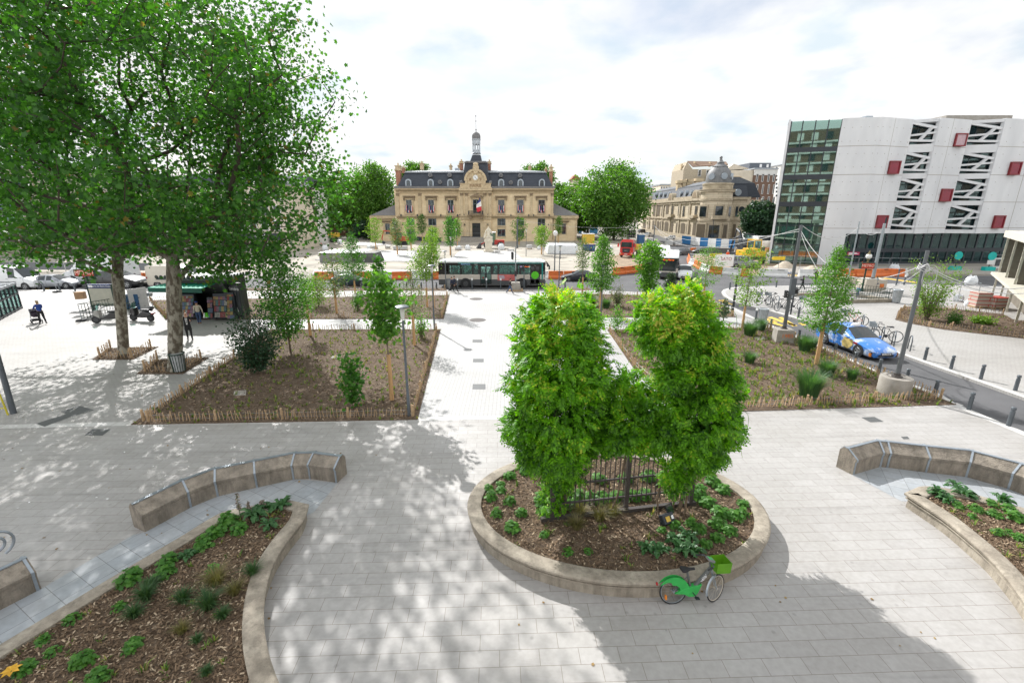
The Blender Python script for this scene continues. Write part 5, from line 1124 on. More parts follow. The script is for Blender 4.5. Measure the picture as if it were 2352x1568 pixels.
b=MB();b.bb(PP[0].x+.6,PP[1].x-.2,75,75.4,RD+1.5,RD+2.2);b_(b,'counter',M('orange_wood',(.40,.19,.07),.6))
b=MB()
for f in(.3,.55,.8):
 A=PP[0].lerp(PP[1],f);b.ell((A.x,75,gz[5]-1.6),(.5,.5,.5),12,8)
each(b,'globe_lamp',m_white,MBL,world=True)
for i in(3,5):
 A,B=PP[i],PP[i+1];b=MB();wq(b,A,B,0,1,zb,H-.7,.9,.96);b_(b,'strip_glazing',m_gd)
 b=MB()
 for u in(.02,.3,.62,.97):wq(b,A,B,u-.01,u+.01,zb,H-.7,.8,.9)
 b_(b,'strip_mullions',m_dmetal)
 rows=[(jz[0]+.35,H-.4),(jz[1]+.25,jz[0]-.75),(jz[2]+.2,jz[1]-.5),(zb+.55,jz[2]-.45)]
 sp=MB()
 for(z0,z1)in((H-.45,H-.05),(jz[0]-.75,jz[0]+.35),(jz[1]-.5,jz[1]+.25),(jz[2]-.45,jz[2]+.2),(zb,zb+.55)):wq(sp,A,B,0,1,z0,z1,.12,.75)
 each(sp,'spandrel',m_pc,MBL,world=True)
 st=MB();n=Vector((0,.3,0))
 for z0,z1 in rows:
  q=lambda u,v:Vector((A.x+(B.x-A.x)*u,A.y+(B.y-A.y)*u+.3,z1+(z0-z1)*v))
  for(u0,v0,u1,v1,w_)in((0,.0,1,.30,.34),(0,.58,1,.50,.26),(0,.80,1,.88,.28),(.84,.22,.42,.84,.36)):st.beam(q(u0,v0),q(u1,v1),.35,w_,up=(0,1,0))if False else st.beam(q(u0,v0),q(u1,v1),w_,.3,up=(0,1,0))
 each(st,'strut',m_pc,MBL,world=True)
for(x,y,i,w2,h2)in((1088,572,2,36,58),(1666,332,4,37,58),(1540,813,4,36,56),(980,1043,2,36,56),(2142,580,6,37,58),(2000,1045,6,36,56)):
 A,B=PP[i],PP[i+1];c=PV(6,x,y,A,B);s=abs(PV(6,x+w2,y,A,B).x-c.x);hz=(PV(6,x,y-h2,A,B).z-PV(6,x,y+h2,A,B).z)/2
 b=MB();X,Y_,Z_=c
 for(x0,x1,z0,z1)in((X-s,X-s+.16,Z_-hz,Z_+hz),(X+s-.16,X+s,Z_-hz,Z_+hz),(X-s+.16,X+s-.16,Z_-hz,Z_-hz+.16),(X-s+.16,X+s-.16,Z_+hz-.16,Z_+hz)):b.bb(x0,x1,Y_-.5,Y_+.2,z0,z1)
 o=b_(b,'red_box_window',m_redf);p=MB().bb(X-s+.1,X+s-.1,Y_-.4,Y_-.3,Z_-hz+.1,Z_+hz-.1).build('pane',m_redg if i!=4 or y>500 else M('pink_glass',(.45,.30,.33),.15),o);p.data.transform(ROOTM[MBL.name].inverted())
gA_=PY(6,590,1400,71.2);gB_=PY(6,2760,1400,74.2)
b=MB();wq(b,gA_,gB_,0,1,RD+.3,zb,.0,.06);b_(b,'ground_glazing',m_gd)
zl=PV(6,1400,1290,gA_,gB_).z;b=MB();wq(b,gA_,gB_,0,1,zl-.3,zl+.25,-.12,.1);wq(b,gA_,gB_,0,1,RD,RD+.3,-.1,.1)
for u in np.linspace(0,1,29):wq(b,gA_,gB_,max(0,u-.0025),min(1,u+.0025),RD+.3,zb,-.1,.0)
b_(b,'ground_mullions',m_dmetal)
b=MB()
for u in(.16,.33,.36,.49,.56,.78,.92):wq(b,gA_,gB_,u,u+.012,zl,zb,1.2,1.8)
each(b,'inner_column',m_floor,MBL,world=True)
sA=PV(6,690,1308,gA_,gB_);sB=PV(6,785,1335,gA_,gB_);b=MB().bb(sA.x,sB.x,sA.y-.2,sA.y-.14,sB.z,sA.z);sg=b_(b,'red_banner',M('magenta_sign',(.45,.03,.10),.6))
b=MB();hh=sA.z-sB.z;ww=sB.x-sA.x
for k,(f0,f1)in enumerate(((.1,.75),(.1,.9),(.1,.55))):b.bb(sA.x+ww*f0,sA.x+ww*f1,sA.y-.215,sA.y-.2,sA.z-hh*(.28+.25*k)-.06,sA.z-hh*(.28+.25*k)+.03)
x=b.build('lettering',m_white,sg);x.data.transform(ROOTM[MBL.name].inverted())
m_cs=wallbrick(brickmat('corner_stone',(.52,.44,.32),(.60,.515,.385),(.30,.245,.17),1.5,.58,.03,dirt=(.3,.7)))
m_cst=M('corner_trim',(.47,.40,.29),.9,scale=1,col2=(.28,.23,.16),bump=.2)
cA=G(5,1135,1035,0);cB=G(5,545,930,0);zv=lambda y,x:PV(5,x,y,cA,cB).z
CB_=thing('corner_stone_building','ornate stone corner building with round tower, grey dome and mansard roof','building',(cA.x,cA.y,RD))
c_=lambda b,n,m,**k:b.build(n,m,CB_,world=True,**k)
zc=zv(622,900);zs=zv(788,900);L=(cB-cA).length;dA=(cB-cA).normalized()
nA=Vector((-dA.y,dA.x,0));nA=nA if nA.x>0 else-nA
def cf(b,x0,x1,y0,y1,d0,d1):
 a=PV(5,x0,y1,cA,cB);c=PV(5,x1,y0,cA,cB);a2=PV(5,x0,y0,cA,cB)
 m0=(PV(5,(x0+x1)/2,y1,cA,cB).z,PV(5,(x0+x1)/2,y0,cA,cB).z)
 return b.prism([tuple((a+nA*d0)[:2]),tuple((c+nA*d0)[:2]),tuple((c+nA*d1)[:2]),tuple((a+nA*d1)[:2])],m0[0],m0[1])
def cl(b,d0,d1,z0,z1,s0=0,s1=1):
 a=cA.lerp(cB,s0);c=cA.lerp(cB,s1);return b.prism([tuple((a+nA*d0)[:2]),tuple((c+nA*d0)[:2]),tuple((c+nA*d1)[:2]),tuple((a+nA*d1)[:2])],z0,z1)
b=MB();cl(b,0,14,RD,zc);c_(b,'wall',m_cs)
b=MB();cl(b,-.7,0,zc-.1,zc+.5);cl(b,-.4,0,zc-.7,zc-.1);cl(b,-.45,0,zs-.35,zs+.1);cl(b,-.25,0,RD,RD+1.6);cl(b,-.3,.3,zc+.5,zc+1.2);c_(b,'cornice',m_cst)
b=MB()
for s in np.linspace(.02,.98,8):cl(b,-.28,0,RD+1.6,zc-.7,s-.008,s+.008)
each(b,'pilaster',m_cst,CB_,world=True)
m_shut=M('bronze_shutter',(.10,.075,.045),.6,var=.3,scale=3,stretch=(3,3,.3))
for(x0,x1,y0,y1)in[(612,635,660,755),(655,690,660,765),(697,732,660,765),(742,777,660,768),(785,820,660,770),(843,870,668,748),(912,935,668,765),(958,985,668,770),(1015,1042,668,775),(1083,1115,668,755)]:
 w_=c_(cf(MB(),x0-3,x1+3,y0-5,y1+4,-.1,.05),'window',m_cst);p=cf(MB(),x0,x1,y0,y1,-.16,-.08).build('pane',m_glassd if x0>835 else m_shut,w_);p.data.transform(ROOTM[CB_.name].inverted())
for(x0,x1,y0,y1)in[(560,578,815,895),(600,622,812,905),(645,675,815,920),(690,715,818,925),(722,757,820,935),(770,805,825,938),(835,855,830,945),(885,922,835,955),(935,975,838,965),(990,1030,840,972),(1055,1098,848,985)]:
 A_=[PV(5,x0,y1,cA,cB)-nA*.12,PV(5,x1,y1,cA,cB)-nA*.12];mz=PV(5,(x0+x1)/2,y0+14,cA,cB).z;A_[0].z=A_[1].z=PV(5,(x0+x1)/2,y1,cA,cB).z;c0=(A_[0]+A_[1])/2;hw=(A_[1]-A_[0])/2;up=PV(5,(x0+x1)/2,y0,cA,cB).z-mz
 arch=[Vector((c0 .x,c0 .y,mz))+hw*math.cos(a)+Vector((0,0,up*math.sin(a)))for a in np.linspace(0,math.pi,9)]
 ring=[Vector((c0 .x,c0 .y,p.z))+(p-Vector((c0 .x,c0 .y,p.z)))*1.25+Vector((0,0,.25 if p.z>=mz else 0))for p in A_+arch]
 w_=c_(MB().ext([p+nA*.07 for p in ring],nA*.1),'window',m_cst);p=MB().ext(A_+arch,nA*.06).build('pane',m_shut,w_);p.data.transform(ROOTM[CB_.name].inverted())
zm=zv(545,1165);rz0=zc+.6;r1=PV(5,1165,455,cA+nA*3.2,cB+nA*3.2).z
b=MB();a,c=cA,cB;P=[a+nA*.2,c+nA*.2,c+nA*14,a+nA*14];Q=[a+nA*1.6,c+nA*1.6,c+nA*12,a+nA*12];zt1=rz0+3.4;zt2=rz0+4.9
R_=[a+nA*6,c+nA*6,c+nA*8,a+nA*8]
b.add([(p.x,p.y,rz0)for p in P]+[(p.x,p.y,zt1)for p in Q],[(0,1,5,4),(1,2,6,5),(2,3,7,6),(3,0,4,7)]);c_(b,'mansard_roof',m_slate)
b=MB();b.add([(p.x,p.y,zt1)for p in Q]+[(p.x,p.y,zt2)for p in R_],[(0,1,5,4),(1,2,6,5),(2,3,7,6),(3,0,4,7),(4,5,6,7)]);cl(b,1.5,1.9,zt1-.12,zt1+.15);c_(b,'upper_roof',M('slate_light',(.10,.11,.125),.6,var=.25,scale=1.5))
b=MB()
for(x,y)in((695,550),(742,550),(787,548),(832,545),(955,537),(1010,533),(1065,530)):
 p=PV(5,x,y,cA+nA*1.0,cB+nA*1.0);b.disc(p-nA*.3,.75,nA,14,.9)
each(b,'round_dormer',m_zinc,CB_,world=True)
for(x,y,r)in((1100,608,2.2),(850,602,2.2),(615,602,2.2)):
 p=PV(5,x,y,cA,cB);p.z=zc+.45;A_=[p+dA*math.cos(t)*r+Vector((0,0,math.sin(t)*r))for t in np.linspace(0,math.pi,14)];o=c_(MB().ext([q-nA*.7 for q in A_],nA*1.6),'arched_pediment',m_cst)
 b=MB().ext([Vector((p.x,p.y,p.z+.15))-nA*.75+(q-p)*.72 for q in A_],nA*.1).build('recess',m_thd,o);b.data.transform(ROOTM[CB_.name].inverted())
for(x,y)in((845,765),(1080,775)):c_(cf(MB(),x-30,x+32,y-14,y+12,-1.2,0),'balcony',m_cst)
tb=G(5,1312,1058,0);rt=abs(PY(5,1460,800,tb.y+3).x-PY(5,1312,800,tb.y+3).x);tc=Vector((tb.x,tb.y+rt,0));tz=lambda y:PY(5,1312,y,tc.y-rt*.7).z
b=MB();b.lathe([(rt*1.03,RD),(rt*1.03,tz(985)),(rt,tz(980)),(rt,tz(520))],(tc.x,tc.y,0),24);c_(b,'tower',m_cs,smooth=True)
b=MB()
for y0,y1,k in((822,808,1.05),(612,590,1.06),(522,500,1.12),(500,494,1.16)):b.lathe([(rt*1.0,tz(y0+3)),(rt*k,tz(y0)),(rt*k,tz(y1)),(rt*.98,tz(y1-2))],(tc.x,tc.y,0),24)
b.lathe([(rt*1.0,tz(496)),(rt*.96,tz(490)),(rt*.96,tz(450)),(rt*1.0,tz(445)),(rt*1.0,tz(432)),(rt*.9,tz(428))],(tc.x,tc.y,0),24);each(b,'tower_cornice',m_cst,CB_,world=True,smooth=True)
b=MB();b.lathe([(rt*.80,tz(430)),(rt*.82,tz(400)),(rt*.80,tz(350)),(rt*.72,tz(310)),(rt*.58,tz(280)),(rt*.50,tz(262)),(rt*.52,tz(255)),(rt*.36,tz(240)),(rt*.22,tz(222)),(rt*.26,tz(215)),(rt*.12,tz(190)),(rt*.08,tz(172))],(tc.x,tc.y,0),20);b.ell((tc.x,tc.y,tz(160)),(rt*.1,rt*.1,rt*.1),10,6);c_(b,'dome',M('dome_lead',(.115,.12,.125),.6,scale=1.2,col2=(.2,.2,.2),stretch=(2,2,.3)),smooth=True)
for k in(-1,0,1):
 a=-math.pi/2+k*.95;n_=Vector((math.cos(a),math.sin(a),0));c_(MB().disc(Vector((tc.x,tc.y,tz(362)))+n_*rt*.82,.75,n_,14,.35),'dome_oculus',m_zinc)
def twin(x0,x1,y0,y1,mt,rr=1.0):
 w2=(x1-x0)/2/148*rt;xc=((x0+x1)/2-1312)/148;a=math.asin(max(-.95,min(.95,xc)));n_=Vector((math.sin(a),-math.cos(a),0));s_=Vector((math.cos(a),math.sin(a),0));p=tc+n_*rt*rr
 w2=min(w2/max(.3,math.cos(a)),1.6);z0,z1=tz(y1),tz(y0);w_=c_(MB().ext([p+s_*i*(w2+.3)+Vector((0,0,z))+n_*.08 for i,z in((-1,z0-.2),(1,z0-.2),(1,z1+.35),(-1,z1+.35))],-n_*.4),'window',m_cst)
 q=MB().ext([p+s_*i*w2+Vector((0,0,z))+n_*.12 for i,z in((-1,z0),(1,z0),(1,z1),(-1,z1))],-n_*.2).build('pane',mt,w_);q.data.transform(ROOTM[CB_.name].inverted())
twin(1255,1325,668,760,m_glassd);twin(1218,1310,860,990,m_glassd);twin(1390,1425,672,775,m_glassd);twin(1352,1398,858,990,m_shut);twin(1158,1188,670,775,m_glassd);twin(1135,1172,852,990,m_shut)
for x0,x1,y0,y1 in((1215,1350,765,800),):
 p=tc+Vector((-.1*rt,-rt,0));c_(MB().bb(p.x-2,p.x+2,p.y-.9,p.y+.3,tz(800),tz(768)),'balcony',m_cst)
fY=tc.y+.6;X0=tc.x+rt*.8;X1=PY(5,1595,800,fY).x;zc2=PY(5,1530,600,fY).z
b=MB();b.bb(X0,X1,fY,fY+14,RD,zc2);c_(b,'side_wall',m_cs);b=MB();b.bb(X0,X1+.5,fY-.6,fY+14,zc2,zc2+.6);zq=PY(5,1530,806,fY).z;b.bb(X0,X1,fY-.3,fY,zq-.2,zq+.2);c_(b,'side_cornice',m_cst)
b=MB();b.prism([(X0-3,fY+.2),(X1+.2,fY+.2),(X1+.2,fY+12),(X0-3,fY+12)],zc2+.6,zc2+.6+PY(5,1530,450,fY).z-PY(5,1530,570,fY).z,.12);c_(b,'side_roof',m_slate)
for x0,x1,y0,y1,m_ in((1487,1525,672,775,m_glassd),(1455,1500,850,985,m_shut)):
 a=PY(5,x0,y1,fY);c=PY(5,x1,y0,fY);w_=c_(MB().bb(a.x-.25,c.x+.25,fY-.12,fY,a.z-.2,c.z+.4),'window',m_cst);q=MB().bb(a.x,c.x,fY-.18,fY-.12,a.z,c.z).build('pane',m_,w_);q.data.transform(ROOTM[CB_.name].inverted())
p=PY(5,1517,528,fY);c_(MB().disc((p.x,fY-.1,p.z),.8,(0,1,0),14,.8),'round_dormer',m_zinc);p=PY(5,1558,700,fY);c_(MB().disc((p.x,fY-.05,p.z),.7,(0,1,0),14,.3),'oval_window',m_glassd)
def block(label,Y,k,x0,x1,y0,y1,dep,wall,roof=None,wins=(),name='apartment_building',hood=None,rooftop=0):
 a=PY(k,x0,y1,Y);c=PY(k,x1,y0,Y);z1=c.z;t=thing(name,label,'building',((a.x+c.x)/2,Y,RD));Mi=ROOTM[t.name].inverted()
 MB().bb(a.x,c.x,Y,Y+dep,RD,z1).build('wall',wall,t,world=True)
 if roof:MB().prism([(a.x-.3,Y-.3),(c.x+.3,Y-.3),(c.x+.3,Y+dep+.3),(a.x-.3,Y+dep+.3)],z1,z1+rooftop,.25 if rooftop>1 else.01).build('roof',roof,t,world=True)
 for(wx0,wx1,wy0,wy1)in wins:
  p=PY(k,wx0,wy1,Y);q=PY(k,wx1,wy0,Y);f=MB().bb(p.x-.12,q.x+.12,Y-.12,Y+.1,p.z-.12,q.z+.12).build('window',hood or m_white,t,world=True);g=MB().bb(p.x,q.x,Y-.15,Y-.1,p.z,q.z).build('pane',m_glassd,f);g.data.transform(Mi)
 return t,a,c,z1
m_rub=M('rubble_wall',(.50,.43,.32),.95,scale=3,col2=(.36,.30,.22),bump=.3);m_cream=M('cream_render',(.62,.55,.44),.9,scale=.8,var=.12);m_bk=M('brown_brick',(.17,.105,.075),.9,scale=8,var=.25)
m_tile=M('brown_tile_roof',(.20,.13,.09),.9,scale=5,var=.35);m_wh=M('white_render',(.66,.65,.62),.85,scale=.7,var=.1)
t,a,c,z1=block('old rubble stone house with brown tiled gable roof behind the domed corner building',165,5,930,1330,290,700,12,m_rub,None,[(1115,1145,300,360),(1200,1225,300,345)],'stone_house')
p0=PY(5,925,240,165);pk=PY(5,1005,215,165);m_=t
b=MB();b.add([(a.x,165,z1),(PY(5,1060,290,165).x,165,z1),(pk.x,165,pk.z),(a.x,177,z1),(c.x,177,z1),(pk.x,177,pk.z)],[(0,1,2),(3,5,4),(0,2,5,3)]);b.build('gable',m_rub,t,world=True)
b=MB();r0_=PY(5,1060,270,165);r1_=PY(5,1420,250,165);e0=PY(5,1005,216,169);e1=PY(5,1400,222,169);b.ext([r0_,r1_,e1,e0],(0,0,.3));b.build('roof',m_tile,t,world=True)
for x,y0,y1 in((950,235,290),(1082,210,265),(1240,215,265)):
 q0=PY(5,x-9,y1,167);q1=PY(5,x+9,y0,167);MB().bb(q0 .x,q1 .x,167,168,q0 .z,q1 .z).build('chimney',m_tht,t,world=True)
wn=[(x,x+22,y0,y1)for x in(1705,1762,1822,1875)for y0,y1 in((345,415),(450,540),(575,640))]
t,a,c,z1=block('brown brick apartment block with cream top floor beside the modern building',150,5,1640,1925,292,700,16,m_bk,m_zroof,wn,hood=m_wh,rooftop=.4)
q0=PY(5,1640,352,150);MB().bb(a.x-.1,c.x+.1,149.88,150.2,q0 .z,z1+.02).build('cream_storey',m_wh,t,world=True)
q0=PY(5,1410,700,150);q1=PY(5,1640,292,150);MB().bb(q0 .x,a.x,150.5,166,RD,z1-.2).build('blank_wall',m_cream,t,world=True)
b=MB();b.ext([PY(5,1400,300,150.4),PY(5,1640,285,150.4),PY(5,1480,236,150.4)],(0,14,0));b.build('gable',m_cream,t,world=True)
q0=PY(5,1640,260,156);q1=PY(5,1862,226,156);MB().bb(q0 .x,q1 .x,156,164,z1,q1 .z).build('penthouse',M('dark_cladding',(.10,.115,.14),.6),t,world=True)
for x in(1742,1812):
 q0=PY(5,x,272,155.9);q1=PY(5,x+26,240,155.9);MB().bb(q0 .x,q1 .x,155.85,156,q0 .z,q1 .z).build('window',m_white,t,world=True)
block('tall pale block showing between the brick block and the modern building',200,5,1895,2010,250,700,14,m_wh,m_zroof,[(1905,1925,270+40*i,290+40*i)for i in range(8)],rooftop=.3)
block('low cream house row left behind the domed corner building',230,5,720,850,455,620,14,m_cream,m_zroof,[(735+26*i,748+26*i,470,490)for i in range(4)],rooftop=.6)
block('grey blue flats far behind, left of the domed corner building',330,5,635,725,452,600,14,M('blue_grey_wall',(.28,.33,.38),.8),None,[(645+20*i,655+20*i,462+22*j,474+22*j)for i in range(4)for j in range(3)],rooftop=.3)
block('pale low house left of the corner building roof',215,5,598,660,495,700,14,m_cream,m_zroof,[(610,620,520,545),(630,642,520,545)],rooftop=.5)
block('small white roof house behind the corner building chimneys',240,5,850,910,428,600,10,m_wh,None,[(865,880,445,460)])
b=MB();chm=thing('chimney_stacks','row of stone chimney stacks rising behind the corner building roof','chimneys',PY(5,1050,470,150))
for x0,x1,y0 in((905,945,405),(955,1000,398),(1000,1060,392),(1090,1160,385),(1465,1545,365)):
 q0=PY(5,x0,480,150);q1=PY(5,x1,y0,150);MB().bb(q0 .x,q1 .x,150,151.5,RD+8,q1 .z-.8).bb(q0 .x-.3,q1 .x+.3,149.7,151.8,q1 .z-.8,q1 .z).build('stack',m_tht,chm,world=True)
t,a,c,z1=block('red roofed house whose gable shows over the trees right of the town hall',175,3,2180,2270,655,900,10,m_cream,None,name='house')
b=MB();b.ext([PY(3,2172,655,174.7),PY(3,2278,655,174.7),PY(3,2216,602,174.7)],(0,10,0));b.build('roof',M('red_tile',(.30,.13,.075),.9,scale=5,var=.3),t,world=True)
t,a,c,z1=block('red roofed house showing over the trees left of the town hall',180,'S7',2255,2345,385,560,10,m_cream,None,name='house')
b=MB();b.ext([PY('S7',2235,390,179.7),PY('S7',2360,390,179.7),PY('S7',2330,350,179.7)],(0,10,0));b.build('roof',MATS['red_tile'],t,world=True)
block('long low dark building in the shade under the trees left of the town hall',158,'S1',300,990,-60,240,8,m_bk,m_slate,[(330+110*i,375+110*i,20,100)for i in range(6)],name='low_building',hood=M('blue_door',(.03,.05,.12),.6),rooftop=.5)
def wgrid(x0,x1,nx,y0,y1,ny,fw=.42,fh=.6):return[(x0+(x1-x0)*(i+.5-fw/2)/nx,x0+(x1-x0)*(i+.5+fw/2)/nx,y0+(y1-y0)*(j+.5-fh/2)/ny,y0+(y1-y0)*(j+.5+fh/2)/ny)for i in range(nx)for j in range(ny)]
t,a,c,z1=block('cream hotel with tall windows behind the plane trees',96,0,430,652,425,600,14,m_cream,m_slate,wgrid(432,650,8,432,535,3),name='hotel_building',rooftop=2.2)
q0=PY(0,430,552,95.4);q1=PY(0,652,536,95.4);f=MB().bb(q0 .x,q1 .x,95.3,96,q0 .z,q1 .z).build('fascia',m_dmetal,t,world=True)
pp=PY(0,560,543,95.2);text('lettering','LE GRAND RIVIERA   Hotel',m_white,1.0,ROOTM[t.name].inverted()@Matrix.Translation((pp.x,95.25,pp.z))@FRONT,f,.02)if False else text('lettering','Hotel',m_white,1.1,ROOTM[t.name].inverted()@Matrix.Translation((PY(0,595,543,95.2).x,95.25,pp.z))@FRONT,f,.02)
for i in range(6):
 q0=PY(0,440+35*i,592,95.9);q1=PY(0,466+35*i,556,95.9);MB().bb(q0 .x,q1 .x,95.8,96,q0 .z,q1 .z).build('shop_window',m_glassd,t,world=True)
t,a,c,z1=block('white shop terrace with grey awning behind the plane trees',92,0,140,425,505,602,14,m_wh,m_zroof,wgrid(145,420,9,512,545,1),name='shop_terrace',rooftop=.8)
q0=PY(0,140,565,91);q1=PY(0,425,552,91);b=MB();b.ext([(q0 .x,90,q0 .z),(q0 .x,92,q1 .z),(q0 .x,92,q1 .z-.15),(q0 .x,90,q0 .z-.2)],(q1 .x-q0 .x,0,0));b.build('awning',M('grey_awning',(.2,.2,.21),.8),t,world=True)
for i in range(8):
 q0=PY(0,148+34*i,600,91.9);q1=PY(0,176+34*i,568,91.9);MB().bb(q0 .x,q1 .x,91.8,92,q0 .z,q1 .z).build('shop_window',M('blue_shop',(.04,.10,.22),.3)if i%3==0 else m_glassd,t,world=True)
t,a,c,z1=block('grey office block with blue balconies at the far left',84,0,-160,60,385,606,18,M('beige_render',(.45,.40,.33),.9),m_zroof,wgrid(-150,56,8,395,540,5,.6,.5),rooftop=.5)
b=MB()
for j in range(5):
 q0=PY(0,-155,424+29*j,83.2);q1=PY(0,58,412+29*j,83.2);b.bb(q0 .x,q1 .x,82.8,84,q0 .z,q0 .z+.15).bb(q0 .x,q1 .x,82.8,82.9,q0 .z,q1 .z)
b.build('balconies',M('blue_balcony',(.12,.17,.25),.5),t,world=True)
q0=PY(0,-160,552,83);q1=PY(0,85,515,83);MB().bb(q0 .x,q1 .x,80.5,84,q0 .z,q1 .z).build('ribbed_fascia',M('grey_slats',(.14,.135,.13),.8),t,world=True);q1=PY(0,85,505,83);MB().bb(q0 .x,PY(0,75,505,83).x,80.3,84.2,PY(0,0,515,83).z,q1 .z).build('white_canopy',m_wh,t,world=True)
block('pale apartment house with slate roof between the hotel and the shop terrace, farther back',120,0,90,430,440,600,12,M('light_stone',(.55,.50,.42),.9),m_slate,wgrid(95,425,10,448,520,2),rooftop=4)
block('white house right of the hotel behind the bus stop trees',112,0,655,700,425,580,12,m_wh,m_slate,wgrid(657,698,2,432,530,3),name='house',rooftop=2)
t=thing('apartment_building','brown and white apartment block across the square, seen only mirrored in the glass corner','building',(62,-30,0));MB().bb(10,115,-44,-32,RD,33).build('wall',m_bk,t,world=True)
for i in range(22):
 x=22+i*4
 for j in range(10):MB().bb(x,x+1.8,-32.2,-31.9,1.2+j*3.2,3.4+j*3.2).build('window',m_wh if(i+j)%3 else m_glassd,t,world=True)
for j in range(10):MB().bb(20,110,-32.9,-31.4,.2+j*3.2,.75+j*3.2).build('balcony',m_wh,t,world=True)
for i,(x,y,w_,h,m_)in enumerate([(-150,330,60,17,m_cream),(-85,300,50,15,m_wh),(-30,340,60,16,m_cream),(35,330,50,15,m_wh),(95,380,60,19,m_cream),(150,330,50,20,m_wh),(-190,210,60,16,m_cream),(-120,190,40,15,m_wh)]):
 t=thing('distant_building',f'distant pale building on the far skyline, {ORD[i]} from the left' if i<6 else f'distant pale building behind the far left shops, {["left","right"][i-6]} one','building',(x,y,RD));MB().bb(-w_/2,w_/2,0,14,0,h).build('wall',m_,t);MB().prism([(-w_/2,0),(w_/2,0),(w_/2,14),(-w_/2,14)],h,h+3,.15).build('roof',m_slate if i%2 else m_zroof,t)
 b=MB();[b.bb(-w_/2+2+q*3,-w_/2+3.4+q*3,-.06,.1,1.5+j*3.2,3.4+j*3.2)for q in range(int(w_/3)-1)for j in range(int(h/3.4))];b.build('windows',m_glassd,t)
def paint(n,c,metal=.0):return M('paint_'+n,c,.28,metal,var=.05,scale=2,coat=.6)
m_hl=M('headlight_glass',(.55,.57,.58),.1,var=.3,scale=10);m_tl=M('tail_light',(.30,.01,.012),.25);m_rim=M('alloy_rim',(.42,.43,.44),.35,.7)
m_plast=M('black_plastic',(.02,.021,.023),.6);m_plate=M('number_plate',(.7,.7,.68),.5);m_amber=M('amber_lens',(.7,.22,.02),.3)
def wheel(root,x,y,r,w,rimr=.62,rim=None):
 b=MB();s=1 if y>0 else-1;b.tube([(0,-w/2,0),(0,-w/2+.02,0),(0,w/2-.02,0),(0,w/2,0)],[r*.93,r,r,r*.93],22)
 t=b.build('wheel',None,root);t.location=(x,y,r);b2=MB();t.data.materials.append(m_black)
 b2 .tube([(0,s*w*.49,0),(0,s*w*.515,0)],[r*rimr,r*rimr],20);o=b2 .build('rim',M('rim_dark',(.06,.062,.065),.5,.3),t)
 b3=MB()
 for k in range(5):
  a=k*1.2566;b3 .beam((0,s*w*.53,0),(r*rimr*.95*math.cos(a),s*w*.53,r*rimr*.95*math.sin(a)),r*.17,.012,up=(0,1,0))
 b3 .tube([(r*rimr*math.cos(a),s*w*.525,r*rimr*math.sin(a))for a in np.linspace(0,6.283,21)],r*.035,4);b3 .build('spokes',rim or m_rim,t)
 return t
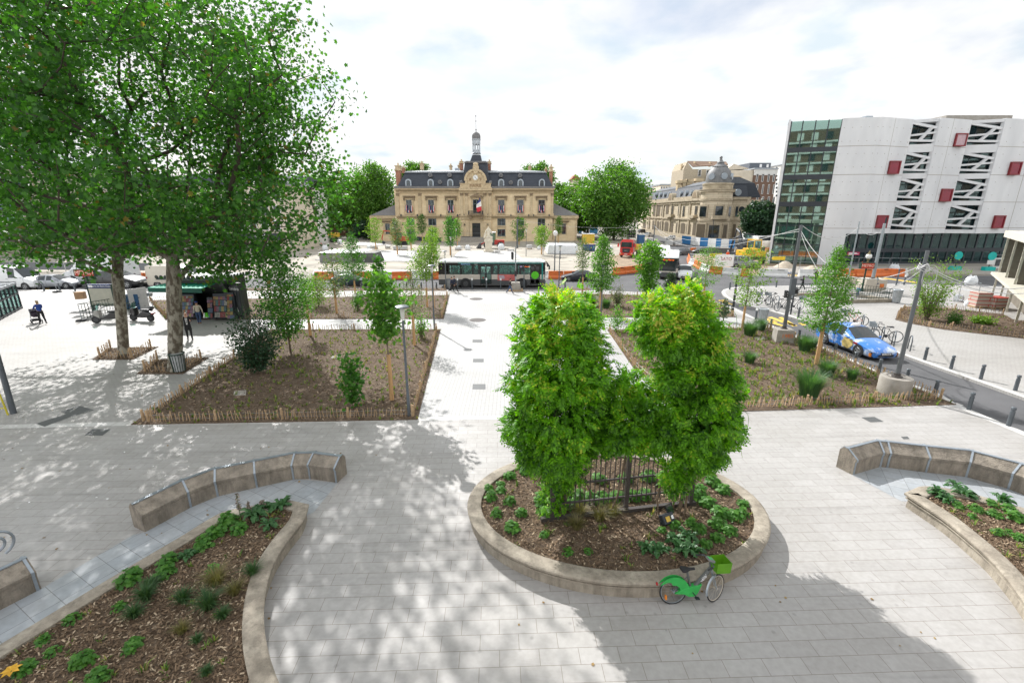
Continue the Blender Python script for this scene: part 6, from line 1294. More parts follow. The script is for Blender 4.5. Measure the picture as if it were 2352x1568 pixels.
ST={'hatch':[(2.12,.58,.34,.50,.53,.46,'b'),(2.04,.73,.22,.58,.63,.60,'b'),(1.78,.84,.19,.68,.75,.68,'b'),(1.1,.87,.19,.84,.92,.74,'b'),(.80,.88,.19,.90,.98,.74,'w'),(.02,.88,.19,.93,1.41,.60,'s'),(-.48,.885,.19,.94,1.46,.60,'p'),(-.60,.885,.19,.945,1.46,.60,'s'),(-1.28,.88,.19,.97,1.43,.58,'p'),(-1.45,.875,.2,.98,1.40,.57,'r'),(-1.95,.84,.24,.98,1.03,.62,'b'),(-2.10,.76,.32,.72,.78,.60,'b'),(-2.14,.66,.36,.62,.66,.5,'b')],'sedan':[(2.32,.58,.34,.50,.53,.46,'b'),(2.25,.74,.2,.56,.61,.62,'b'),(1.95,.86,.18,.66,.73,.70,'b'),(1.2,.9,.18,.82,.90,.76,'b'),(.85,.9,.18,.88,.96,.76,'w'),(.0,.9,.18,.91,1.38,.60,'s'),(-.5,.9,.18,.92,1.43,.60,'p'),(-.62,.9,.18,.925,1.43,.60,'s'),(-1.2,.9,.18,.94,1.38,.58,'p'),(-1.32,.9,.19,.95,1.35,.58,'r'),(-1.95,.88,.22,.97,1.06,.66,'b'),(-2.28,.82,.28,.92,.98,.64,'b'),(-2.36,.66,.36,.66,.7,.5,'b')],'taxi':[(2.40,.50,.30,.44,.47,.40,'b'),(2.30,.74,.18,.52,.57,.58,'b'),(2.0,.87,.16,.64,.71,.66,'b'),(1.3,.91,.17,.80,.90,.74,'b'),(.95,.91,.17,.88,.99,.74,'w'),(.05,.91,.17,.93,1.47,.62,'s'),(-.5,.91,.17,.97,1.53,.62,'p'),(-.6,.91,.17,.975,1.53,.62,'s'),(-1.25,.91,.18,1.02,1.48,.60,'p'),(-1.4,.91,.19,1.04,1.45,.58,'r'),(-2.1,.88,.22,1.06,1.16,.62,'b'),(-2.38,.80,.30,.98,1.06,.6,'b'),(-2.48,.66,.40,.78,.82,.5,'b')],'suv':[(1.85,.58,.40,.62,.66,.5,'b'),(1.78,.74,.28,.72,.78,.62,'b'),(1.5,.82,.25,.84,.92,.70,'b'),(.95,.83,.25,.96,1.05,.72,'b'),(.75,.83,.25,1.0,1.09,.72,'w'),(.15,.83,.25,1.02,1.56,.62,'s'),(-.35,.835,.25,1.03,1.61,.62,'p'),(-.45,.835,.25,1.03,1.61,.62,'s'),(-1.15,.83,.25,1.04,1.60,.61,'p'),(-1.35,.83,.25,1.05,1.58,.6,'r'),(-1.72,.80,.28,1.05,1.12,.66,'b'),(-1.84,.72,.38,.8,.84,.6,'b')],'van':[(2.9,.68,.40,.75,.80,.58,'b'),(2.8,.90,.26,.95,1.02,.80,'b'),(2.3,.98,.24,1.12,1.22,.88,'b'),(2.05,.99,.24,1.2,1.30,.88,'w'),(1.15,1.0,.24,1.25,2.25,.84,'s'),(.45,1.0,.24,1.25,2.42,.86,'p'),(.35,1.0,.24,1.25,2.42,.86,'b'),(-2.6,1.0,.26,1.25,2.42,.86,'b'),(-2.8,.98,.3,1.2,2.36,.84,'b'),(-2.86,.92,.4,1.1,2.2,.8,'b')],'minivan':[(2.1,.62,.36,.62,.66,.52,'b'),(2.02,.80,.22,.74,.80,.68,'b'),(1.7,.89,.2,.88,.97,.74,'b'),(1.2,.9,.2,1.0,1.10,.76,'w'),(.35,.9,.2,1.05,1.72,.72,'s'),(-.2,.91,.2,1.06,1.80,.72,'p'),(-.3,.91,.2,1.06,1.80,.72,'s'),(-1.2,.91,.2,1.07,1.80,.72,'p'),(-1.35,.91,.2,1.07,1.80,.72,'s'),(-1.95,.90,.22,1.08,1.76,.72,'r'),(-2.12,.86,.3,1.06,1.15,.74,'b'),(-2.18,.76,.4,.8,.84,.66,'b')]}
WB={'hatch':(1.32,-1.28,.315),'sedan':(1.42,-1.38,.33),'taxi':(1.42,-1.36,.335),'suv':(1.12,-1.15,.31),'van':(1.95,-1.75,.36),'minivan':(1.3,-1.4,.325)}
NAMES={'hatch':'hatchback_car','sedan':'saloon_car','taxi':'taxi','suv':'small_car','van':'delivery_van','minivan':'minivan'}
def car(style,label,pnt,cat='car',rim=None,plate=None,group=None):
 S=ST[style];root=thing(NAMES[style],label,cat,(0,0,0),0,group);ring=[]
 for x,w,zb,zt,top,wt,ty in S:
  h=[(w*.84,zb),(w*.97,zb+.08),(w,zb+(zt-zb)*.45),(w*.985,zt),(wt+(.02 if top-zt>.25 else.06),top-.045),(wt*.72,top-.004),(wt*.3,top+.012)]
  ring.append([(x,y,z)for y,z in h]+[(x,-y,z)for y,z in h[::-1]])
 n=14;V=[p for r in ring for p in r];body=MB();ws=MB();sw=[MB(),MB()];rw=MB()
 body.v=V[:]
 def patch(b,i,js):
  for j in js:
   q=[Vector(V[i*n+j]),Vector(V[i*n+j+1]),Vector(V[(i+1)*n+j+1]),Vector(V[(i+1)*n+j])];b.add(q,[(0,1,2,3)])
 for i in range(len(S)-1):
  ty=S[i][6]
  for j in range(n):
   q=(i*n+j,i*n+(j+1)%n,(i+1)*n+(j+1)%n,(i+1)*n+j);top=j in(4,5,6,7,8);side=j in(3,9)
   if ty=='w' and j in(4,5,6,7,8):continue
   if ty=='r' and top:continue
   if ty=='s' and side:continue
   body.f.append(q)
  if ty=='w':patch(ws,i,(4,5,6,7,8))
  if ty=='r':patch(rw,i,(4,5,6,7,8))
  if ty=='s':patch(sw[0],i,(3,));patch(sw[1],i,(9,))
 body.f.append(tuple(range(n-1,-1,-1)));body.f.append(tuple((len(S)-1)*n+k for k in range(n)))
 o=body.build('body',pnt,root,smooth=True)
 ws.build('windscreen',m_cglass,root,smooth='all')
 for b in sw:b.build('side_window',m_cglass,root)
 if rw.f:rw.build('rear_window',m_cglass,root,smooth='all')
 xf,xr,r=WB[style];W=S[3][1]
 ar=MB()
 for x in(xf,xr):
  for s in(1,-1):
   ar.disc((x,s*(W*.985),r*1.02),r*1.17,(0,1,0),20,.045);wheel(root,x,s*(W-.085),r,.2,rim=rim)
 ar.build('wheel_arch',m_plast,root)
 x0=S[0][0];x1=S[1][0];zl=S[1][3];wl=S[1][1]
 for s in(1,-1):
  b=MB();b.ext([(x1+.02,s*wl*.55,zl-.10),(x1-.04,s*wl*.96,zl-.06),(S[2][0]+.02,s*S[2][1]*1.0,zl+.05),(S[2][0]+.10,s*S[2][1]*.93,zl+.08),(x1+.015,s*wl*.62,zl-.02)],(.035,0,.012));b.build('headlight',m_hl,root)
  e=S[-2];b=MB();b.ext([(e[0]-.01,s*e[1]*.98,e[3]-.16),(e[0]+.14,s*(e[1]*1.06),e[3]-.1),(e[0]+.14,s*(e[1]*1.06),e[3]+.06),(e[0]-.01,s*e[1]*.98,e[3]+.02)],(-.03,s*.02,0));b.build('tail_light',m_tl,root)
  p=next(q for q in S if q[6]=='w');b=MB();b.ell((p[0]-.28,s*(p[1]+.10),p[3]+.09),(.07,.10,.07),8,5);b.build('mirror',pnt,root,smooth=True)
 b=MB();b.bb(x0-.06,x0+.012,-wl*.62,wl*.62,S[0][2]-.04,S[0][2]+.09);b.bb(x0-.03,x0+.014,-wl*.45,wl*.45,S[0][2]+.12,S[0][2]+.19);b.build('grille',m_plast,root)
 b=MB();b.bb(x0+.012,x0+.028,-.26,.26,S[0][2]+.07,S[0][2]+.18);b.build('number_plate',m_plate,root)
 if plate:text('lettering',plate,m_plast,.1,Matrix.Translation((x0+.03,0,S[0][2]+.125))@Matrix(((0,0,1,0),(1,0,0,0),(0,1,0,0),(0,0,0,1))),root,.002)
 b=MB();xe=S[-1][0];b.bb(xe-.02,xe,-.26,.26,S[-1][2]+.12,S[-1][2]+.22);b.build('number_plate',m_plate,root)
 b=MB()
 for s in(1,-1):
  for q in S:
   if q[6]=='p':b.box((q[0]-.18,s*(q[1]*.992+.005),q[3]-.09),(.17,.02,.03))
  b.bb(xr+.42,xf-.42,s*W*.975-.01,s*W*.975+.01,S[4][2]+.02,S[4][2]+.1)
 b.build('trim',m_plast,root)
 wi=next(k for k,q in enumerate(S)if q[6]=='w');seams=[S[wi][0]-.12]+[q[0]-.06 for q in S if q[6]=='p'];sm=MB();W_=S[wi][1];zb_,zt_=S[wi][2],S[wi][3]+.02
 for x in seams if style!='van' else seams+[-1.2]:
  for s in(1,-1):sm.tube([(x,s*(W_*.972+.004),zb_+.10),(x,s*(W_+.006),zb_+(zt_-zb_)*.45),(x,s*(W_*.988+.005),zt_)],.009,4)
 sm.build('door_seam',m_plast,root)
 return root
def place(o,p,ang,s=1):o.location=p;o.rotation_euler=(0,0,ang);o.scale=(s,s,s);return o
def by_wheels(o,style,k,fr,rr,near='right',s=None):
 """set a car by where its near wheels touch the road"""
 f=G(k,*fr,RD);r=G(k,*rr,RD);d=f-r;a=math.atan2(d.y,d.x);xf,xr,_=WB[style];sc=s or d.length/(xf-xr);W=ST[style][3][1]*sc
 n=Vector((-math.sin(a),math.cos(a),0))*(1 if near=='right' else-1);c=(f+r)/2+n*W*.95-Vector((math.cos(a),math.sin(a),0))*((xf+xr)/2*sc);c.z=RD;return place(o,c,a,sc)
m_tx=M('sky_wrap',(.035,.19,.62),.25,scale=1.5,coat=.7);t=m_tx.node_tree;rr_=[n for n in t.nodes if n.type=='VALTORGB'][0];rr_.color_ramp.elements[0].position=.50;rr_.color_ramp.elements[1].position=.66
rr_.color_ramp.elements[0].color=(.04,.20,.62,1);rr_.color_ramp.elements[1].color=(.68,.74,.80,1)
tx=car('taxi','blue taxi wrapped in a cloud pattern with a white roof sign, on the side street',m_tx,'taxi',plate='FX-790-EJ')
by_wheels(tx,'taxi','T1',(1165,1008),(405,712))
b=MB();b.lathe([(.30,0),(.30,.05),(.22,.13),(.1,.15)],(-.15,0,1.50),14,.5,1.0);b.build('roof_sign',m_white,tx,smooth=True)
b=MB();b.ext([(.95,-.925,.86),(.30,-.925,.93),(.12,-.925,.62),(.22,-.93,.33),(.70,-.93,.29),(.98,-.925,.55)],(0,-.012,0));b.build('yellow_panel',M('pale_yellow_wrap',(.56,.43,.16),.35,var=.12),tx)
b=MB();b.bb(1.02,1.30,-.93,-.918,.70,.80);b.build('red_badge',m_tl,tx)
text('lettering','hype',m_white,.26,Matrix.Translation((1.72,.18,.765))@Matrix.Rotation(R(10),4,'Y')@Matrix.Rotation(R(90),4,'Z'),tx,.006)
for s in(1,-1):
 b=MB();b.ext([(2.30,s*.36,.24),(2.22,s*.82,.20),(2.16,s*.85,.46),(2.30,s*.70,.50)],(.05,0,0));b.build('air_intake',m_plast,tx)
 b=MB();b.ext([(2.25,s*.80,.26),(2.2,s*.86,.25),(2.16,s*.87,.44),(2.24,s*.81,.45)],(.06,0,0));b.build('indicator',m_amber,tx)
by_wheels(car('sedan','dark blue saloon car beside the orange barriers, nose toward the bus',paint('navy',(.012,.017,.028))),'sedan','S2',(1885,1192),(2225,1190),'left')
by_wheels(car('sedan','dark teal car half hidden behind the hornbeam left of the bus',paint('teal',(.01,.035,.042))),'sedan','S1',(840,1062),(475,1060),'right')
by_wheels(car('hatch','silver three door hatchback waiting in the left part of the avenue',paint('silver',(.30,.315,.34),.5)),'hatch','F',(912,968),(548,974),'right')
by_wheels(car('sedan','black saloon car with bright bonnet behind the map panel of the metro stairs',paint('black',(.012,.012,.014))),'sedan','F',(1748,965),(1305,962),'right')
by_wheels(car('van','white delivery van with black lower bumper at the left edge of the avenue',paint('white',(.70,.71,.72)),'van'),'van','F',(395,985),(-160,985),'right',1.0)
by_wheels(car('van','long white van behind the metro sign, facing left',MATS['paint_white'],'van'),'van','F',(1010,905),(1560,905),'left')
by_wheels(car('van','cream delivery van behind the thicker plane trunk, facing right',paint('cream',(.55,.50,.42)),'van'),'van','K',(1010,690),(470,692),'right')
def front_car(style,label,pnt,k,fx,fy,wpx,ang,cat='car'):
 p=G(k,fx,fy,RD);wm=abs(G(k,fx+wpx/2,fy,RD).x-G(k,fx-wpx/2,fy,RD).x);s=wm/(2*ST[style][3][1]);o=car(style,label,pnt,cat);a=ang;c=p-Vector((math.cos(a),math.sin(a),0))*ST[style][0][0]*s;return place(o,c,a,s)
front_car('suv','small white car with black bumper coming toward the square beside the white bus',MATS['paint_white'],'S4',290,962,215,R(-108))
by_wheels(car('hatch','grey hatchback passing behind the oncoming white bus',paint('graphite',(.06,.06,.065),.3)),'hatch','S4',(228,578),(352,570),'left')
by_wheels(car('sedan','dark car behind the orange block near the blue and white hoarding',paint('dark',(.025,.027,.03),.2)),'sedan','S4',(490,548),(650,545),'left')
by_wheels(car('minivan','grey minivan parked inside the work site before the glass corner',paint('steel',(.26,.28,.31),.4),'minivan'),'minivan','S4',(1360,775),(1075,770),'right')
by_wheels(car('hatch','white hatchback far off in the street beside the corner stone building',MATS['paint_white']),'hatch','S3',(1285,208),(1195,215),'right',1.0)
by_wheels(car('hatch','dark car farthest off in the street beside the corner stone building',MATS['paint_dark']),'hatch','S3',(1165,138),(1075,140),'right',1.0)
by_wheels(car('minivan','white van parked along the corner stone building wall',MATS['paint_white'],'van'),'minivan','S3',(1535,262),(1655,264),'left')
m_bw=M('bus_cream',(.52,.47,.41),.4,var=.06);m_bg=M('bus_dark_grey',(.075,.077,.08),.5);m_bk2=M('bus_black',(.012,.013,.014),.25);m_teal=M('bus_teal',(.0,.22,.20),.4);m_bwh=M('bus_roof_white',(.74,.77,.76),.5,var=.06)
m_bgl=glassmat('bus_glass',(.55,.78,.74),.66,.03,1.2);m_led=M('display_orange',(.9,.16,.02),.5,emit=1.2);m_led2=M('display_lilac',(.6,.45,.8),.5,emit=.8);m_green=M('door_sticker_green',(.09,.52,.01),.5);m_ad=M('advert_pink',(.52,.13,.12),.6,var=.25,scale=2)
def bus(label,dest,num):
 t=thing('city_bus',label,'bus');L,W,H=11.9,1.27,2.98;xr,xf=-L/2,L/2
 b=MB();b.prism([(xr,-W),(xf-.25,-W),(xf,-W+.35),(xf,W-.35),(xf-.25,W),(xr,W)],.95,1.50);b.build('side_panel',m_bw,t)
 b=MB();b.prism([(xr-.01,-W-.005),(xf-.2,-W-.005),(xf+.04,-W+.35),(xf+.04,W-.35),(xf-.2,W+.005),(xr-.01,W+.005)],.34,.95);b.build('skirt',m_bg,t)
 b=MB();b.prism([(xr,-W),(xf-.25,-W),(xf-.02,-W+.35),(xf-.02,W-.35),(xf-.25,W),(xr,W)],2.50,2.78);
 for x in(xr,-4.9,-3.55,-2.25,-1.55,-.05,.6,2.7,3.05,5.35):
  for s in(1,-1):b.bb(x,x+(.9 if x==xr else.22),s*W-.05 if s>0 else-W,W if s>0 else-W+.05,1.50,2.50)
 b.bb(xr,xr+.06,-W,W,1.5,2.5);b.build('window_band',m_bk2,t)
 b=MB();b.bb(xr+2.2,xf-.3,-W-.006,-W,2.70,2.80).bb(xr+.0,xf-.3,W,W+.006,2.70,2.80).bb(xf-.42,xf-.27,-W-.006,-W,.95,2.72).bb(xf-.42,xf-.27,W,W+.006,.95,2.72);b.build('teal_stripe',m_teal,t)
 b=MB();b.prism([(xr,-W),(xf-.3,-W),(xf-.05,-W+.35),(xf-.05,W-.35),(xf-.3,W),(xr,W)],2.78,2.90);b.prism([(xr+.05,-W+.05),(xf-.4,-W+.05),(xf-.2,-W+.4),(xf-.2,W-.4),(xf-.4,W-.05),(xr+.05,W-.05)],2.90,3.02,.05);b.build('roof',m_bwh,t,bevel=.04)
 b=MB()
 for x in(-4.5,-2.0,1.6,4.9):b.ell((x,0,3.05),(.32,.28,.12),12,6)
 each(b,'roof_dome',m_bwh,t,smooth=True);b=MB()
 for x in(-3.1,2.7):b.bb(x-.5,x+.5,-.55,.55,3.0,3.10)
 each(b,'roof_hatch',M('hatch_beige',(.55,.52,.46),.6),t)
 wins=[(-4.68,-3.55),(-3.33,-2.25),(-2.03,-1.55),(.17,.6),(.82,2.7)]
 for s in(-1,1):
  for x0,x1 in wins+([(2.92,4.6)]if s>0 else[(2.92,3.05)]):
   y=s*(W-.015);w_=MB().bb(x0,x1,y-.01,y+.01,1.50,2.50).build('window',m_bgl,t)
   if x1-x0>.8:MB().bb(x0,x1,y-.014,y+.014,2.26,2.30).bb((x0+x1)/2-.015,(x0+x1)/2+.015,y-.014,y+.014,1.5,2.5).build('frame',m_bk2,w_)
 MB().bb(3.05,4.1,-W-.004,-W+.03,2.18,2.50).build('side_display',m_bk2,t);MB().bb(3.05,4.1,-W+.005,-W+.025,1.5,2.18).build('window',m_bgl,t)
 SR=Matrix(((1,0,0,0),(0,0,-1,-W-.012),(0,1,0,0),(0,0,0,1)))
 text('lettering',num,m_led2,.24,Matrix.Translation((3.28,0,2.34))@SR,t,.003);text('lettering',dest,m_led,.15,Matrix.Translation((3.75,0,2.36))@SR,t,.003)
 text('lettering','îledeFrance',M('sign_blue',(.35,.55,.9),.5,emit=.15),.22,Matrix.Translation((-2.9,0,2.64))@SR,t,.003);text('lettering','mobilités',m_white,.11,Matrix.Translation((-1.75,0,2.62))@SR,t,.003)
 for x0,x1 in((-1.33,-.05),(4.25,5.35)):
  d=MB();y=-W-.02
  for a,c in((x0,(x0+x1)/2-.01),((x0+x1)/2+.01,x1)):
   d.bb(a,a+.09,y,y+.05,.42,2.52).bb(c-.09,c,y,y+.05,.42,2.52).bb(a+.09,c-.09,y,y+.05,.42,.52).bb(a+.09,c-.09,y,y+.05,2.36,2.52)
  o=d.build('door',m_bk2,t);MB().bb(x0+.08,x1-.08,y+.015,y+.03,.5,2.4).build('pane',m_bgl if x0<0 else m_glassd,o)
  if x0>0:MB().disc(((x0+x1)/2,y-.008,1.42),.42,(0,1,0),28,.012).build('round_sticker',m_green,o)
  else:MB().disc((x0+.35,y-.004,1.15),.10,(0,1,0),18,.012).build('stop_sticker',m_tl,o)
 MB().bb(.62,2.55,-W-.012,-W,.82,1.50).build('advert',m_ad,t)
 b=MB();b.bb(.75,1.35,-W-.016,-W-.012,1.28,1.36).bb(.75,1.42,-W-.016,-W-.012,1.15,1.22).bb(.8,1.4,-W-.016,-W-.012,1.03,1.10);b.build('advert_print',M('advert_blue',(.35,.5,.6),.6),t)
 for x in(-2.95,3.35):
  for s in(1,-1):
   MB().disc((x,s*W,.50),.60,(0,1,0),24,.03).build('wheel_arch',m_plast,t);wheel(t,x,s*(W-.12),.48,.3,.55,M('bus_hub',(.10,.10,.105),.5,.3))
 MB().prism([(xf-.24,-W+.02),(xf+.01,-W+.36),(xf+.01,W-.36),(xf-.24,W-.02)],1.12,2.42).build('windscreen',m_cglass,t)
 MB().bb(xf-.02,xf+.03,-W+.35,W-.35,2.44,2.74).build('front_display',m_bk2,t)
 FR=Matrix(((0,0,1,xf+.035),(1,0,0,0),(0,1,0,0),(0,0,0,1)));text('lettering',dest,m_led,.25,FR@Matrix.Translation((0,2.59,0)),t,.003)
 for s in(1,-1):
  MB().ell((xf+.0,s*(W-.38),.86),(.07,.17,.12),10,6).build('headlight',m_hl,t,smooth=True)
  MB().tube([(xf-.1,s*(W-.2),2.72),(xf+.25,s*(W-.05),2.66),(xf+.42,s*W,2.40),(xf+.42,s*W,2.05)],[.035,.045,.10,.09],8).build('mirror',m_plast,t)
 MB().bb(xf+.02,xf+.06,-W+.34,W-.34,.36,.75).build('bumper',m_bg,t)
 b=MB();b.bb(xr+.1,xf-.6,-W+.1,W-.1,.42,.55)
 for x in np.arange(-4.4,3.0,.8):
  for y in(-.75,.75):b.bb(x,x+.12,y-.3,y+.3,.9,1.75).bb(x,x+.45,y-.3,y+.3,.85,.95)
 b.build('seats',M('seat_green',(.02,.16,.13),.8),t);b=MB()
 for x in(-2.3,-.2,.4,2.5):b.cyl((x,-.5,.5),(x,-.5,2.8),.025)
 b.build('grab_poles',M('pole_green',(.05,.40,.30),.4),t)
 return t
bu=bus('white and black city bus with green stripe crossing the end of the path','Porte Pouchet','173')
fR=G('T2',2112,608,RD);fL=G('T2',66,608,RD);sB=(fR.x-fL.x)/12.0;place(bu,Vector(((fR.x+fL.x)/2,(fR.y+fL.y)/2+1.27*sB,RD)),math.atan2(fR.y-fL.y,fR.x-fL.x),sB)
bA=bus("oncoming white bus with an orange 'Gare d'Epinay' destination display","Gare d'Epinay",'138')
for o,x,y,a in((bA,18.5,54.6,-110),(dup(bA,None,None,'second white bus right behind the oncoming bus, nearer the red lorry'),20.6,63.8,-108)):
 d=Vector((math.cos(R(a)),math.sin(R(a)),0));place(o,Vector((x,y,RD))-d*5.4,R(a),.9)
m_rt=paint('lorry_red',(.50,.018,.015));m_yb=M('skip_yellow',(.55,.37,.04),.55,var=.2,scale=2)
lo=thing('tipper_lorry','red tipper lorry with yellow open body on the dirt track','lorry')
b=MB();b.prism([(1.1,-1.22),(3.0,-1.22),(3.2,-1.05),(3.2,1.05),(3.0,1.22),(1.1,1.22)],.95,1.75).prism([(1.1,-1.2),(3.0,-1.2),(3.2,-1.05),(3.2,1.05),(3.0,1.2),(1.1,1.2)],1.75,3.05,.07).bb(3.0,3.28,-1.25,1.25,.45,.98).bb(1.5,2.7,-1.0,1.0,2.98,3.28);b.build('cab',m_rt,lo,bevel=.05)
MB().ext([(3.21,-1.02,1.95),(3.21,1.02,1.95),(3.14,.96,2.85),(3.14,-.96,2.85)],(.03,0,0)).build('windscreen',m_cglass,lo)
for s in(1,-1):
 MB().bb(1.75,2.85,s*1.235-.01,s*1.235+.01,2.0,2.7).build('side_window',m_cglass,lo);MB().bb(2.95,3.15,s*1.55-.14,s*1.55+.14,1.95,2.6).build('mirror',m_rt,lo);MB().bb(3.27,3.31,s*.95-.22,s*.95+.22,.62,.78).build('headlight',m_amber,lo);MB().bb(3.285,3.32,s*1.05-.12,s*1.05+.12,.78,.9).build('headlight',m_hl,lo)
MB().ext([(3.22,-.75,1.72),(3.22,.75,1.72),(3.30,.62,.95),(3.30,-.62,.95)],(.03,0,0)).build('grille',m_plast,lo)
text('lettering','MAN',M('chrome',(.6,.6,.6),.2,.9),.26,Matrix.Translation((3.30,0,1.30))@Matrix(((0,0,1,0),(1,0,0,0),(0,1,0,0),(0,0,0,1))),lo,.01)
MB().bb(3.29,3.32,-.28,.28,.60,.72).build('number_plate',m_plate,lo)
b=MB().bb(-4.2,3.0,-.45,.45,.6,.95);b.build('chassis',m_plast,lo)
b=MB();b.prism([(-4.3,-1.25),(.6,-1.25),(.6,1.25),(-4.3,1.25)],1.15,1.25);
for s in(1,-1):b.bb(-4.3,.6,s*1.25-.05,s*1.25+.05,1.25,2.15)
for x in np.arange(-4.3,.7,.8):
 for s in(1,-1):b.bb(x-.05,x+.05,s*1.31-.03,s*1.31+.03,1.15,2.15)
b.bb(.55,.65,-1.25,1.25,1.25,2.4).bb(-4.35,-4.25,-1.25,1.25,1.25,2.1);b.build('tipping_body',m_yb,lo)
b=MB();b.tube([(.85,.2,1.2),(.85,.2,3.1),(.4,-.3,3.5),(-.6,-.6,2.6)],.11,8);b.bb(.7,1.05,-.7,.7,1.0,2.2);b.build('loading_crane',m_dmetal,lo)
for x in(2.1,-2.1,-3.4):
 for s in(1,-1):wheel(lo,x,s*1.06,.5,.34,.5,M('lorry_hub',(.13,.125,.12),.7))
pL=G('S3',740,597,RD);wl_=abs(G('S3',872,590,RD).x-G('S3',590,590,RD).x)/2.9;ang=R(-116);place(lo,pL-Vector((math.cos(ang),math.sin(ang),0))*3.2*wl_+Vector((.3,0,0)),ang,wl_)
def excavator(label,col,p,ang,s,tracked=True,pose=0):
 t=thing('excavator',label,'excavator');
 if tracked:
  for q in(1,-1):MB().tube([(-1.1,q*.75,.35),(-1.1,q*.75,.36)],.1)if 0 else MB().ext([(-1.4,q*.75-.22,.3),(-1.1,q*.75-.22,.02),(1.1,q*.75-.22,.02),(1.4,q*.75-.22,.3),(1.1,q*.75-.22,.65),(-1.1,q*.75-.22,.65)],(0,.44,0)).build('track',m_black,t)
 else:
  for x in(-1.1,1.3):
   for q in(1,-1):wheel(t,x,q*.95,.48,.35,.5)
  MB().bb(-1.5,1.7,-.5,.5,.45,.85).build('chassis',m_dmetal,t)
 b=MB();b.prism([(-1.6,-1.0),(-1.2,-1.15),(1.0,-1.1),(1.1,1.1),(-1.2,1.15),(-1.6,1.0)],.8,1.45);b.bb(-1.55,-.2,-.2,1.1,1.45,1.75);b.build('house',col,t,bevel=.06)
 b=MB();b.bb(-.35,1.05,-1.08,-.15,2.55,2.68)
 for x in(-.32,1.0):
  for y in(-1.05,-.2):b.bb(x-.04,x+.04,y-.04,y+.04,1.45,2.55)
 c=b.build('cab_frame',col,t);MB().bb(-.28,.97,-1.03,-.2,1.45,2.5).build('cab_glass',m_bgl,t)
 MB().tube([(1.0,.15,1.1),(2.3,.15,2.9),(3.6,.15,2.9-pose)],[.2,.2,.13],6).build('boom',col if pose==0 else m_dmetal,t);MB().tube([(3.5,.15,2.95-pose),(3.9,.15,1.3-pose*.3),(3.8,.15,.8)],[.14,.12,.1],6).build('dipper_arm',col if pose==0 else m_dmetal,t)
 MB().ext([(3.5,-.3,.9),(4.0,-.3,.95),(3.9,-.3,.3),(3.4,-.3,.2),(3.3,-.3,.5)],(0,.9,0)).build('bucket',m_dmetal,t)
 return place(t,p,ang,s)
m_or=M('machine_orange',(.50,.085,.02),.45);m_ye=M('machine_yellow',(.60,.36,.02),.45);m_rd=M('machine_red',(.40,.03,.02),.45);m_dg=M('machine_grey',(.06,.065,.07),.5)
excavator('small red orange excavator before the left half of the town hall',m_rd,G('S1',1440,415,RD),R(200),1.15)
excavator('yellow wheeled excavator with dark counterweight in the right work site',m_ye,G('S4',1270,690,RD),R(95),1.35,False,.4)
excavator('dark excavator with raised arm behind the hoarding before the corner building',m_dg,G('S4',1230,480,RD),R(95),1.2,True,-.6)
excavator('yellow excavator beside the red lorry at the left end of the work site',m_ye,G('S1',60,400,RD),R(150),1.1)
rl_=dup(lo,G('S1',210,375,RD),R(175),'red lorry standing at the left end of the work site behind the plane trees',s=1.1)
ld=thing('wheel_loader','red and green wheel loader with white cab behind the statue','loader')
MB().bb(-1.7,-.1,-.75,.75,.6,1.35).build('engine_cover',m_rd,ld,bevel=.08);MB().bb(-.1,1.3,-.7,.7,.55,1.0).build('front_frame',m_dg,ld)
b=MB();
for x in(-.2,1.0):
 for y in(-.65,.65):b.bb(x-.05,x+.05,y-.05,y+.05,1.0,2.5)
b.build('cab_frame',M('machine_green',(.09,.13,.04),.5),ld);MB().bb(-.3,1.1,-.75,.75,2.5,2.62).build('cab_roof',m_white,ld);MB().bb(-.15,.95,-.6,.6,1.05,2.45).build('cab_glass',m_bgl,ld)
for x in(-1.1,1.1):
 for s in(1,-1):wheel(ld,x,s*.85,.55,.4,.5)
MB().tube([(1.0,.4,1.2),(2.2,.4,.6)],.1,6).tube([(1.0,-.4,1.2),(2.2,-.4,.6)],.1,6).build('lift_arm',m_rd,ld);MB().ext([(2.1,-.95,.1),(2.9,-.95,.15),(2.6,-.95,.4),(2.3,-.95,.9),(2.1,-.95,.8)],(0,1.9,0)).build('bucket',m_dg,ld)
place(ld,G('S2',640,640,RD),R(180),1.35)
wtk=thing('service_truck','white service truck seen from behind with red and white stripes, beside the glass corner','truck');MB().bb(-3,1.2,-1.15,1.15,.9,2.2).build('box_body',m_white,wtk);MB().bb(1.2,2.9,-1.1,1.1,.6,2.6).build('cab',m_white,wtk,bevel=.08)
MB().bb(-3.03,-3.0,-.9,.9,1.5,2.1).build('rear_window',m_cglass,wtk);b=MB()
for i in range(6):b.ext([(-3.05,-1.1+i*.38,.95),(-3.05,-.92+i*.38,.95),(-3.05,-.78+i*.38,1.3),(-3.05,-.96+i*.38,1.3)],(.03,0,0))
b.build('chevron_board',m_tl,wtk)
for x in(-2,1.9):
 for s in(1,-1):wheel(wtk,x,s*.98,.42,.28)
place(wtk,G('S4',1515,500,RD)+Vector((0,4.2,0)),R(88),1.3)
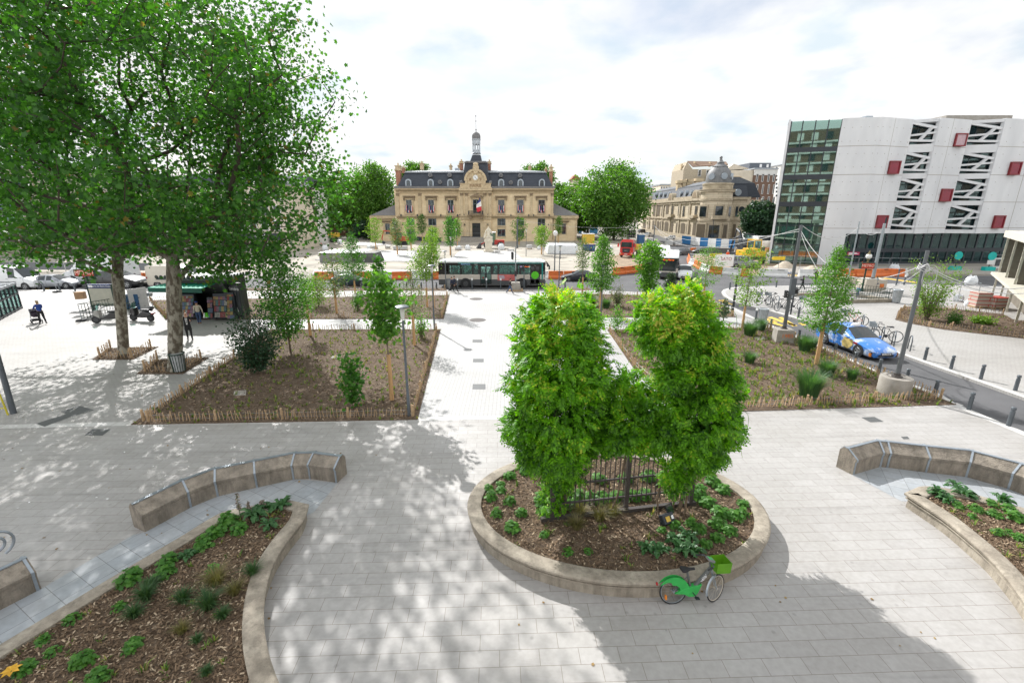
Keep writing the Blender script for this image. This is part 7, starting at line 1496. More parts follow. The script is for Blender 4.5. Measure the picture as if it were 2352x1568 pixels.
def skinmesh(J,E,rads,root,sub=1):
 me=bpy.data.meshes.new('tmp');ks=list(J);me.from_pydata([tuple(J[k])for k in ks],[(ks.index(a),ks.index(b))for a,b in E],[]);o=bpy.data.objects.new('tmp',me);COL.objects.link(o)
 m=o.modifiers.new('s','SKIN');m.use_smooth_shade=True;sv=me.skin_vertices[0].data
 for i,k in enumerate(ks):
  r=rads[k];sv[i].radius=r if hasattr(r,'__len__')else(r,r);sv[i].use_root=(k==root)
 s=o.modifiers.new('d','SUBSURF');s.levels=sub;s.render_levels=sub
 dg=bpy.context.evaluated_depsgraph_get();ev=o.evaluated_get(dg);m2=ev.to_mesh()
 V=[tuple(v.co)for v in m2 .vertices];F=[tuple(p.vertices)for p in m2 .polygons];ev.to_mesh_clear();bpy.data.objects.remove(o);bpy.data.meshes.remove(me);return V,F
m_skin={k:M('skin_'+k,c,.6,var=.06)for k,c in dict(light=(.50,.29,.20),mid=(.36,.20,.13),dark=(.09,.05,.035)).items()}
def cl_(n,c):return M('cloth_'+n,c,.85,var=.15,scale=9)
def person(label,p,ang,h=1.75,skin='light',top=None,bottom=None,hair=None,shoes=None,coat=0.,lt=8,rt=-8,lk=4,rk=10,la=(5,15,8),ra=(-5,15,8),lean=0,tw=0,hat=None,bald=False,sit=False,female=False,vest=None):
 """lt/rt thigh swing, lk/rk knee bend; la/ra = (upper arm swing, elbow bend, outward) in degrees; +y is forward"""
 t=thing('person',label,'person',p,ang);ROOTM[t.name]=Matrix.Identity(4);S=h/1.75
 V3=Vector;ln=R(lean);fw=lambda y,z:V3((0,y*math.cos(ln)+z*math.sin(ln),z*math.cos(ln)-y*math.sin(ln)))
 J={};hip=V3((0,0,.93));J['pelvis']=hip
 for n,y,z in(('waist',.0,.14),('chest',.01,.36),('neckb',.0,.53),('neck',.015,.60),('head',.03,.69),('crown',.025,.80)):J[n]=hip+fw(y,z)
 def limb(o,up,fo,a,b,out,s,L1,L2,sg):
  a=R(a);b=R(b);x=s*math.sin(R(out));d1=V3((x,math.sin(a),-math.cos(a))).normalized();e=o+d1*L1;c=a+sg*b;d2=V3((x*.4,math.sin(c),-math.cos(c))).normalized();return e,e+d2*L2,d2
 sw=.165 if female else.19
 for s,n,arm in((-1,'L',la),(1,'R',ra)):
  sh=hip+fw(0,.50)+V3((s*sw,0,-.02));J['sh'+n]=sh;e,w_,d=limb(sh,0,0,arm[0],arm[1],arm[2],s,.29,.26,1);J['el'+n]=e;J['wr'+n]=w_;J['ha'+n]=w_+d*.08;J['_d'+n]=d
  hp=hip+V3((s*.09,0,-.03));J['hp'+n]=hp;a,b=(lt,lk)if s<0 else(rt,rk);k,an,d=limb(hp,0,0,a,b,3,s,.43,.42,-1);J['kn'+n]=k;J['an'+n]=an;J['to'+n]=an+V3((s*.02,.16,-.03))if b<35 else an+V3((0,.05,-.15))
 dn={k[-1]:J.pop(k)for k in('_dL','_dR')}
 low=min(J['toL'].z,J['toR'].z,J['anL'].z-.05,J['anR'].z-.05)-.03
 if not sit:J={k:v-V3((0,0,low))for k,v in J.items()}
 J={k:v*S for k,v in J.items()}
 E=[('pelvis','waist'),('waist','chest'),('chest','neckb'),('neckb','neck'),('neck','head'),('head','crown')]
 for n in 'LR':E+=[('neckb','sh'+n),('sh'+n,'el'+n),('el'+n,'wr'+n),('wr'+n,'ha'+n),('pelvis','hp'+n),('hp'+n,'kn'+n),('kn'+n,'an'+n),('an'+n,'to'+n)]
 r=dict(pelvis=(.115,.095),waist=(.12,.09),chest=(.145,.10),neckb=(.075,.065),neck=(.052,.055),head=(.075,.092),crown=(.062,.075))
 for n in 'LR':r.update({'sh'+n:.055,'el'+n:.042,'wr'+n:.028,'ha'+n:(.036,.02),'hp'+n:.088,'kn'+n:.055,'an'+n:.038,'to'+n:(.04,.03)})
 r={k:tuple(q*S for q in(v if hasattr(v,'__len__')else(v,v)))for k,v in r.items()}
 b=MB();b.add(*skinmesh(J,E,r,'pelvis',2))
 for n,s in(('L',-1),('R',1)):
  d=dn[n];w_=J['ha'+n];sd_=V3((0,1,0))if abs(d.y)<.8 else V3((0,0,1));sd_=(sd_-d*sd_.dot(d)).normalized();q=d.cross(sd_)*(-s)
  for i,L in enumerate((.072,.082,.078,.06)):
   o=w_+sd_*(.03-.02*i)*S+d*.02*S;b.tube([o,o+d*L*.55*S,o+(d*L+q*.025)*S],[.0095*S,.009*S,.006*S],5)
  o=w_+sd_*.035*S-d*.03*S;b.tube([o,o+(d*.03+sd_*.022)*S,o+(d*.055+sd_*.028+q*.012)*S],[.011*S,.010*S,.007*S],5)
  b.ell(J['head']+V3((s*.078,-.005,.01))*S,(.012*S,.022*S,.032*S),6,4)
 hd=J['head'];b.ell(hd+V3((0,.098,.0))*S,(.014*S,.02*S,.026*S),6,4);b.ell(hd+V3((0,.088,-.045))*S,(.026*S,.010*S,.008*S),6,4)
 b.build('body',m_skin[skin],t,smooth='all')
 e=MB()
 for s in(-1,1):e.ell(hd+V3((s*.032,.088,.025))*S,(.011*S,.008*S,.007*S),6,4)
 e.build('eyes',m_plast,t)
 def layer(nm,keys,edges,grow,mt,over={}):
  Jk={k:J[k]for k in keys};rr={k:tuple(q*g+.006 for q,g in zip(r[k],(grow,grow)))for k in keys};rr.update({k:tuple(q*S for q in v)for k,v in over.items()})
  Jk.update();return MB().add(*skinmesh(Jk,edges,rr,keys[0],2)).build(nm,mt,t,smooth='all')
 arms=[k+n for n in 'LR' for k in('sh','el','wr')]
 layer('jacket' if coat else 'top',['pelvis','waist','chest','neckb']+arms,[x for x in E if all(k in['pelvis','waist','chest','neckb']+arms for k in x)],1.16,top,{'pelvis':(.15,.125)})
 legs=['pelvis']+[k+n for n in 'LR' for k in('hp','kn','an')]
 layer('trousers',legs,[x for x in E if all(k in legs for k in x)],1.14,bottom,{'pelvis':(.128,.112)})
 if coat:
  sk=MB();pv=J['pelvis'];sk.lathe([(.165*S,.16*S),(.17*S,0),(.20*S,-coat*S),(.17*S,-coat*S)],pv,14,1,.78);sk.build('coat_skirt',top,t,smooth='all')
 if vest:layer('vest',['pelvis','waist','chest','neckb'],E[:3],1.27,vest,{'pelvis':(.14,.12)})
 for n in 'LR':
  a,c=J['an'+n],J['to'+n];MB().tube([a+V3((0,-.03,-.03))*S,a.lerp(c,.4)+V3((0,0,-.005))*S,c],[.05*S,.048*S,.034*S],8).build('shoe',shoes or m_plast,t,smooth='all')
 if not bald and hair is not None:
  hb=MB();c=J['crown']+V3((0,-.015,-.035))*S;hb.ell(c,(.088*S,.100*S,.082*S),12,8)
  if female:hb.ell(c+V3((0,-.06,-.09))*S,(.08*S,.055*S,.13*S),10,6)
  hb.build('hair',hair,t,smooth='all')
 elif bald and hair is not None:
  MB().ell(J['head']+V3((0,-.03,.01))*S,(.084*S,.075*S,.05*S),12,6).build('hair',hair,t,smooth='all')
 if hat:hb=MB();c=J['crown']+V3((0,0,-.01))*S;hb.ell(c,(.098*S,.112*S,.075*S),12,8);hb.ell(c+V3((0,.09,-.03))*S,(.07*S,.075*S,.012*S),10,4);hb.build('cap',hat,t,smooth='all')
 t['J']=0;del t['J'];return t,J
m_hb=M('hair_brown',(.06,.035,.02),.7);m_hk=M('hair_black',(.012,.011,.01),.6);m_hg=M('hair_grey',(.45,.44,.42),.7);m_hbl=M('hair_blond',(.28,.19,.10),.7)
c_bl=cl_('blue',(.015,.05,.24));c_bk=cl_('black',(.012,.012,.014));c_nv=cl_('navy',(.015,.022,.05));c_dn=cl_('denim',(.035,.065,.14));c_be=cl_('beige',(.47,.42,.33));c_ld=cl_('light_denim',(.10,.23,.33));c_or=M('hi_vis_orange',(.75,.10,.02),.7);c_ye=M('hi_vis_yellow',(.50,.62,.03),.7);c_gr=cl_('grey',(.10,.10,.11))
def P(label,k,x,y,ytop=None,ang=0,hh=None,z=0,**kw):
 p=G(k,x,y,z);h=hh or hgt(k,x,ytop,p)-z
 o,J=person(label,p,R(ang)+math.atan2(-p.x,p.y),h,**kw);return o,p,h
wo,pw,hw=P('woman in a blue T-shirt and black trousers pushing a pram away over the square','F',590,1448,1132,10,skin='light',top=c_bl,bottom=c_bk,hair=m_hbl,female=True,lt=14,rt=-16,rk=16,la=(48,22,10),ra=(48,22,8),lean=8)
o,pe_,he_=P('elderly man in a long dark coat standing by the nearer plane tree','K',955,1478,1062,172,skin='light',top=c_bk,bottom=c_bk,hair=m_hg,bald=True,coat=.30,lt=4,rt=-4,la=(20,95,6),ra=(0,12,8))
MB().ext([(-.055,.125,1.42),(.055,.125,1.42),(.035,.14,1.02),(-.035,.14,1.02)],(0,.012,0)).build('shirt_front',m_white,o);MB().ext([(-.014,.14,1.40),(.014,.14,1.40),(.022,.155,1.08),(-.022,.155,1.08)],(0,.008,0)).build('tie',c_gr,o)
P('man in a beige jacket, jeans and blue cap walking into the news kiosk','K',1105,1240,895,-10,skin='mid',top=c_be,bottom=c_dn,hair=m_hb,hat=c_bl,lt=18,rt=-20,rk=30,la=(25,70,10),ra=(-8,10,18),shoes=M('tan_shoe',(.25,.13,.06)))
P('man in dark blue standing behind the map panel of the metro stairs','F',1320,1015,846,150,skin='light',top=c_nv,bottom=c_bk,hair=m_hb)
P('man in navy jacket and striped tracksuit trousers, nearer of two walkers by the bus','T2',320,695,395,-75,skin='light',top=c_nv,bottom=c_bk,hair=m_hb,lt=22,rt=-20,rk=22,la=(-15,15,6),ra=(15,20,6),shoes=m_white)
P('man in dark clothes, farther of the two walkers by the bus','T2',370,682,376,-80,skin='light',top=c_nv,bottom=c_bk,hair=m_hb,lt=-20,rt=24,lk=26,rk=4,la=(15,15,6),ra=(-15,15,6))
P('young man in a black jacket and jeans passing the concrete block of the traffic light','T2',1432,714,430,-90,skin='light',top=c_bk,bottom=c_dn,hair=m_hb,lt=22,rt=-22,rk=20,lean=3,la=(-14,12,6),ra=(14,25,6))
P('woman in black walking near the tall pole on the right square','S5',515,1108,890,95,skin='dark',top=c_bk,bottom=c_bk,hair=m_hk,coat=.32,lt=16,rt=-16,rk=20,la=(50,110,6),ra=(20,90,6))
P('person in black crossing the road before the white barrier, holding a phone','S5',725,995,788,150,z=RD,skin='mid',top=c_bk,bottom=c_bk,hair=m_hk,female=True,lt=14,rt=-14,rk=14,la=(30,100,6),ra=(10,80,6))
P('bald man in a light denim jacket holding a suitcase by the concrete block','S5',1650,1132,898,85,skin='dark',top=c_ld,bottom=c_dn,hair=None,bald=True,la=(35,40,6),ra=(30,30,6),lean=8)
P('man in a denim jacket coming up the metro stairs on the right square','S5',1362,1215,1050,180,skin='mid',top=c_ld,bottom=c_dn,hair=m_hk,la=(0,20,8))
P('site worker in orange jacket and white helmet in the right work site','S4',938,668,505,160,z=RD,skin='light',top=c_or,bottom=c_nv,hair=None,hat=m_white,vest=c_or,lt=10,rt=-10)
P('site worker in orange bending beside the yellow excavator','S1',125,425,345,60,z=RD,skin='mid',top=c_or,bottom=c_or,hair=m_hb,lean=28)
P('site worker in orange and black behind the big white bag','S1',218,440,375,120,z=RD,skin='mid',top=c_or,bottom=c_bk,hair=m_hk)
P('site worker in a yellow vest beside the blue skip','S2',2262,690,600,200,z=RD,skin='light',top=c_ye,bottom=c_nv,hair=m_hb)
P('person in black behind the thin pear tree near the kerb','S1',1620,1085,955,90,skin='light',top=c_bk,bottom=c_bk,hair=m_hk,la=(40,60,6))
P('small figure walking under the trees left of the town hall','S1',320,262,165,90,z=RD,skin='light',top=c_be,bottom=c_gr,hair=m_hb,lt=14,rt=-14)
for x,lb in((650,'passenger in dark clothes reading by the second bus window'),(780,'passenger in dark clothes at the third bus window'),(385,'passenger in a pale coat at the rear bus window')):
 q=G('T2',x,608,RD);o,_=person(lb,(q.x,q.y+1.7,RD+.06),R(-95),1.6*sB,'mid',top=c_bk if x>400 else c_be,bottom=c_bk,hair=m_hk,lt=80,rt=80,lk=80,rk=80,sit=True)
 o.location.z=RD+.15
pr=thing('pram','dark pram with a basket pushed by the woman in blue','pram',G('F',505,1432),R(52));b=MB();b.lathe([(.05,.42),(.20,.50),(.24,.72),(.22,.74)],(0,0,0),14,1,1.45);b.build('cot',cl_('plum',(.03,.02,.035)),pr,smooth=True)
b=MB();b.ext([(-.22,.05,.74)]+[(-.22,.05+.32*math.cos(a)*.9,.74+.30*math.sin(a))for a in np.linspace(0,math.pi*.6,7)],(.44,0,0));b.build('hood',MATS['cloth_plum'],pr);b=MB()
for s in(-1,1):b.tube([(s*.24,-.45,1.0),(s*.24,-.1,.5),(s*.24,.35,.14)],.013,6).tube([(s*.24,.25,.5),(s*.24,-.35,.14)],.013,6)
b.tube([(-.24,-.45,1.0),(.24,-.45,1.0)],.015,6);b.build('frame',m_galv,pr);MB().bb(-.2,.2,-.25,.25,.18,.32).build('basket',m_plast,pr)
for x in(-.25,.25):
 for y in(-.35,.35):MB().disc((0,0,0),.13,(1,0,0),14,.04).build('wheel',m_black,pr).location=(x,y,.13)
su=thing('suitcase','dark suitcase standing before the man in light denim','suitcase',G('S5',1590,1122));MB().bb(-.28,.28,-.18,.18,.06,.78).build('shell',c_bk,su,bevel=.04);MB().tube([(-.12,.1,.78),(-.12,.1,1.05),(.12,.1,1.05),(.12,.1,.78)],.012,6).build('handle',m_dmetal,su)
bg=thing('carrier_bags','white and green carrier bags hanging from the hand of the man at the kiosk','bags',G('K',1205,1215)+Vector((0,0,.38)));MB().prism([(-.14,-.08),(.14,-.08),(.14,.08),(-.14,.08)],0,.34,.3).build('white_bag',m_white,bg);MB().prism([(.05,-.14),(.24,-.14),(.24,-.02),(.05,-.02)],.06,.36,.3).build('green_bag',m_green,bg)
def upright(k,xb,yb,xt,yt,z=0):p=G(k,xb,yb,z);return p,PY(k,xt,yt,p.y).z-z
def disc_lamp(label,k,xb,yb,xt,yt,z=0,s=1):
 p,h=upright(k,xb,yb,xt,yt,z);t=thing('street_lamp',label,'street lamp',p,0,'lamps with a flat disc top');MB().tube([(0,0,0),(0,0,.9),(0,0,.92),(0,0,h-.55)],[.06*s,.06*s,.05*s,.04*s],10).build('post',m_gmetal,t,smooth=True)
 b=MB();b.lathe([(.045,h-.5),(.07,h-.45),(.09,h-.08),(.085,h-.05)],n=12);b.build('diffuser',M('lamp_diffuser',(.6,.6,.55),.3),t,smooth=True);MB().lathe([(.05,h-.06),(.25*s,h-.045),(.25*s,h-.01),(.17*s,h+.03)],n=24).build('disc',m_gmetal,t,smooth=True);return t
for a in(('disc lamp at the right corner of the front left bed',0,940,957,922,703),('disc lamp at the back right corner of the front left bed',0,998,757,991,609),('disc lamp in the back right bed beside the hornbeam',4,1690,1000,1722,487),('disc lamp on the kerb left of the dark saloon car',4,1262,722,1278,285),('disc lamp at the left end of the bus',4,112,730,105,340),('disc lamp on the town hall forecourt, left of the door',3,950,1480,953,1245),('disc lamp on the town hall forecourt, just left of the steps',3,1005,1360,1000,1160),('disc lamp before the second window right of the door',3,1712,1440,1714,1165),('disc lamp before the third window right of the door',3,1885,1430,1888,1245),('disc lamp right of the tall globe lamp',3,2060,1470,2064,1330)):
 disc_lamp(*a,z=0 if a[1]!=3 else RD)
for lb,k,xb,yb,xt,yt in(('tall lamp with a pale bell lantern before the right wing of the town hall','S2',1650,1045,1665,350),('globe lamp beside the blue and white cabins','S2',2110,560,2105,362)):
 p,h=upright(k,xb,yb,xt,yt,RD);t=thing('globe_lamp',lb,'street lamp',p);MB().tube([(0,0,0),(0,0,h-.6)],[.09,.05],8).build('post',m_gmetal,t);MB().ell((0,0,h-.3),(.3,.3,.36),12,8).build('globe',M('lamp_globe',(.75,.75,.73),.3),t,smooth=True)
def bollard(label,k,xb,yb,yt,white=False,group='dark bollards',z=0):
 p=G(k,xb,yb,z);h=max(.5,PY(k,xb+4,yt,p.y).z-z);t=thing('bollard',label,'bollard',p,0,group);MB().lathe([(.075,0),(.075,h*.78),(.05,h*.79),(.05,h*.84),(.078,h*.85),(.078,h*.97),(.06,h)],n=12).build('post',m_gmetal if not white else m_gmetal,t,smooth=True)
 if white:MB().lathe([(.08,h*.82),(.08,h*.98),(.06,h+.01)],n=12).build('white_cap',m_white,t)
 return t
for i,(x,yt,yb,wc)in enumerate([(28,495,625,0),(430,425,632,1),(708,425,632,1),(983,425,632,1),(1254,425,632,1),(2250,490,625,0)]):bollard(f'grey post along the kerb beside the bus, {ORD[i]} from the left','T2',x,yb,yt,wc,'posts along the bus kerb')
for i,(x,yt,yb)in enumerate([(1825,1195,1325),(2305,1250,1340)]):bollard(f'dark bollard on the kerb before the dark saloon car, {["left","right"][i]} of two','S2',x,yb,yt)
for i,(x,yt,yb)in enumerate([(618,985,1075),(840,985,1075),(1525,985,1070),(1750,985,1085),(1980,985,1095)]):bollard(f'bollard along the kerb left of the path, {ORD[i]} from the left','S1',x,yb,yt)
for i,(x,yt,yb)in enumerate([(605,895,1000),(1025,895,1000),(820,890,1003)]):bollard(f'bollard before the silver hatchback, {["left","right","middle, thicker"][i]}','F',x,yb,yt)
for i,(x,yt,yb)in enumerate([(1590,893,990),(1790,957,1060),(2018,1027,1137),(2283,1108,1223)]):bollard(f'bollard on the far kerb of the side street, {ORD[i]} counted toward the viewer',7,x,yb,yt)
for i,(x,yt,yb)in enumerate([(900,862,950),(1055,930,1018),(1238,983,1088),(1450,1060,1150),(1668,1145,1252),(1928,1240,1370),(2232,1352,1494)]):bollard(f'bollard on the near kerb of the side street, {ORD[i]} counted toward the viewer',7,x,yb,yt)
for lb,x,yt,yb,k,wc in(('bollard beside the orange digits block on the side street',625,760,832,7,0),('bollard behind the lavender at the foot of the tall pole',410,677,748,7,0),('bollard with a white cap by the yellow road marks',297,597,682,7,1),('bollard left of the black banded pole',28,545,592,7,0),('bollard just right of the wisteria top, farther of two','x',1235,1320,'S4',0),('bollard just right of the wisteria top, nearer of two','y',1285,1372,'S4',0),('bollard on the rounded tip of the right square',980,990,1100,'S4',0),('bollard on the road side of the right square behind the open sapling',1495,975,1047,'S4',0),('bollard on the road side of the right square left of the tall pole',1692,960,1065,'S4',0),('bollard on the road side left of the METRO sign post',1400,940,1040,'S5',0),('tall dark post on the road side right of the split concrete block',1960,785,1038,'S5',0),('white capped post on the road side right of the split concrete block',2080,880,1030,'S5',1),('white capped post nearest the leaning pole top',2290,880,1000,'S5',1),('bollard between the hornbeam and the traffic mirror',622,585,668,7,0)):
 bollard(lb,k,{'x':645,'y':840}.get(x,x),yb,yt,wc)
m_pole=M('pole_steel',(.13,.14,.15),.5,.4,var=.15,scale=3)
def big_pole(label,k,xb,yb,xt,yt,r,z,mt,foot=None,name='steel_pole'):
 p=G(k,xb,yb,z);h=PY(k,xt,yt,p.y).z-z;t=thing(name,label,'pole',p);MB().tube([(0,0,0),(0,0,h*.5),(0,0,h)],[r*1.15,r,r*.85],14).build('shaft',mt,t,smooth=True);b=MB();b.lathe([(r*2.1,0),(r*2.1,.03),(r*1.3,.05),(r*1.2,.16)],n=14);b.build('base_plate',m_iron,t);return t,p+Vector((0,0,h))
f1=thing('concrete_block','square stained concrete block with orange digits in the front right bed','concrete block',G(7,500,845,BZ),R(-12));pf=G(7,500,845,BZ);hB=.78
MB().prism([(-.5,-.45),(.5,-.45),(.5,.45),(-.5,.45)],-.02,hB,.06).build('block',m_conc,f1,bevel=.03)
m_sp=M('orange_spray',(.70,.20,.05),.8);text('lettering','1985',m_sp,.34,Matrix.Translation((.1,-.45,.42))@Matrix.Rotation(R(3.5),4,'X')@Matrix.Rotation(R(-4),4,'Y')@FRONT,f1,.004)
P1,T1_=big_pole('tall grey steel pole standing on the square concrete block',7,505,762,615,-40,.095,pf.z+hB,m_pole)
P1 .location=(pf.x,pf.y,pf.z+hB);T1_=Vector((pf.x,pf.y,T1_.z))
f2=thing('concrete_drum','big round concrete foot at the front corner of the front right bed','concrete foot',G('H',310,1330,BZ));p2=G('H',310,1330,BZ);hD=.74
MB().lathe([(.60,-.02),(.60,hD-.06),(.57,hD)],n=28).build('drum',m_conc,f2,smooth=True);b=MB();b.tube([(.36*math.cos(a),.36*math.sin(a),hD+.03)for a in np.linspace(0,5,14)],.012,5);b.build('wire',m_iron,f2)
P2,T2_=big_pole('leaning dark grey pole standing on the round concrete foot','H',340,1100,600,-600,.10,p2 .z+hD,m_pole);P2 .location=(p2 .x,p2 .y,p2 .z+hD);T2_=PY('S6',452,505,p2 .y);T2_=Vector((p2 .x,p2 .y,T2_.z))
for o in list(P2 .children):
 if o.name.startswith('shaft'):bpy.data.objects.remove(o)
MB().tube([(0,0,0),(0,0,T2_.z-p2 .z-hD)],[.09,.068],14).build('shaft',m_pole,P2,smooth=True)
f3=thing('concrete_block','pale split concrete block carrying a steel pole on the right square','concrete block',G('S5',1565,1118));p3_=G('S5',1565,1118)
MB().prism([(-1.0,-.7),(.0,-.7),(.0,.7),(-1.0,.7)],0,1.25,.04).prism([(.03,-.7),(1.0,-.7),(1.0,.7),(.03,.7)],0,1.2,.04).build('block',M('pale_block',(.5,.45,.38),.9,scale=2),f3);MB().bb(.3,.7,-.72,-.69,.4,.8).build('orange_mark',m_sp,f3)
P3,T3_=big_pole('bright galvanised pole on the split concrete block before the modern building','S5',1575,975,1748,95,.14,1.2,m_galv);P3 .location=(p3_.x,p3_.y,1.2);T3_=Vector((p3_.x,p3_.y,PY('S5',1745,95,p3_.y).z))
pb=G('S5',1625,830,0);P4,T4_=big_pole('black lamp pole with white bands behind the galvanised pole','S5',1640,815,1815,0,.10,0,m_dmetal)
f5=thing('concrete_block','pair of pale concrete feet under the thin pole behind the hornbeam','concrete block',G('S5',1205,1050));p5_=G('S5',1205,1050);MB().prism([(-.75,-.5),(-.05,-.5),(-.05,.5),(-.75,.5)],0,1.0,.25).prism([(.05,-.5),(.75,-.5),(.75,.5),(.05,.5)],0,1.0,.25).build('block',MATS['pale_block'],f5)
P5,T5_=big_pole('thin steel pole with a coil at its top before the concrete facade','S5',1200,945,1312,65,.07,1.0,m_galv);P5 .location=(p5_.x,p5_.y,1.0);T5_=Vector((p5_.x,p5_.y,PY('S5',1312,70,p5_.y).z))
pt_,ht_=upright(3,1610,1440,1618,1060,RD);P6,T6_=big_pole('tall grey pole with dark foot before the right half of the town hall','S2',1028,640,1020,150,.16,RD,m_gmetal)
P7,T7_=big_pole('tall pole carrying cables behind the oncoming buses','S3',1275,400,1320,-10,.12,RD,m_gmetal);P8,T8_=big_pole('slim lamp pole before the tower of the corner building','S4',690,440,735,30,.09,RD,m_dmetal)
P9,_=big_pole('curved street lamp pole before the corner building wall',5,1095,1030,1125,700,.09,RD,m_dmetal);P10,_=big_pole('pale street lamp pole by the dark tree',5,1640,1000,1680,690,.09,RD,m_galv)
PB,_=big_pole('black pole with white tape bands at the end of the back right bed',7,118,642,140,345,.085,0,m_dmetal)
for o,n,h in((P4,5,6),(PB,5,2.6)):
 b=MB()
 for i in range(n):b.lathe([(.115,h*(i+1)/n),(.115,h*(i+1)/n+.05)],n=12)
 b.build('white_band',m_white,o)
MB().box((.0,-.14,2.6),(.3,.18,1.0)).build('control_box',m_gmetal,P1)
def sag(a,c,s,n=14):return[a.lerp(c,f)-Vector((0,0,4*s*f*(1-f)))for f in np.linspace(0,1,n)]
m_cab=M('cable_grey',(.50,.50,.50),.6)
def cable(label,a,c,s,r=.018):t=MB().tube(sag(a,c,s),r,5,cap=False).build('cable',m_cab,None,smooth='all');tag(t,label,'cable','cables between the tall poles');return t
dz=lambda v,z:v+Vector((0,0,z))
cable('thick pale cable sagging from the pole on the square block to the leaning pole',dz(T1_,-.3),dz(T2_,-.55),1.5,.018);cable('lower cable sagging from the pole on the square block to the leaning pole',dz(T1_,-.4),dz(T2_,-.75),2.2,.016)
cable('cable from the pole on the square block to the far pole by the buses',dz(T1_,-.2),dz(T7_,-.2),2.6,.02);cable('second cable from the pole on the square block toward the far pole',dz(T1_,-.35),dz(T7_,-.4),1.6,.016);cable('cable from the far pole to the pole before the town hall',dz(T7_,-.2),dz(T6_,-.2),1.0,.018)
cable('cable from the pole on the square block to the thin pole with the coil',T1_,dz(T5_,-.5),1.0,.02);cable('cable from the thin pole with the coil to the galvanised pole',dz(T5_,-.3),dz(T3_,-.4),.8,.02)
cable('cable from the leaning pole to the pavilion at the right edge',dz(T2_,-.55),PY('S6',1960,1075,18),.35,.018);cable('lower cable from the leaning pole to the pavilion at the right edge',dz(T2_,-.6),PY('S6',1960,1160,18),.35,.016)
b=MB()
for i in range(5):b.tube([T2_+Vector((.16*math.cos(a)*(1+.1*i),.16*math.sin(a)*(1+.1*i),-.55-.06*i+.05*math.sin(3*a+i)))for a in np.linspace(0,6.28,13)],.014,4)
for i in range(3):b.tube([T2_+Vector((.25+.3*math.cos(a),-.1,-.95-.1*i+.38*math.sin(a)))for a in np.linspace(0,6.28,15)],.01,4)
tag(b.build('cable_coil',m_cab),'tangle of pale cable wound round the top of the leaning pole','cable coil')
def light_head(t,p,n=3,s=1,lit=None):
 b=MB();b.bb(p[0]-.14*s,p[0]+.14*s,p[1]-.12*s,p[1]+.12*s,p[2],p[2]+.3*n*s);hd=b.build('signal_head',m_plast,t)
 for i in range(n):MB().lathe([(.12*s,0),(.12*s,.16*s)],n=12).build('visor',m_plast,hd).matrix_local=Matrix.Translation((p[0],p[1]-.12*s,p[2]+(.15+.3*i)*s))@Matrix.Rotation(R(90),4,'X')
 if lit is not None:MB().disc((p[0],p[1]-.14*s,p[2]+(.15+.3*lit)*s),.09*s,(0,1,0),14,.02).build('red_lamp',M('signal_red',(.9,.02,.02),.4,emit=3),hd)
tl=thing('traffic_light','traffic light on a pale pole set in a concrete block before the bus','traffic light',G('S2',1000,1345));pp=G('S2',1000,1345);hb=PY('S2',1000,1205,pp.y).z;hp=PY('S2',1000,610,pp.y).z
MB().prism([(-.55,-.5),(.55,-.5),(.55,.5),(-.55,.5)],.12,hb,.22).build('concrete_foot',m_conc,tl,bevel=.03);MB().bb(-.75,.75,-.6,.6,0,.12).build('pallet',m_wood,tl);MB().tube([(0,0,hb),(0,0,hp)],[.07,.055],10).build('pole',m_galv,tl);hh=PY('S2',960,830,pp.y).z;light_head(tl,(-.32,0,hh),3,1.15*(PY('S2',960,700,pp.y).z-hh)/.9/1.15);MB().bb(-.12,.12,-.1,.1,1.45,2.0).build('junction_box',m_plast,tl)
t2=thing('pedestrian_light','pedestrian signal on a dark post before the front of the bus','traffic light',G('T2',1698,633));q=G('T2',1698,633);h=PY('T2',1690,205,q.y).z;MB().tube([(0,0,0),(0,0,h*.42),(0,0,h*.43),(0,0,h)],[.09,.09,.055,.055],10).build('post',m_gmetal,t2);light_head(t2,(-.12,-.05,h*.80),2,.9)
t3=thing('traffic_light','red traffic light hung on the pole above the concrete block','traffic light',(pf.x-.22,pf.y+.05,pf.z+hB+1.9));light_head(t3,(0,0,0),3,.5,2);MB().tube([(.2,0,.0),(-.0,0,.1)],.02).build('bracket',m_dmetal,t3)
t4=thing('traffic_mirror','round traffic mirror on a dark post beside the parked bicycles','mirror',G('S5',345,1478));q=G('S5',345,1478);h=PY('S5',400,1050,q.y).z;MB().tube([(0,0,0),(0,0,h*.75)],[.06,.05],8).build('post',m_dmetal,t4);MB().disc((0,0,h*.82),.36,(.2,-1,.0),22,.05).build('mirror_face',m_galv,t4);light_head(t4,(.05,-.1,h*.74),2,.75)
m_mgreen=M('metro_green',(.02,.05,.035),.5,.3);m_mred=M('metro_red',(.45,.04,.02),.5)
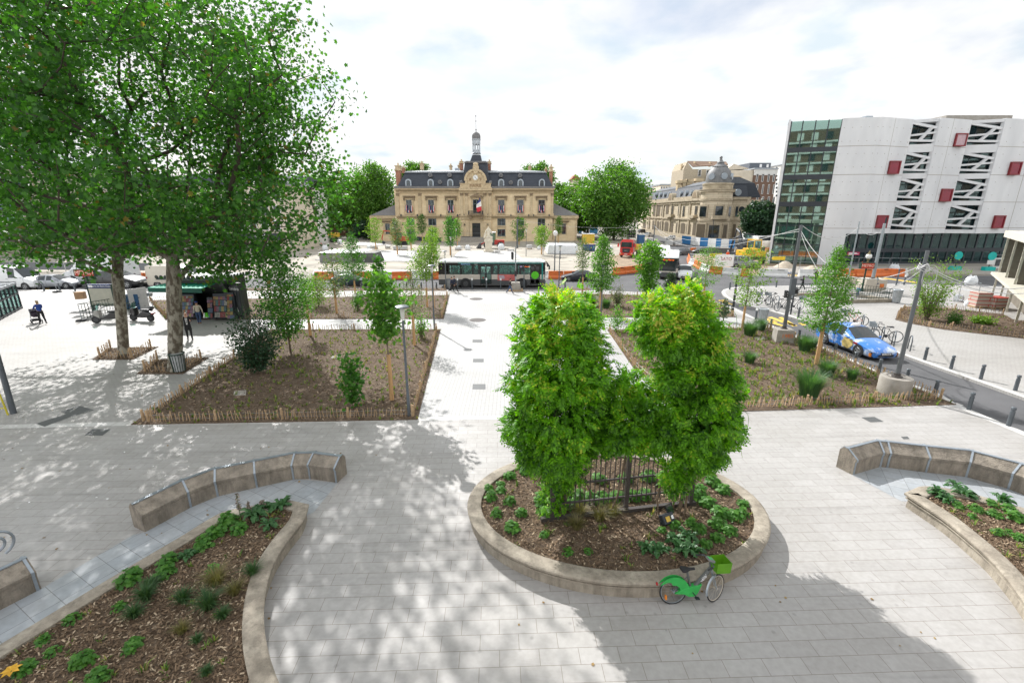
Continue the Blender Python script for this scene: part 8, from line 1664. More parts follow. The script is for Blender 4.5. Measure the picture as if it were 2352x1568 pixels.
def metro_sign(label,k,xb,yb,xt,yt,sc=1,lamp=True,z=0):
 p=G(k,xb,yb,z);h=PY(k,xt,yt,p.y).z-z;t=thing('metro_sign',label,'sign',p);MB().lathe([(.16,0),(.13,.25),(.09,.4),(.07,h-.5),(.10,h-.42),(.06,h-.3)],n=12).build('post',m_mgreen,t,smooth=True);MB().bb(-.75*sc,.75*sc,-.14,.14,h-.3,h+.3).build('sign_box',m_mgreen,t);f=MB().bb(-.68*sc,.68*sc,-.16,-.14,h-.24,h+.24).build('red_panel',m_mred,t);text('lettering','METRO',M('sign_pale',(.75,.60,.5),.6),.42*sc,Matrix.Translation((0,-.165,h))@FRONT,f,.004)
 if lamp:MB().lathe([(.10,h+.3),(.07,h+.5),(.14,h+.62),(.14,h+.68)],n=12).build('lamp_neck',M('bronze',(.16,.13,.06),.5,.4),t);MB().ell((0,0,h+.92),(.27,.27,.27),14,9).build('globe',M('lamp_globe',(.75,.75,.73),.3),t,smooth=True);MB().lathe([(.2,h+1.12),(.1,h+1.2),(.05,h+1.4),(.01,h+1.5)],n=10).build('lamp_cap',MATS['bronze'],t)
 return t
metro_sign('METRO sign with a white globe lamp beside the stairs on the right square','S5',1432,1128,1510,735,.9);metro_sign('red METRO sign on a green post over the stairs behind the plane trees','F',1275,1190,1172,750,1.15,False)
def railing(label,pl,h,dense=.16,mat=None,curb=None):
 t=thing('railing',label,'railing',(pl[0].x,pl[0].y,0));b=MB();r0=Vector((pl[0].x,pl[0].y,0));q=[Vector((p.x,p.y,0))-r0 for p in pl];z0=curb or 0
 for i in range(len(q)-1):
  L=(q[i+1]-q[i]).length;n=max(2,int(L/dense))
  for j in range(n+1):p=q[i].lerp(q[i+1],j/n);b.cyl(p+Vector((0,0,z0)),p+Vector((0,0,h)),.014,n=5)
 b.build('bars',mat or m_mgreen,t);b=MB()
 for z in(z0+.12,(z0+h)*.55,h):b.tube([p+Vector((0,0,z))for p in q],.025,6)
 b.build('rail',mat or m_mgreen,t)
 if curb:bb_=MB();[bb_.beam(q[i]+Vector((0,0,curb/2)),q[i+1]+Vector((0,0,curb/2)),.35,curb)for i in range(len(q)-1)];bb_.build('stone_curb',m_lime,t)
 return t
ra=G('S5',1380,1300);rb=G('S5',1868,1290);rc=G('S5',1800,1160);rd2=G('S5',1120,1140);railing('green iron railing on a stone curb round the metro stairs on the right square',[ra+(ra-rb).normalized()*2.2,ra,rb,rb+Vector((-1.2,3.2,0)),ra+Vector((-4.2,3.2,0))],1.15,.22,curb=.28)
la=G('F',1110,1385);lb_=G('F',1380,1375);railing('green iron railing of the metro stairs behind the plane trees',[la+Vector((1.2,4.5,0)),la,lb_,lb_+Vector((2.4,0,0))],1.15,.2)
mp_=thing('map_panel','metro map panel with a blue header between the plane trees','sign',G('F',1450,1300));q=G('F',1450,1300);hm=PY('F',1450,905,q.y).z;wm_=abs(G('F',1620,1300).x-G('F',1300,1300).x)/2
MB().bb(-wm_,wm_,-.08,.08,hm*.30,hm*.86).build('board',M('map_paper',(.46,.44,.36),.6,scale=3,col2=(.36,.36,.30)),mp_);hd_=MB().bb(-wm_,wm_,-.1,.1,hm*.87,hm).build('header',M('sign_navy',(.02,.04,.13),.5),mp_);b=MB()
for x in(-wm_,wm_):b.bb(x-.05,x+.05,-.1,.1,0,hm)
b.bb(-wm_,wm_,-.1,.1,hm*.26,hm*.30);b.build('frame',m_mgreen,mp_);text('lettering','Mairie de Saint-Ouen',m_white,.18,Matrix.Translation((.15,-.105,hm*.935))@FRONT,hd_,.003)
for x in(-wm_*.8,-wm_*.62):MB().disc((x,-.11,hm*.935),.10,(0,1,0),14,.01).build('round_symbol',m_white,hd_)
bx=thing('cardboard_box','brown cardboard box on the metro railing behind the plane trees','box',G('F',1155,1290)+Vector((0,0,1.1)),R(20));MB().bb(-.28,.28,-.25,.25,0,.55).build('carton',M('cardboard',(.34,.21,.12),.85),bx)
bl=thing('blue_panel','blue corrugated panel leaning right of the map panel','panel',G('F',1790,1250));b=MB();[b.bb(-.75+.15*i,-.75+.15*i+.11,-.05,.05,0,1.25)for i in range(10)];b.bb(-.75,.75,-.02,.02,0,1.25);b.build('sheet',M('corrugated_blue',(.03,.10,.22),.5),bl)
gp=thing('grey_panel','pale grey sheet standing beside the blue corrugated panel','panel',G('F',1915,1240),R(70));MB().bb(-.7,.7,-.03,.03,0,1.7).build('sheet',M('grey_sheet',(.5,.5,.5),.6),gp)
for k,x,y,lb in(('F',1118,1405,'black rubber foot of a barrier left of the motor scooters'),('F',780,1015,'black rubber foot of a thin white post before the silver hatchback')):
 t=thing('barrier_foot',lb,'barrier foot',G(k,x,y));MB().lathe([(.36,0),(.36,.08),(.28,.14)],n=18).build('foot',m_black,t);MB().cyl((0,0,.1),(0,0,1.2),.025).build('post',m_galv,t)
def bin_(label,p,h,r,mat,name='litter_bin'):
 t=thing(name,label,'bin',p);b=MB()
 for k in range(16):a=k*.3927;b.tube([(r*.8*math.cos(a),r*.8*math.sin(a),.05),(r*math.cos(a),r*math.sin(a),h)],.018,4)
 b.build('slats',mat,t);MB().lathe([(r*.72,.06),(r*.92,h*.97)],n=16).build('bag',M('bin_bag',(.45,.46,.47),.4,scale=5,var=.25),t,smooth=True);MB().tube([(r*1.04*math.cos(a),r*1.04*math.sin(a),h)for a in np.linspace(0,6.283,18)],.03,6).build('rim',mat,t);return t
bin_('slatted bin on the right square beside the metro railing',G('S5',1955,1303),1.15,.34,m_galv);bin_('grey bin behind the lavender beside the side street',G(7,350,700,BZ),.95,.3,m_galv);bin_('green slatted bin strapped to the nearer plane tree',G(1,1225,1135,BZ),.95,.32,m_mgreen);bin_('dark slatted bin by the two walkers at the end of the path',G('T2',262,620),.95,.3,m_gmetal)
m_lg=M('bike_green',(.03,.36,.07),.4);m_lime2=M('basket_lime',(.10,.28,.008),.45)
def bike_wheel(t,x,r,turn=0,rimm=None):
 w_=MB().tube([(r*math.cos(a),0,r*math.sin(a))for a in np.linspace(0,6.283,25)],.019,6).build('wheel',m_black,t,smooth='all');w_.location=(x,0,r+.01);w_.rotation_euler=(0,0,turn)
 b=MB().tube([(r*.93*math.cos(a),0,r*.93*math.sin(a))for a in np.linspace(0,6.283,25)],.011,5)
 for k in range(12):a=k*.5236;b.tube([(0,.02*(-1)**k,0),(r*.93*math.cos(a),0,r*.93*math.sin(a))],.0025,3)
 b.cyl((0,-.05,0),(0,.05,0),.025,n=8);b.build('rim',rimm or m_galv,w_);return w_
def bicycle(label,col,basket=None,group=None,big=False):
 t=thing('bicycle',label,'bicycle',(0,0,0),0,group);r=.33;bike_wheel(t,-.54,r);bike_wheel(t,.54,r,R(28)if big else 0,M('cream_rim',(.5,.45,.38),.5)if big else None)
 b=MB();f=.05 if big else.02
 b.tube([(-.08,0,.32),(-.2,0,.82)],f*.6,8).tube([(-.06,0,.36),(.40,0,.88)],f,8).tube([(-.08,0,.32),(-.54,0,.34)],f*.6,6).tube([(-.18,0,.7),(-.54,0,.34)],.014,5)
 if not big:b.tube([(-.18,0,.76),(.38,0,.84)],.018,6)
 b.build('frame',M('bike_grey',(.10,.105,.10),.45)if big else col,t,smooth=True)
 fk=MB().tube([(.40,0,.88),(.47,0,.62)],.024,6);s=.5 if big else 0
 for q in(1,-1):fk.tube([(.46,q*.05,.66),(.54-.06*s*q*0,q*.055,.34)],.014,5)
 fk.build('fork',m_galv,t);hb=MB().tube([(.40,0,.86),(.36,0,1.02)],.018,6).tube([(.18,.30,1.04),(.34,.24,1.07),(.38,0,1.05),(.34,-.24,1.07),(.18,-.30,1.04)],.014,6);hb.build('handlebar',m_gmetal,t,smooth=True)
 for q in(1,-1):MB().tube([(.30,q*.262,1.06),(.16,q*.31,1.035)],.02,7).build('grip',m_black,t)
 sd=MB();sd.prism([(-.36,-.10),(-.30,-.115),(-.12,-.03),(.0,-.02),(.0,.02),(-.12,.03),(-.30,.115),(-.36,.10)],.86,.92,.05);sd.build('saddle',m_black,t,bevel=.015);MB().cyl((-.19,0,.78),(-.21,0,.87),.014).build('seat_post',m_galv,t)
 c=MB().disc((-.08,0,.32),.09,(0,1,0),16,.02).tube([(-.08,-.07,.32),(.02,-.07,.19)],.012,5).tube([(-.08,.07,.32),(-.18,.07,.45)],.012,5);c.bb(-.03,.07,-.16,-.07,.175,.20).bb(-.23,-.13,.07,.16,.44,.465);c.build('crank',m_dmetal,t)
 if basket:b=MB();b.prism([(.46,-.16),(.80,-.17),(.80,.17),(.46,.16)],.82,.84);[b.ext([(x0,y0,.82),(x1,y1,.82),(x1*1.03,y1*1.15,1.08),(x0*1.03,y0*1.15,1.08)],(.01,.01,0))for(x0,y0),(x1,y1)in(((.46,-.16),(.80,-.17)),((.80,-.17),(.80,.17)),((.80,.17),(.46,.16)))];b.build('basket',basket,t)
 if big:
  g=[(-.54+.40*math.cos(a),.33+.40*math.sin(a))for a in np.linspace(R(15),R(150),10)];gi=[(-.54+.17*math.cos(a),.35+.17*math.sin(a))for a in np.linspace(R(100),R(10),6)]
  for q in(1,-1):MB().ext([(x,q*.045,z)for x,z in g]+[(-.72,q*.045,.60),(-.62,q*.045,.60)]+[(x,q*.045,z)for x,z in gi],(0,q*.012,0)).build('wheel_guard',m_lg,t)
  MB().ext([(-.52,-.07,.30),(-.30,-.07,.42),(.16,-.07,.50),(.06,-.07,.28),(-.02,-.07,.20),(-.16,-.07,.20),(-.28,-.07,.27)],(0,.14,0)).build('chain_guard',m_lg,t,bevel=.01)
  MB().ell((-.95,0,.56),(.03,.04,.045),8,5).build('rear_lamp',m_tl,t);MB().bb(-.74,-.70,-.03,.03,.14,.24).build('reflector',m_amber,t);cm=MB().box((.38,0,1.10),(.16,.17,.05),M=Matrix.Rotation(R(25),3,'Y')).build('console',M('console_grey',(.2,.2,.2),.5),t);MB().box((.37,0,1.128),(.11,.12,.02),M=Matrix.Rotation(R(25),3,'Y')).build('screen',M('console_green',(.06,.5,.12),.4),cm)
  text('lettering','vélib\'',m_white,.11,Matrix.Translation((.20,-.058,.66))@Matrix.Rotation(R(-48),4,'Y')@FRONT,t,.002)
  b=MB();b.tube([(.54+.36*math.cos(a),.0,.34+.36*math.sin(a))for a in np.linspace(R(95),R(190),8)],.03,5);m=b.build('mudguard',m_galv,t);m.matrix_local=Matrix.Translation((.54,0,0))@Matrix.Rotation(R(28),4,'Z')@Matrix.Translation((-.54,0,0))
 return t
vb=bicycle('green and grey hire bicycle with lime basket leaning on the oval planter',None,m_lime2,big=True)
a_=G('D',765,1190);c_2=G('D',1565,1130);d=c_2-a_;ss=d.length/1.16;mid=(a_+c_2)/2;vb.location=mid+Vector((.02,.05,0));vb.scale=(ss,ss,ss);vb.rotation_euler=(R(-9),0,math.atan2(d.y,d.x))
GK='bicycles at the hoops of the right square'
b1=bicycle('black bicycle with wire baskets chained between the hoops behind the taxi',m_plast,m_galv,GK);q=G('T1',1760,660);place(b1,q,R(152),1.05)
for k,x,y,a,lb in(('S5',60,1330,205,'dark bicycle left of the round traffic mirror, farther one'),('S5',215,1420,20,'dark bicycle just left of the round traffic mirror'),('S5',400,1420,15,'dark bicycle right of the traffic mirror post'),('S4',1500,1330,200,'dark bicycle at the left end of the hoops'),('T1',1050,300,160,'orange framed bicycle behind the taxi roof')):
 o=dup(b1,G(k,x,y),R(a),lb,GK,s=1.05)
 if 'orange' in lb:
  for ch in o.children:
   if ch.name.startswith('frame'):ch.data=ch.data.copy();ch.data.materials.clear();ch.data.materials.append(m_or)
o=dup(b1,G('K',245,990),R(80),'bicycle leaning behind the grey sheet right of the motor scooters',GK)
o=dup(b1,G('B',830,165),R(100),'bicycle half hidden behind the left wisteria column at the planter',GK)
hp=thing('bike_hoop','steel bike hoop nearest the leaning pole on the far kerb','bike hoop',G('H',520,755),R(60),'bike hoops');MB().tube([(-.32,0,0),(-.32,0,.55)]+[(-.32*math.cos(a),0,.55+.30*math.sin(a))for a in np.linspace(.2,2.94,9)]+[(.32,0,.55),(.32,0,0)],.03,8).build('tube',m_gmetal,hp,smooth='all')
for i,(k,x,y)in enumerate(sorted([('H',300,690),('H',150,620),('H',20,540),('T1',1270,330),('S5',150,1390),('S5',60,1365),('S4',1720,1355),('S4',1600,1330),('S4',1400,1290),('S4',1290,1250)],key=lambda q:-px(*q)[0])):dup(hp,G(k,x,y),R(60),f'steel bike hoop on the right square, {ORD[i+1]} counted leftward from the leaning pole')
def scooter(label,k,x,y,ang,tail):
 t=thing('motor_scooter',label,'scooter',G(k,x,y),ang,'motor scooters by the metro stairs');
 for xx in(-.72,.75):o=MB().tube([(0,-.06,0),(0,.06,0)],.27,18).build('wheel',m_black,t);o.location=(xx,0,.27);MB().tube([(0,-.065,0),(0,.065,0)],.15,12).build('rim',M('rim_dark',(.06,.062,.065),.5,.3),o)
 pt=paint('black',(.012,.012,.014));MB().ext([(-1.0,-.17,.62),(-.3,-.17,.80),(.1,-.17,.55),(.35,-.17,.42),(.5,-.17,.40),(.5,-.17,.28),(-.4,-.17,.28),(-.9,-.17,.45)],(0,.34,0)).build('body',pt,t,bevel=.06);MB().ext([(.42,-.2,.35),(.78,-.16,.62),(.70,-.2,.95),(.45,-.22,1.0),(.40,-.2,.6)],(0,.4,0)).build('front_fairing',pt if tail else M('scooter_silver',(.35,.34,.32),.35),t,bevel=.06)
 MB().prism([(-.95,-.15),(-.1,-.18),(.0,0),(-.1,.18),(-.95,.15)],.78,.90,.1).build('seat',m_plast,t,bevel=.03);MB().ext([(.62,-.2,.98),(.62,.2,.98),(.44,.17,1.38),(.44,-.17,1.38)],(.015,0,0)).build('windshield',m_bgl,t);MB().tube([(.35,-.36,1.05),(.45,0,1.02),(.35,.36,1.05)],.018,6).build('handlebar',m_dmetal,t);MB().tube([(.6,0,.6),(.75,0,.27)],.05,6).build('fork',m_dmetal,t)
 for s in(1,-1):MB().ell((.48,s*.36,1.2),(.02,.07,.045),8,5).build('mirror',m_plast,t)
 MB().bb(-1.08,-1.0,-.14,.14,.58,.66).build('tail_light',m_tl,t)
 if tail:MB().ell((-.95,0,1.02),(.2,.18,.14),10,6).build('top_box',pt,t,smooth=True)
 return t
scooter('black and silver motor scooter with windscreen left of the farther plane trunk','F',1490,1430,R(193),False);scooter('black motor scooter with red tail lamps between the two plane trunks','K',230,1190,R(170),True)
kp=G('K',1180,1170);kt=thing('news_kiosk','dark green news kiosk with bright green awning and racks of magazines','kiosk',(kp.x,kp.y,0),R(-4));kw=abs(G('K',1630,1170).x-G('K',760,1170).x)/2;kh=PY('K',1200,545,kp.y).z;m_kg=M('kiosk_green',(.015,.022,.018),.4);
MB().bb(-kw,kw,1.9,2.1,0,kh).bb(-kw-.1,-kw,-.2,2.1,0,kh).bb(kw-.1,kw+.05,-.2,2.1,0,kh).bb(-kw,kw,-.3,2.1,kh*.83,kh).build('cabin',m_kg,kt);MB().prism([(-kw-.5,-.7),(kw+.4,-.7),(kw+.4,2.4),(-kw-.5,2.4)],kh,kh+.16,.06).build('roof',M('kiosk_roof',(.10,.12,.12),.5),kt)
b=MB()
for x in np.arange(-kw-.4,kw+.4,.34):b.ell((x,-.68,kh+.2),(.15,.05,.14),8,5)
for y in np.arange(-.5,2.4,.34):b.ell((kw+.38,y,kh+.2),(.05,.15,.14),8,5)
b.build('cresting',m_kg,kt);za=PY('K',1000,620,kp.y-.3).z;zb2=PY('K',1000,695,kp.y-1.7).z;aw=M('awning_green',(.0,.27,.17),.7,var=.08)
MB().ext([(-kw-.1,-.3,za),(kw-.6,-.3,za),(kw-.6,-1.7,zb2),(-kw-.3,-1.7,zb2)],(0,0,.04)).build('awning',aw,kt);MB().bb(-kw-.3,kw-.6,-1.71,-1.69,zb2-.28,zb2+.02).build('valance',M('valance_green',(.0,.075,.05),.7),kt)
def mags(x0,x1,y,z0,z1,rows,ti):
 r_=thing('magazine_rack',ti,'magazine rack',(kp.x+x0,kp.y+y,0));MB().bb(0,x1-x0,.1,.4,z0-.15,z1).build('shelf',m_dmetal,r_);cols=[(.20,.03,.03),(.24,.19,.06),(.06,.09,.16),(.26,.25,.23),(.22,.11,.04),(.04,.10,.10),(.17,.08,.12)]
 bs={}
 for i in range(rows):
  x=0
  while x<x1-x0-.1:
   w_=random.uniform(.13,.22);c=random.randrange(7);b=bs.setdefault(c,MB());z=z0+(z1-z0)*i/rows;b.ext([(x,.1-.06*(rows-i),z),(x+w_-.01,.1-.06*(rows-i),z),(x+w_-.01,.2-.06*(rows-i),z+(z1-z0)/rows*.85),(x,.2-.06*(rows-i),z+(z1-z0)/rows*.85)],(0,.02,0));x+=w_
 for c,b in bs.items():b.build('magazines',M('magazine_%d'%c,cols[c],.5,var=.5,scale=14),r_)
mags(-kw+.1,-kw+1.6,-.1,.3,1.9,6,'crowded magazine rack at the left of the kiosk behind the man in the dark coat');mags(.55,.95,-.3,.25,1.7,4,'narrow rack of cards right of the man in the beige jacket');mags(1.1,2.1,-.4,.3,2.0,4,'magazine rack with red and yellow covers right of the kiosk door');mags(2.25,2.7,-.6,.3,2.1,7,'revolving postcard rack at the right corner of the kiosk')
pa=thing('poster_column','dark advertising panel with a white figure at the right end of the kiosk','advert',(kp.x+kw+.55,kp.y-.1,0),R(-25));MB().bb(-.6,.6,-.1,.1,.2,kh*.92).build('case',m_kg,pa);f=MB().bb(-.52,.52,-.13,-.1,.4,kh*.86).build('poster',M('poster_dark',(.06,.065,.07),.3,var=.6,scale=2),pa);text('lettering','Numéro\nart',m_white,.34,Matrix.Translation((0,-.14,kh*.72))@FRONT,f,.003);MB().ext([(-.08,-.135,1.5),(.05,-.135,1.5),(.12,-.135,1.0),(.28,-.135,.6),(-.25,-.135,.6),(-.1,-.135,1.0)],(0,-.004,0)).build('print',m_white,f)
gp0=G('F',300,1235);gp1=G('F',0,1395);dv=(gp1-gp0).normalized();nv=Vector((-dv.y,dv.x,0));nv=nv if nv.x<0 else-nv;gv=thing('glass_pavilion','glazed cafe terrace with striped roof cut by the left edge','pavilion',(gp0 .x,gp0 .y,0));hg=PY('F',205,900,gp0 .y).z;E_=gp0+dv*7
MB().prism([tuple(q[:2])for q in(gp0-nv*.1,E_-nv*.1,E_+nv*5,gp0+nv*5)],hg-.05,hg+.12).build('roof',m_zroof,gv,world=True);b=MB()
for i in range(9):q=gp0 .lerp(E_,i/8);b.beam(q,q+Vector((0,0,hg)),.09,.09);b.beam(q+Vector((0,0,hg+.14))-nv*.1,q+Vector((0,0,hg+.5))+nv*4,.05,.05)
for z in(.12,hg*.62,hg):b.beam(gp0+Vector((0,0,z)),E_+Vector((0,0,z)),.1,.12);b.beam(gp0+Vector((0,0,z)),gp0+nv*5+Vector((0,0,z)),.1,.12)
b.build('frame',m_dmetal,gv,world=True);MB().prism([tuple(q[:2])for q in(gp0+nv*.02,E_+nv*.02,E_+nv*.05,gp0+nv*.05)],.1,hg).build('glazing',m_bgl,gv,world=True);MB().prism([tuple(q[:2])for q in(gp0+nv*3,E_+nv*3,E_+nv*3.2,gp0+nv*3.2)],0,hg-.1).build('inner_wall',m_cream,gv,world=True)
m_bg2=M('beige_panel',(.52,.49,.41),.8,var=.06);m_lv=M('louvre_brown',(.16,.14,.11),.8);rp0=G('S6',1790,1560);rp1=G('S6',1470,1190);dr_=(rp1-rp0);pv=thing('beige_pavilion','beige modern pavilion with fins and flat roof at the right edge','pavilion',(rp0 .x,rp0 .y,0));hv=PY('S6',1700,200,rp1 .y).z;hm_=PY('S6',1560,850,rp1 .y).z;nr=Vector((-dr_.y,dr_.x,0)).normalized();nr=nr if nr.x>0 else-nr;q0=rp0-dr_*1.2
MB().prism([tuple(v[:2])for v in(rp1-nr*.35,q0-nr*.35,q0+nr*8,rp1+nr*8)],hv-.55,hv).build('roof_edge',m_bg2,pv,world=True);MB().prism([tuple(v[:2])for v in(rp1-nr*.5,q0-nr*.5,q0+nr*1,rp1+nr*1)],hm_-.12,hm_+.1).build('ledge',m_bg2,pv,world=True);MB().prism([tuple(v[:2])for v in(rp1+nr*.9,q0+nr*.9,q0+nr*1.1,rp1+nr*1.1)],0,hv-.5).build('rear_panel',m_lv,pv,world=True)
b=MB();g=MB()
for i in range(7):
 q=rp1 .lerp(q0,i/6.);b.beam(q,q+Vector((0,0,hv-.5)),.10,.14,up=nr);g.prism([tuple(v[:2])for v in(q+nr*.1,q+nr*.9,q+nr*.9+dr_.normalized()*.06,q+nr*.1+dr_.normalized()*.06)],hm_+.1,hv-.55)
each(b,'post',m_bg2,pv,world=True);each(g,'fin',m_lv,pv,world=True);MB().prism([tuple(v[:2])for v in(rp1+nr*.6,q0+nr*.6,q0+nr*.64,rp1+nr*.64)],hm_+.4,hv-1).build('glazing',m_bgl,pv,world=True)
sp_=G('S2',548,705,0);st_=thing('statue','pale stone group of a standing figure and child on a square pedestal','statue',(sp_.x,sp_.y+1,0));m_st=M('statue_stone',(.62,.56,.45),.85,var=.12,scale=2,bump=.3);hz=lambda y:PY('S2',548,y,sp_.y).z;kx=abs(G('S2',605,705).x-G('S2',490,705).x)/2
MB().bb(-kx*1.35,kx*1.35,-kx*1.2,kx*1.2,0,.3).bb(-kx,kx,-kx,kx,.3,hz(565)).build('pedestal',m_st,st_);b=MB();b.lathe([(kx*1.0,hz(568)),(kx*1.25,hz(530)),(kx*1.2,hz(495)),(kx*1.05,hz(480)),(kx*.9,hz(470))],n=12);[b.ell((kx*math.cos(a)*.8,kx*math.sin(a)*.8,hz(480)+.2),(kx*.45,kx*.4,kx*.4),8,5)for a in(0,1.2,2.3,3.3,4.4,5.4)];b.build('rock_base',m_st,st_,smooth=True)
b=MB();z0=hz(480);z1_=hz(272);H_=z1_-z0;b.add(*skinmesh({'f':Vector((0,0,z0)),'k':Vector((0,-.1,z0+H_*.3)),'h':Vector((0,0,z0+H_*.5)),'c':Vector((0,0,z0+H_*.72)),'n':Vector((0,0,z0+H_*.85)),'t':Vector((-.03,-.05,z0+H_*.94)),'l':Vector((-.45,-.1,z0+H_*.62)),'r':Vector((.5,-.1,z0+H_*.6)),'lh':Vector((-.6,-.3,z0+H_*.4)),'rh':Vector((.75,-.2,z0+H_*.35))},[('f','k'),('k','h'),('h','c'),('c','n'),('n','t'),('c','l'),('c','r'),('l','lh'),('r','rh')],dict(f=.48,k=.42,h=.36,c=.36,n=.14,t=.22,l=.15,r=.15,lh=.1,rh=.1),'h',2));b.build('figure',m_st,st_,smooth='all')
b=MB();b.add(*skinmesh({'f':Vector((-.75,-.2,z0)),'h':Vector((-.72,-.2,z0+H_*.2)),'c':Vector((-.68,-.2,z0+H_*.36)),'t':Vector((-.66,-.2,z0+H_*.48)),'a':Vector((-.35,-.3,z0+H_*.4))},[('f','h'),('h','c'),('c','t'),('c','a')],dict(f=.28,h=.24,c=.2,t=.17,a=.08),'h',2));b.build('child_figure',m_st,st_,smooth='all')
m_bo=M('barrier_orange',(.62,.15,.03),.55,var=.15,scale=2);m_bwt=M('barrier_white',(.66,.66,.65),.6,var=.12,scale=2)
def barrier_run(lab,k,P_,cols,h=.95):
 pl=[G(k,x,y,RD)for x,y in P_]
 for i in range(len(pl)-1):
  a,c=pl[i],pl[i+1];d=c-a;L=d.length;t=thing('road_barrier',f'{"orange" if cols[i % len(cols)] else "white"} plastic barrier block, {ORD[i]} {lab}','barrier',(a+c)/2,math.atan2(d.y,d.x),'orange and white barrier blocks');x=L/2-.03
  b=MB();b.ext([(-x,-.24,0),(-x,-.24,.22),(-x,-.10,.42),(-x,-.08,h),(-x,.08,h),(-x,.10,.42),(-x,.24,.22),(-x,.24,0)],(2*x,0,0));b.build('block',m_bo if cols[i%len(cols)]else m_bwt,t,bevel=.02);b=MB();b.bb(x*.25,x*.75,-.094,-.088,h*.84,h*.93);b.build('stencil',m_plast,t)
barrier_run('from the left behind the teal car','S1',[(118,945),(420,945),(700,945),(990,948),(1300,948),(1610,942),(1920,940),(2030,938)],(1,0,1,0,1,0,1))
barrier_run('from the left between the bus and the navy saloon','S2',[(1480,1150),(1545,1150),(1800,1150),(2020,1148)],(0,1,1));barrier_run('from the left below the red lorry','S3',[(535,915),(745,895),(945,870),(1100,840)],(1,1,1))
barrier_run('along the curved row right of the oncoming bus','S4',[(345,640),(365,720),(440,740),(540,800),(670,850),(865,868),(1150,895),(1265,905)],(1,0,1,0,1,0,1));barrier_run('along the road below the sand heaps','S4',[(1420,900),(1860,910)],(0,));barrier_run('left of the long orange row on the right','S5',[(460,905),(790,905)],(0,));barrier_run('in the orange row before the modern building','S5',[(1060,895),(1330,905),(1590,905),(1845,895),(2080,905),(2110,890)],(1,1,1,1,0));barrier_run('beside the small fence near the dark car','S4',[(372,540),(455,535)],(1,));barrier_run('behind the silver hatchback','F',[(385,850),(470,850)],(1,));barrier_run('behind the black saloon','F',[(1945,860),(2000,860)],(1,))
text('lettering','jourdep',M('graffiti_blue',(.02,.12,.35),.6),.8,Matrix.Translation(tuple(G('S4',1770,900,RD)+Vector((0,-.16,.45))))@FRONT,bpy.data.objects[[o.name for o in COL.objects if o.get('label','').endswith('below the sand heaps')][0]],.003).matrix_parent_inverse=(Matrix.Translation((G('S4',1420,900,RD)+G('S4',1860,910,RD))/2)@Matrix.Rotation(math.atan2((G('S4',1860,910,RD)-G('S4',1420,900,RD)).y,(G('S4',1860,910,RD)-G('S4',1420,900,RD)).x),4,'Z')).inverted()
def site_fence(lab,k,P_,h=2.0,z=RD,sheet_=None,bars=True):
 pl=[G(k,x,y,z)for x,y in P_];cnt=0
 for i in range(len(pl)-1):
  a,c=pl[i],pl[i+1];n=max(1,round((c-a).length/3.5))
  for j in range(n):
   p,q=a.lerp(c,j/n),a.lerp(c,(j+1)/n);d=q-p;cnt+=1;t=thing('site_fence',f'temporary site fence panel {lab}, {ORD[cnt-1]} from the left','fence',p,math.atan2(d.y,d.x),'fence panels '+lab);L=d.length;b=MB();b.tube([(0.05,0,0),(0.05,0,h),(L-.05,0,h),(L-.05,0,0)],.025,5)
   for zz in(.25,h*.6):b.cyl((.05,0,zz),(L-.05,0,zz),.015,n=4)
   if bars:[b.cyl((x,0,.25),(x,0,h),.006,n=3)for x in np.arange(.25,L-.1,.22)]
   b.build('frame',m_galv,t)
   if sheet_:MB().bb(.1,L-.1,-.02,.02,.25,h*.62).build('screen',sheet_,t)
m_tarp=M('dark_screen',(.03,.04,.055),.8);site_fence('before the left wing of the town hall','S1',[(700,330),(1000,335),(2060,390)],2.2,RD,m_tarp,False);site_fence('before the town hall steps',3,[(1050,1290),(1250,1290)],2.2,RD,m_tarp,False);site_fence('behind the cars on the left carriageway','F',[(-200,730),(900,735),(2091,745)],2.0,RD,M('grey_screen',(.17,.18,.19),.8));site_fence('on the dirt before the glass corner','S4',[(1500,800),(2040,810),(2352,830)],2.0,RD,None,False);site_fence('around the yellow excavator','S4',[(640,560),(1050,580),(1550,600)],2.0,RD,M('mesh_dark',(.09,.09,.09),.9),False);site_fence('behind the curved barrier row','S4',[(690,760),(1000,800),(1450,820)],2.0,RD,None,False);site_fence('beside the pallets at the right edge','S6',[(930,1290),(1210,1365)],2.0,0,None,False)
site_fence('behind the orange row before the modern building','S5',[(900,820),(2300,850)],1.9,RD,None,False)
pl=[G('S4',x,y,RD)for x,y in((240,400),(380,420),(520,440),(640,450),(760,462),(840,465),(960,470),(1050,478))]
for i in range(7):a,c=pl[i],pl[i+1];d=c-a;t=thing('hoarding',f'solid hoarding panel before the corner building, {ORD[i]} from the left','hoarding',a,math.atan2(d.y,d.x),'blue and white hoarding');MB().bb(.03,d.length-.03,-.03,.03,.1,2.0).build('board',M('hoarding_blue',(.03,.18,.42),.6)if i%2==0 else m_bwt,t)
m_film=M('white_film',(.66,.68,.70),.45,var=.12,scale=3,bump=.4,bscale=6);m_blk=M('paver_stock',(.50,.50,.49),.85,var=.15,scale=5)
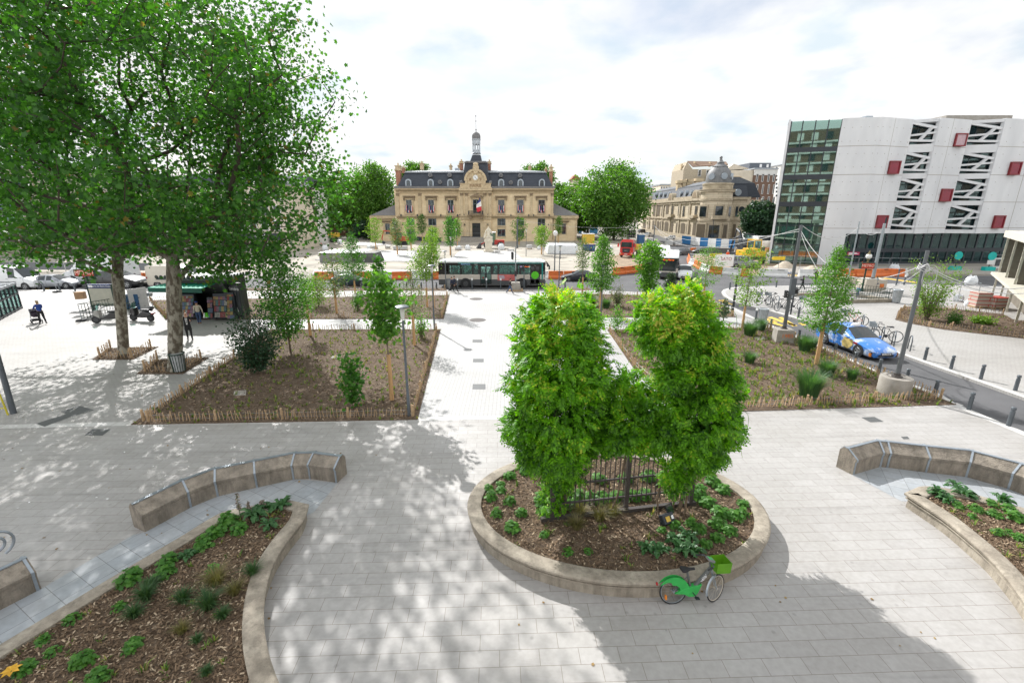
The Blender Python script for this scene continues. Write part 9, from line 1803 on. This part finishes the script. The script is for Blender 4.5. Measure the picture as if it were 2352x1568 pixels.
def bag(lab,k,x,y,w_,z=RD,nm='big_bag'):
 p=G(k,x,y,z);s=abs(G(k,x+w_/2,y,z).x-p.x);t=thing(nm,lab,'bag',p,random.uniform(-.5,.5),'white builders bags');b=MB();b.lathe([(s*.85,0),(s*1.05,s*.4),(s*1.0,s*1.1),(s*.75,s*1.6),(s*.3,s*1.75)],n=9);o=b.build('sack',m_film,t,smooth=True);b=MB()
 for a in(.8,2.4,4,5.5):b.tube([(s*.7*math.cos(a),s*.7*math.sin(a),s*1.5),(s*.5*math.cos(a+.3),s*.5*math.sin(a+.3),s*2.0),(s*.6*math.cos(a+.7),s*.6*math.sin(a+.7),s*1.5)],s*.06,4)
 b.build('loop',m_film,t)
for a in(('white builders bag beside the workers at the left of the site','S1',280,500,90),('white builders bag before the shrub at the left of the site','S1',505,410,80),('white builders bag left of the pallets','S1',950,490,70),('white builders bag left of the forecourt statue','S2',200,670,90),('slumped white bag farthest left of the forecourt','S2',60,670,80),('white builders bag right of the statue','S2',760,665,110),('white bag on the orange barriers before the modern building','S5',1920,830,130),('white builders bag between the lorry and the cabins','S3',500,440,70),('second white builders bag behind the pallet stack','S2',1390,660,60)):bag(*a)
def pallet(lab,k,x,y,w_,hh=1.0,mt=None,z=RD,grp='pallets of paving stone'):
 p=G(k,x,y,z);s=abs(G(k,x+w_/2,y,z).x-p.x);t=thing('stone_pallet',lab,'pallet',p,random.uniform(-.2,.2),grp);b=MB()
 for q in(-1,0,1):b.bb(q*s*.8-.08,q*s*.8+.08,-s*.8,s*.8,0,.1)
 b.bb(-s,s,-s*.85,s*.85,.1,.14);b.build('base',m_wood,t);b=MB();n=4;H0=s*2*hh/n
 for i in range(n):b.bb(-s*.95+random.uniform(0,.03),s*.95,-s*.8,s*.8,.14+i*H0,.14+(i+1)*H0-.02)
 b.build('stack',mt or m_blk,t)
for i,(k,x,y,w_,hh)in enumerate(sorted([('S1',1035,475,90,.35),('S1',1235,475,80,.4),('S1',1370,495,100,.5),('S1',1485,495,100,.5),('S1',2310,500,90,.4),('S2',920,690,110,.2),('S2',1230,650,90,.6),('S2',700,712,80,.3),('S3',1130,400,110,.5),('S3',1220,340,100,.9),('S3',1560,370,130,.6),('S3',1720,370,130,.6),('S3',1240,400,100,.4)],key=lambda q:px(*q[:3])[0])):pallet(f'pallet of pale paving stone on the work site, {ORD[i]} counted from the left',k,x,y,w_,hh)
m_rb=brickmat('striped_bricks',(.50,.42,.37),(.55,.47,.41),(.45,.07,.05),3.0,.30,.035);wallbrick(m_rb)
pallet('film wrapped brick pallet beside the beige pavilion, taller of the pair','S6',1250,1370,210,1.0,m_rb,0,'wrapped brick pallets');pallet('film wrapped brick pallet touching the beige pavilion, lower of the pair','S6',1500,1380,240,.62,m_rb,0,'wrapped brick pallets');bag('crumpled white film bag before the taller brick pallet','S6',1100,1350,100,0,'film_bag');bag('pink and white builders bag by the road right of the bright tree','S6',1140,1030,150,0);bag('blue white wrapped bag behind the brick pallets','S6',950,1280,120,0)
def heap(lab,k,x,y,w_,hh,mt,nm='sand_heap'):
 p=G(k,x,y,RD);s=abs(G(k,x+w_/2,y,RD).x-p.x);b=MB();n=18;pr=[(1,0),(.85,.15),(.6,.45),(.35,.78),(.15,.95),(.02,1)];b.v=[(p.x+s*q*(1+random.uniform(-.12,.12))*math.cos(6.283*j/n),p.y+s*.8*q*(1+random.uniform(-.12,.12))*math.sin(6.283*j/n),RD+s*hh*z)for q,z in pr for j in range(n)];b.f=[(i*n+j,i*n+(j+1)%n,(i+1)*n+(j+1)%n,(i+1)*n+j)for i in range(5)for j in range(n)];tag(b.build(nm,mt,smooth='all'),lab,'heap')
m_sd=M('pale_sand',(.50,.43,.34),.95,scale=3,var=.2,bump=.5);heap('tall pale sand heap before the glass corner','S4',1820,775,360,.62,m_sd);heap('lower sand heap right of the tall one','S5',670,800,300,.45,m_sd);heap('rubble heap behind the fence left of the town hall','S1',860,340,220,.45,M('rubble',(.22,.21,.2),.95,scale=4,var=.5,bump=.8),'rubble_heap');heap('earth heap beside the dirt track','S3',470,700,200,.3,m_dirt,'earth_heap')
p=G('S2',1790,740,RD);s=abs(G('S2',2060,740,RD).x-G('S2',1540,740,RD).x)/2;tag(MB().prism([(p.x-s,p.y),(p.x+s,p.y-.3),(p.x+s*1.1,p.y+6),(p.x-s,p.y+7)],RD,RD+1.7,.08).build('tarpaulin_stack',m_film,bevel=.15),'long stack covered with white tarpaulin right of the forecourt','covered stack')
a=G('S1',195,690,RD);c=G('S1',850,640,RD);tw_=thing('concrete_hatch','long grey concrete box with white top on the left of the site','concrete structure',a);MB().bb(0,c.x-a.x,0,5,0,1.5).build('walls',M('grey_form',(.20,.20,.195),.9),tw_);MB().bb(-.1,c.x-a.x+1.5,-.1,7,1.5,1.58).build('top',m_bwt,tw_);MB().ext([(c.x-a.x,.0,0),(c.x-a.x+4.2,.6,0),(c.x-a.x+3.6,.6,1.5),(c.x-a.x+1.6,0,1.5)],(0,3,0)).build('tarpaulin',M('grey_tarp',(.09,.095,.09),.7),tw_)
for k,x,y,w_,h_,mt,lb,nm in(('S2',2220,400,300,2.6,M('cabin_blue',(.05,.22,.42),.6),'blue and white site cabin left of the big round tree','site_cabin'),('S3',1065,350,100,2.3,M('toilet_blue',(.03,.10,.22),.6),'dark blue portable toilet behind the lorry','portable_toilet'),('S2',2220,590,190,2.6,m_yb,'yellow silo box above the blue skip','silo_box'),('S2',2240,690,170,1.3,M('skip_blue',(.02,.06,.22),.6),'blue skip under the yellow box','skip'),('S1',60,262,10,1.0,m_wood,'x','x')):
 if nm=='x':continue
 p=G(k,x,y,RD);s=abs(G(k,x+w_/2,y,RD).x-p.x);t=thing(nm,lb,nm.replace('_',' '),p);MB().prism([(-s,0),(s,0),(s,2.4),(-s,2.4)],.08,h_,-.08 if nm=='skip' else 0).build('shell',mt,t,bevel=.03);MB().bb(-s-.05,s+.05,-.05,2.45,h_,h_+.1).build('lid',m_bwt if nm!='skip' else m_dirt,t);MB().bb(-s*.5,s*.1,-.03,.0,.3,h_*.8).build('panel',m_bwt if 'cabin' in nm else mt,t)
pw_=thing('poster_wall','board pasted with rows of round posters beside the big round tree','poster board',G('S3',790,232,RD));s=abs(G('S3',955,232,RD).x-G('S3',625,232,RD).x)/2;zt_=PY('S3',700,92,ROOTM[pw_.name].translation.y).z-RD;MB().bb(-s,s,0,.1,.05,zt_).build('board',m_bwt,pw_);MB().bb(.05,s,-.03,0,.05,zt_).build('dark_posters',M('poster_black',(.025,.03,.035),.6),pw_);b=MB();[b.disc((-s+s/4*(i+.5),-.03,zt_*(.27+.47*j)),s*.09,(0,1,0),14,.03)for i in range(8)for j in range(2)];b.build('round_prints',M('print_grey',(.28,.28,.24),.6),pw_)
for k,x,y,lb in(('S4',1445,720,'orange and white traffic cone before the glass corner'),('S5',1425,775,'orange and white traffic cone left of the METRO sign')):
 t=thing('traffic_cone',lb,'cone',G(k,x,y,RD));MB().lathe([(.24,0),(.24,.05),(.15,.06),(.03,.95)],n=12).build('cone',m_bo,t);MB().lathe([(.125,.30),(.092,.5)],n=12).lathe([(.075,.62),(.05,.78)],n=12).build('white_band',m_white,t)
for x,y0,y1,lb in((895,800,580,'turquoise round stop sign on a post before the modern building, left of two'),(1405,810,588,'turquoise round stop sign on a post before the modern building, right of two')):
 p=G('S6',x,y0,0);h=PY('S6',x,y1,p.y).z;t=thing('stop_sign',lb,'sign',p);MB().cyl((0,0,0),(0,0,h),.06).build('post',m_dmetal,t);m_tq=M('turquoise',(.0,.42,.38),.5);MB().disc((0,-.08,h),.55,(0,1,0),20,.06).build('disc',m_tq,t);MB().bb(-.45,.45,-.1,-.04,h*.42,h*.72).build('timetable',m_bwt if 'right' in lb else m_dmetal,t);MB().bb(-.7,.7,-.3,.3,0,.5).build('foot',m_tq,t)
p=G('S6',1560,795,0);h=PY('S6',1590,615,p.y).z;t=thing('bus_shelter_panel','poster panel with a dark portrait beside the beige pavilion','advert',p);MB().bb(-.9,.9,-.12,.12,.2,h).build('case',m_bwt,t);MB().bb(-.75,.75,-.15,-.12,.5,h-.2).build('poster',M('poster_dark',(.06,.065,.07),.3,var=.6,scale=2),t);MB().bb(-1.5,1.5,-.4,.6,h+.3,h+.4).build('roof',m_dmetal,t)
sg=thing('direction_sign','white direction arrows on a post before the corner tower','sign',G('S4',595,375,0));h=PY('S4',590,230,ROOTM[sg.name].translation.y).z;MB().cyl((0,0,0),(0,0,h+.6),.08).build('post',m_galv,sg)
for z in(h,h-1.3):b=MB().ext([(-1.8,-.1,z),(-1.2,-.1,z+.5),(1.2,-.1,z+.5),(1.2,-.1,z-.5),(-1.2,-.1,z-.5)],(0,.05,0)).build('arrow_board',m_bwt,sg)
wb=thing('site_banner',"white banner reading SATO hung on the fence right of the curved barriers",'banner',G('S4',880,800,RD));MB().bb(-1.3,1.3,-.05,.0,.5,2.1).build('sheet',m_white,wb);text('lettering','SATO',m_tl,.6,Matrix.Translation((.25,-.06,1.5))@FRONT,wb,.003)
for k,x,y in(('S4',755,675),('S4',1705,740)):t=thing('yellow_sign','yellow arrow sign on the fence '+('right of the curved barriers' if x<1000 else 'before the tall sand heap'),'sign',G(k,x,y+90,RD)+Vector((0,-.2,0)));MB().ext([(-.9,0,1.6),(.7,0,1.6),(.7,0,2.05),(-.9,0,2.05),(-1.1,0,1.8)],(0,.04,0)).build('board',M('sign_yellow',(.70,.48,.02),.5),t);MB().cyl((0,.05,0),(0,.05,1.7),.03).build('post',m_galv,t)
pe=G('S8',180,1055);te=PY('S8',-90,100,pe.y);lp_=thing('lamp_post','dark lamp post at the left edge wrapped in red and white tape','lamp post',pe);MB().tube([(0,0,0),(te.x-pe.x,0,te.z)],[.10,.08],10).build('post',m_gmetal,lp_)
by_=thing('yellow_barrier','yellow crowd barrier with a small sign strapped to the left lamp post','barrier',pe+Vector((-.35,-.25,0)),R(20));m_yb2=M('barrier_yellow',(.55,.47,.03),.5);MB().tube([(-1.0,0,0),(-1.0,0,1.05),(.1,0,1.1),(.25,0,.9),(.3,0,0)],.03,6).cyl((-1,0,.3),(.3,0,.3),.02).build('frame',m_yb2,by_);MB().bb(-.75,-.1,-.05,-.02,.5,.85).build('sign_plate',m_yb2,by_);MB().tube([(-1.1,-.04,.1),(-.3,-.04,.55),(.3,-.1,1.0)],.03,4).build('tape',m_tl,by_)
q=np.vstack([inside(pts(0,[(0,990),(900,985),(560,1560),(0,1300)]),45),inside(pts(0,[(0,700),(530,760),(300,960),(0,960)]),60),inside(pts(0,[(900,1400),(2000,1300),(2250,1560),(800,1560)]),14)]);leafcloud('fallen_leaves',np.c_[q,np.full(len(q),.02)],.055,T_STAR,leafmat('fallen_leaf',(.16,.09,.03),(.34,.23,.07),0),None,6)['kind']='stuff'
q=np.vstack([inside(pts(0,[(0,700),(530,760),(300,960),(0,960)]),26),inside(pts(0,[(0,990),(500,985),(300,1160),(0,1200)]),14)]);leafcloud('paper_litter',np.c_[q,np.full(len(q),.02)],.07,T_DIAM,m_white,None,6)['kind']='stuff'
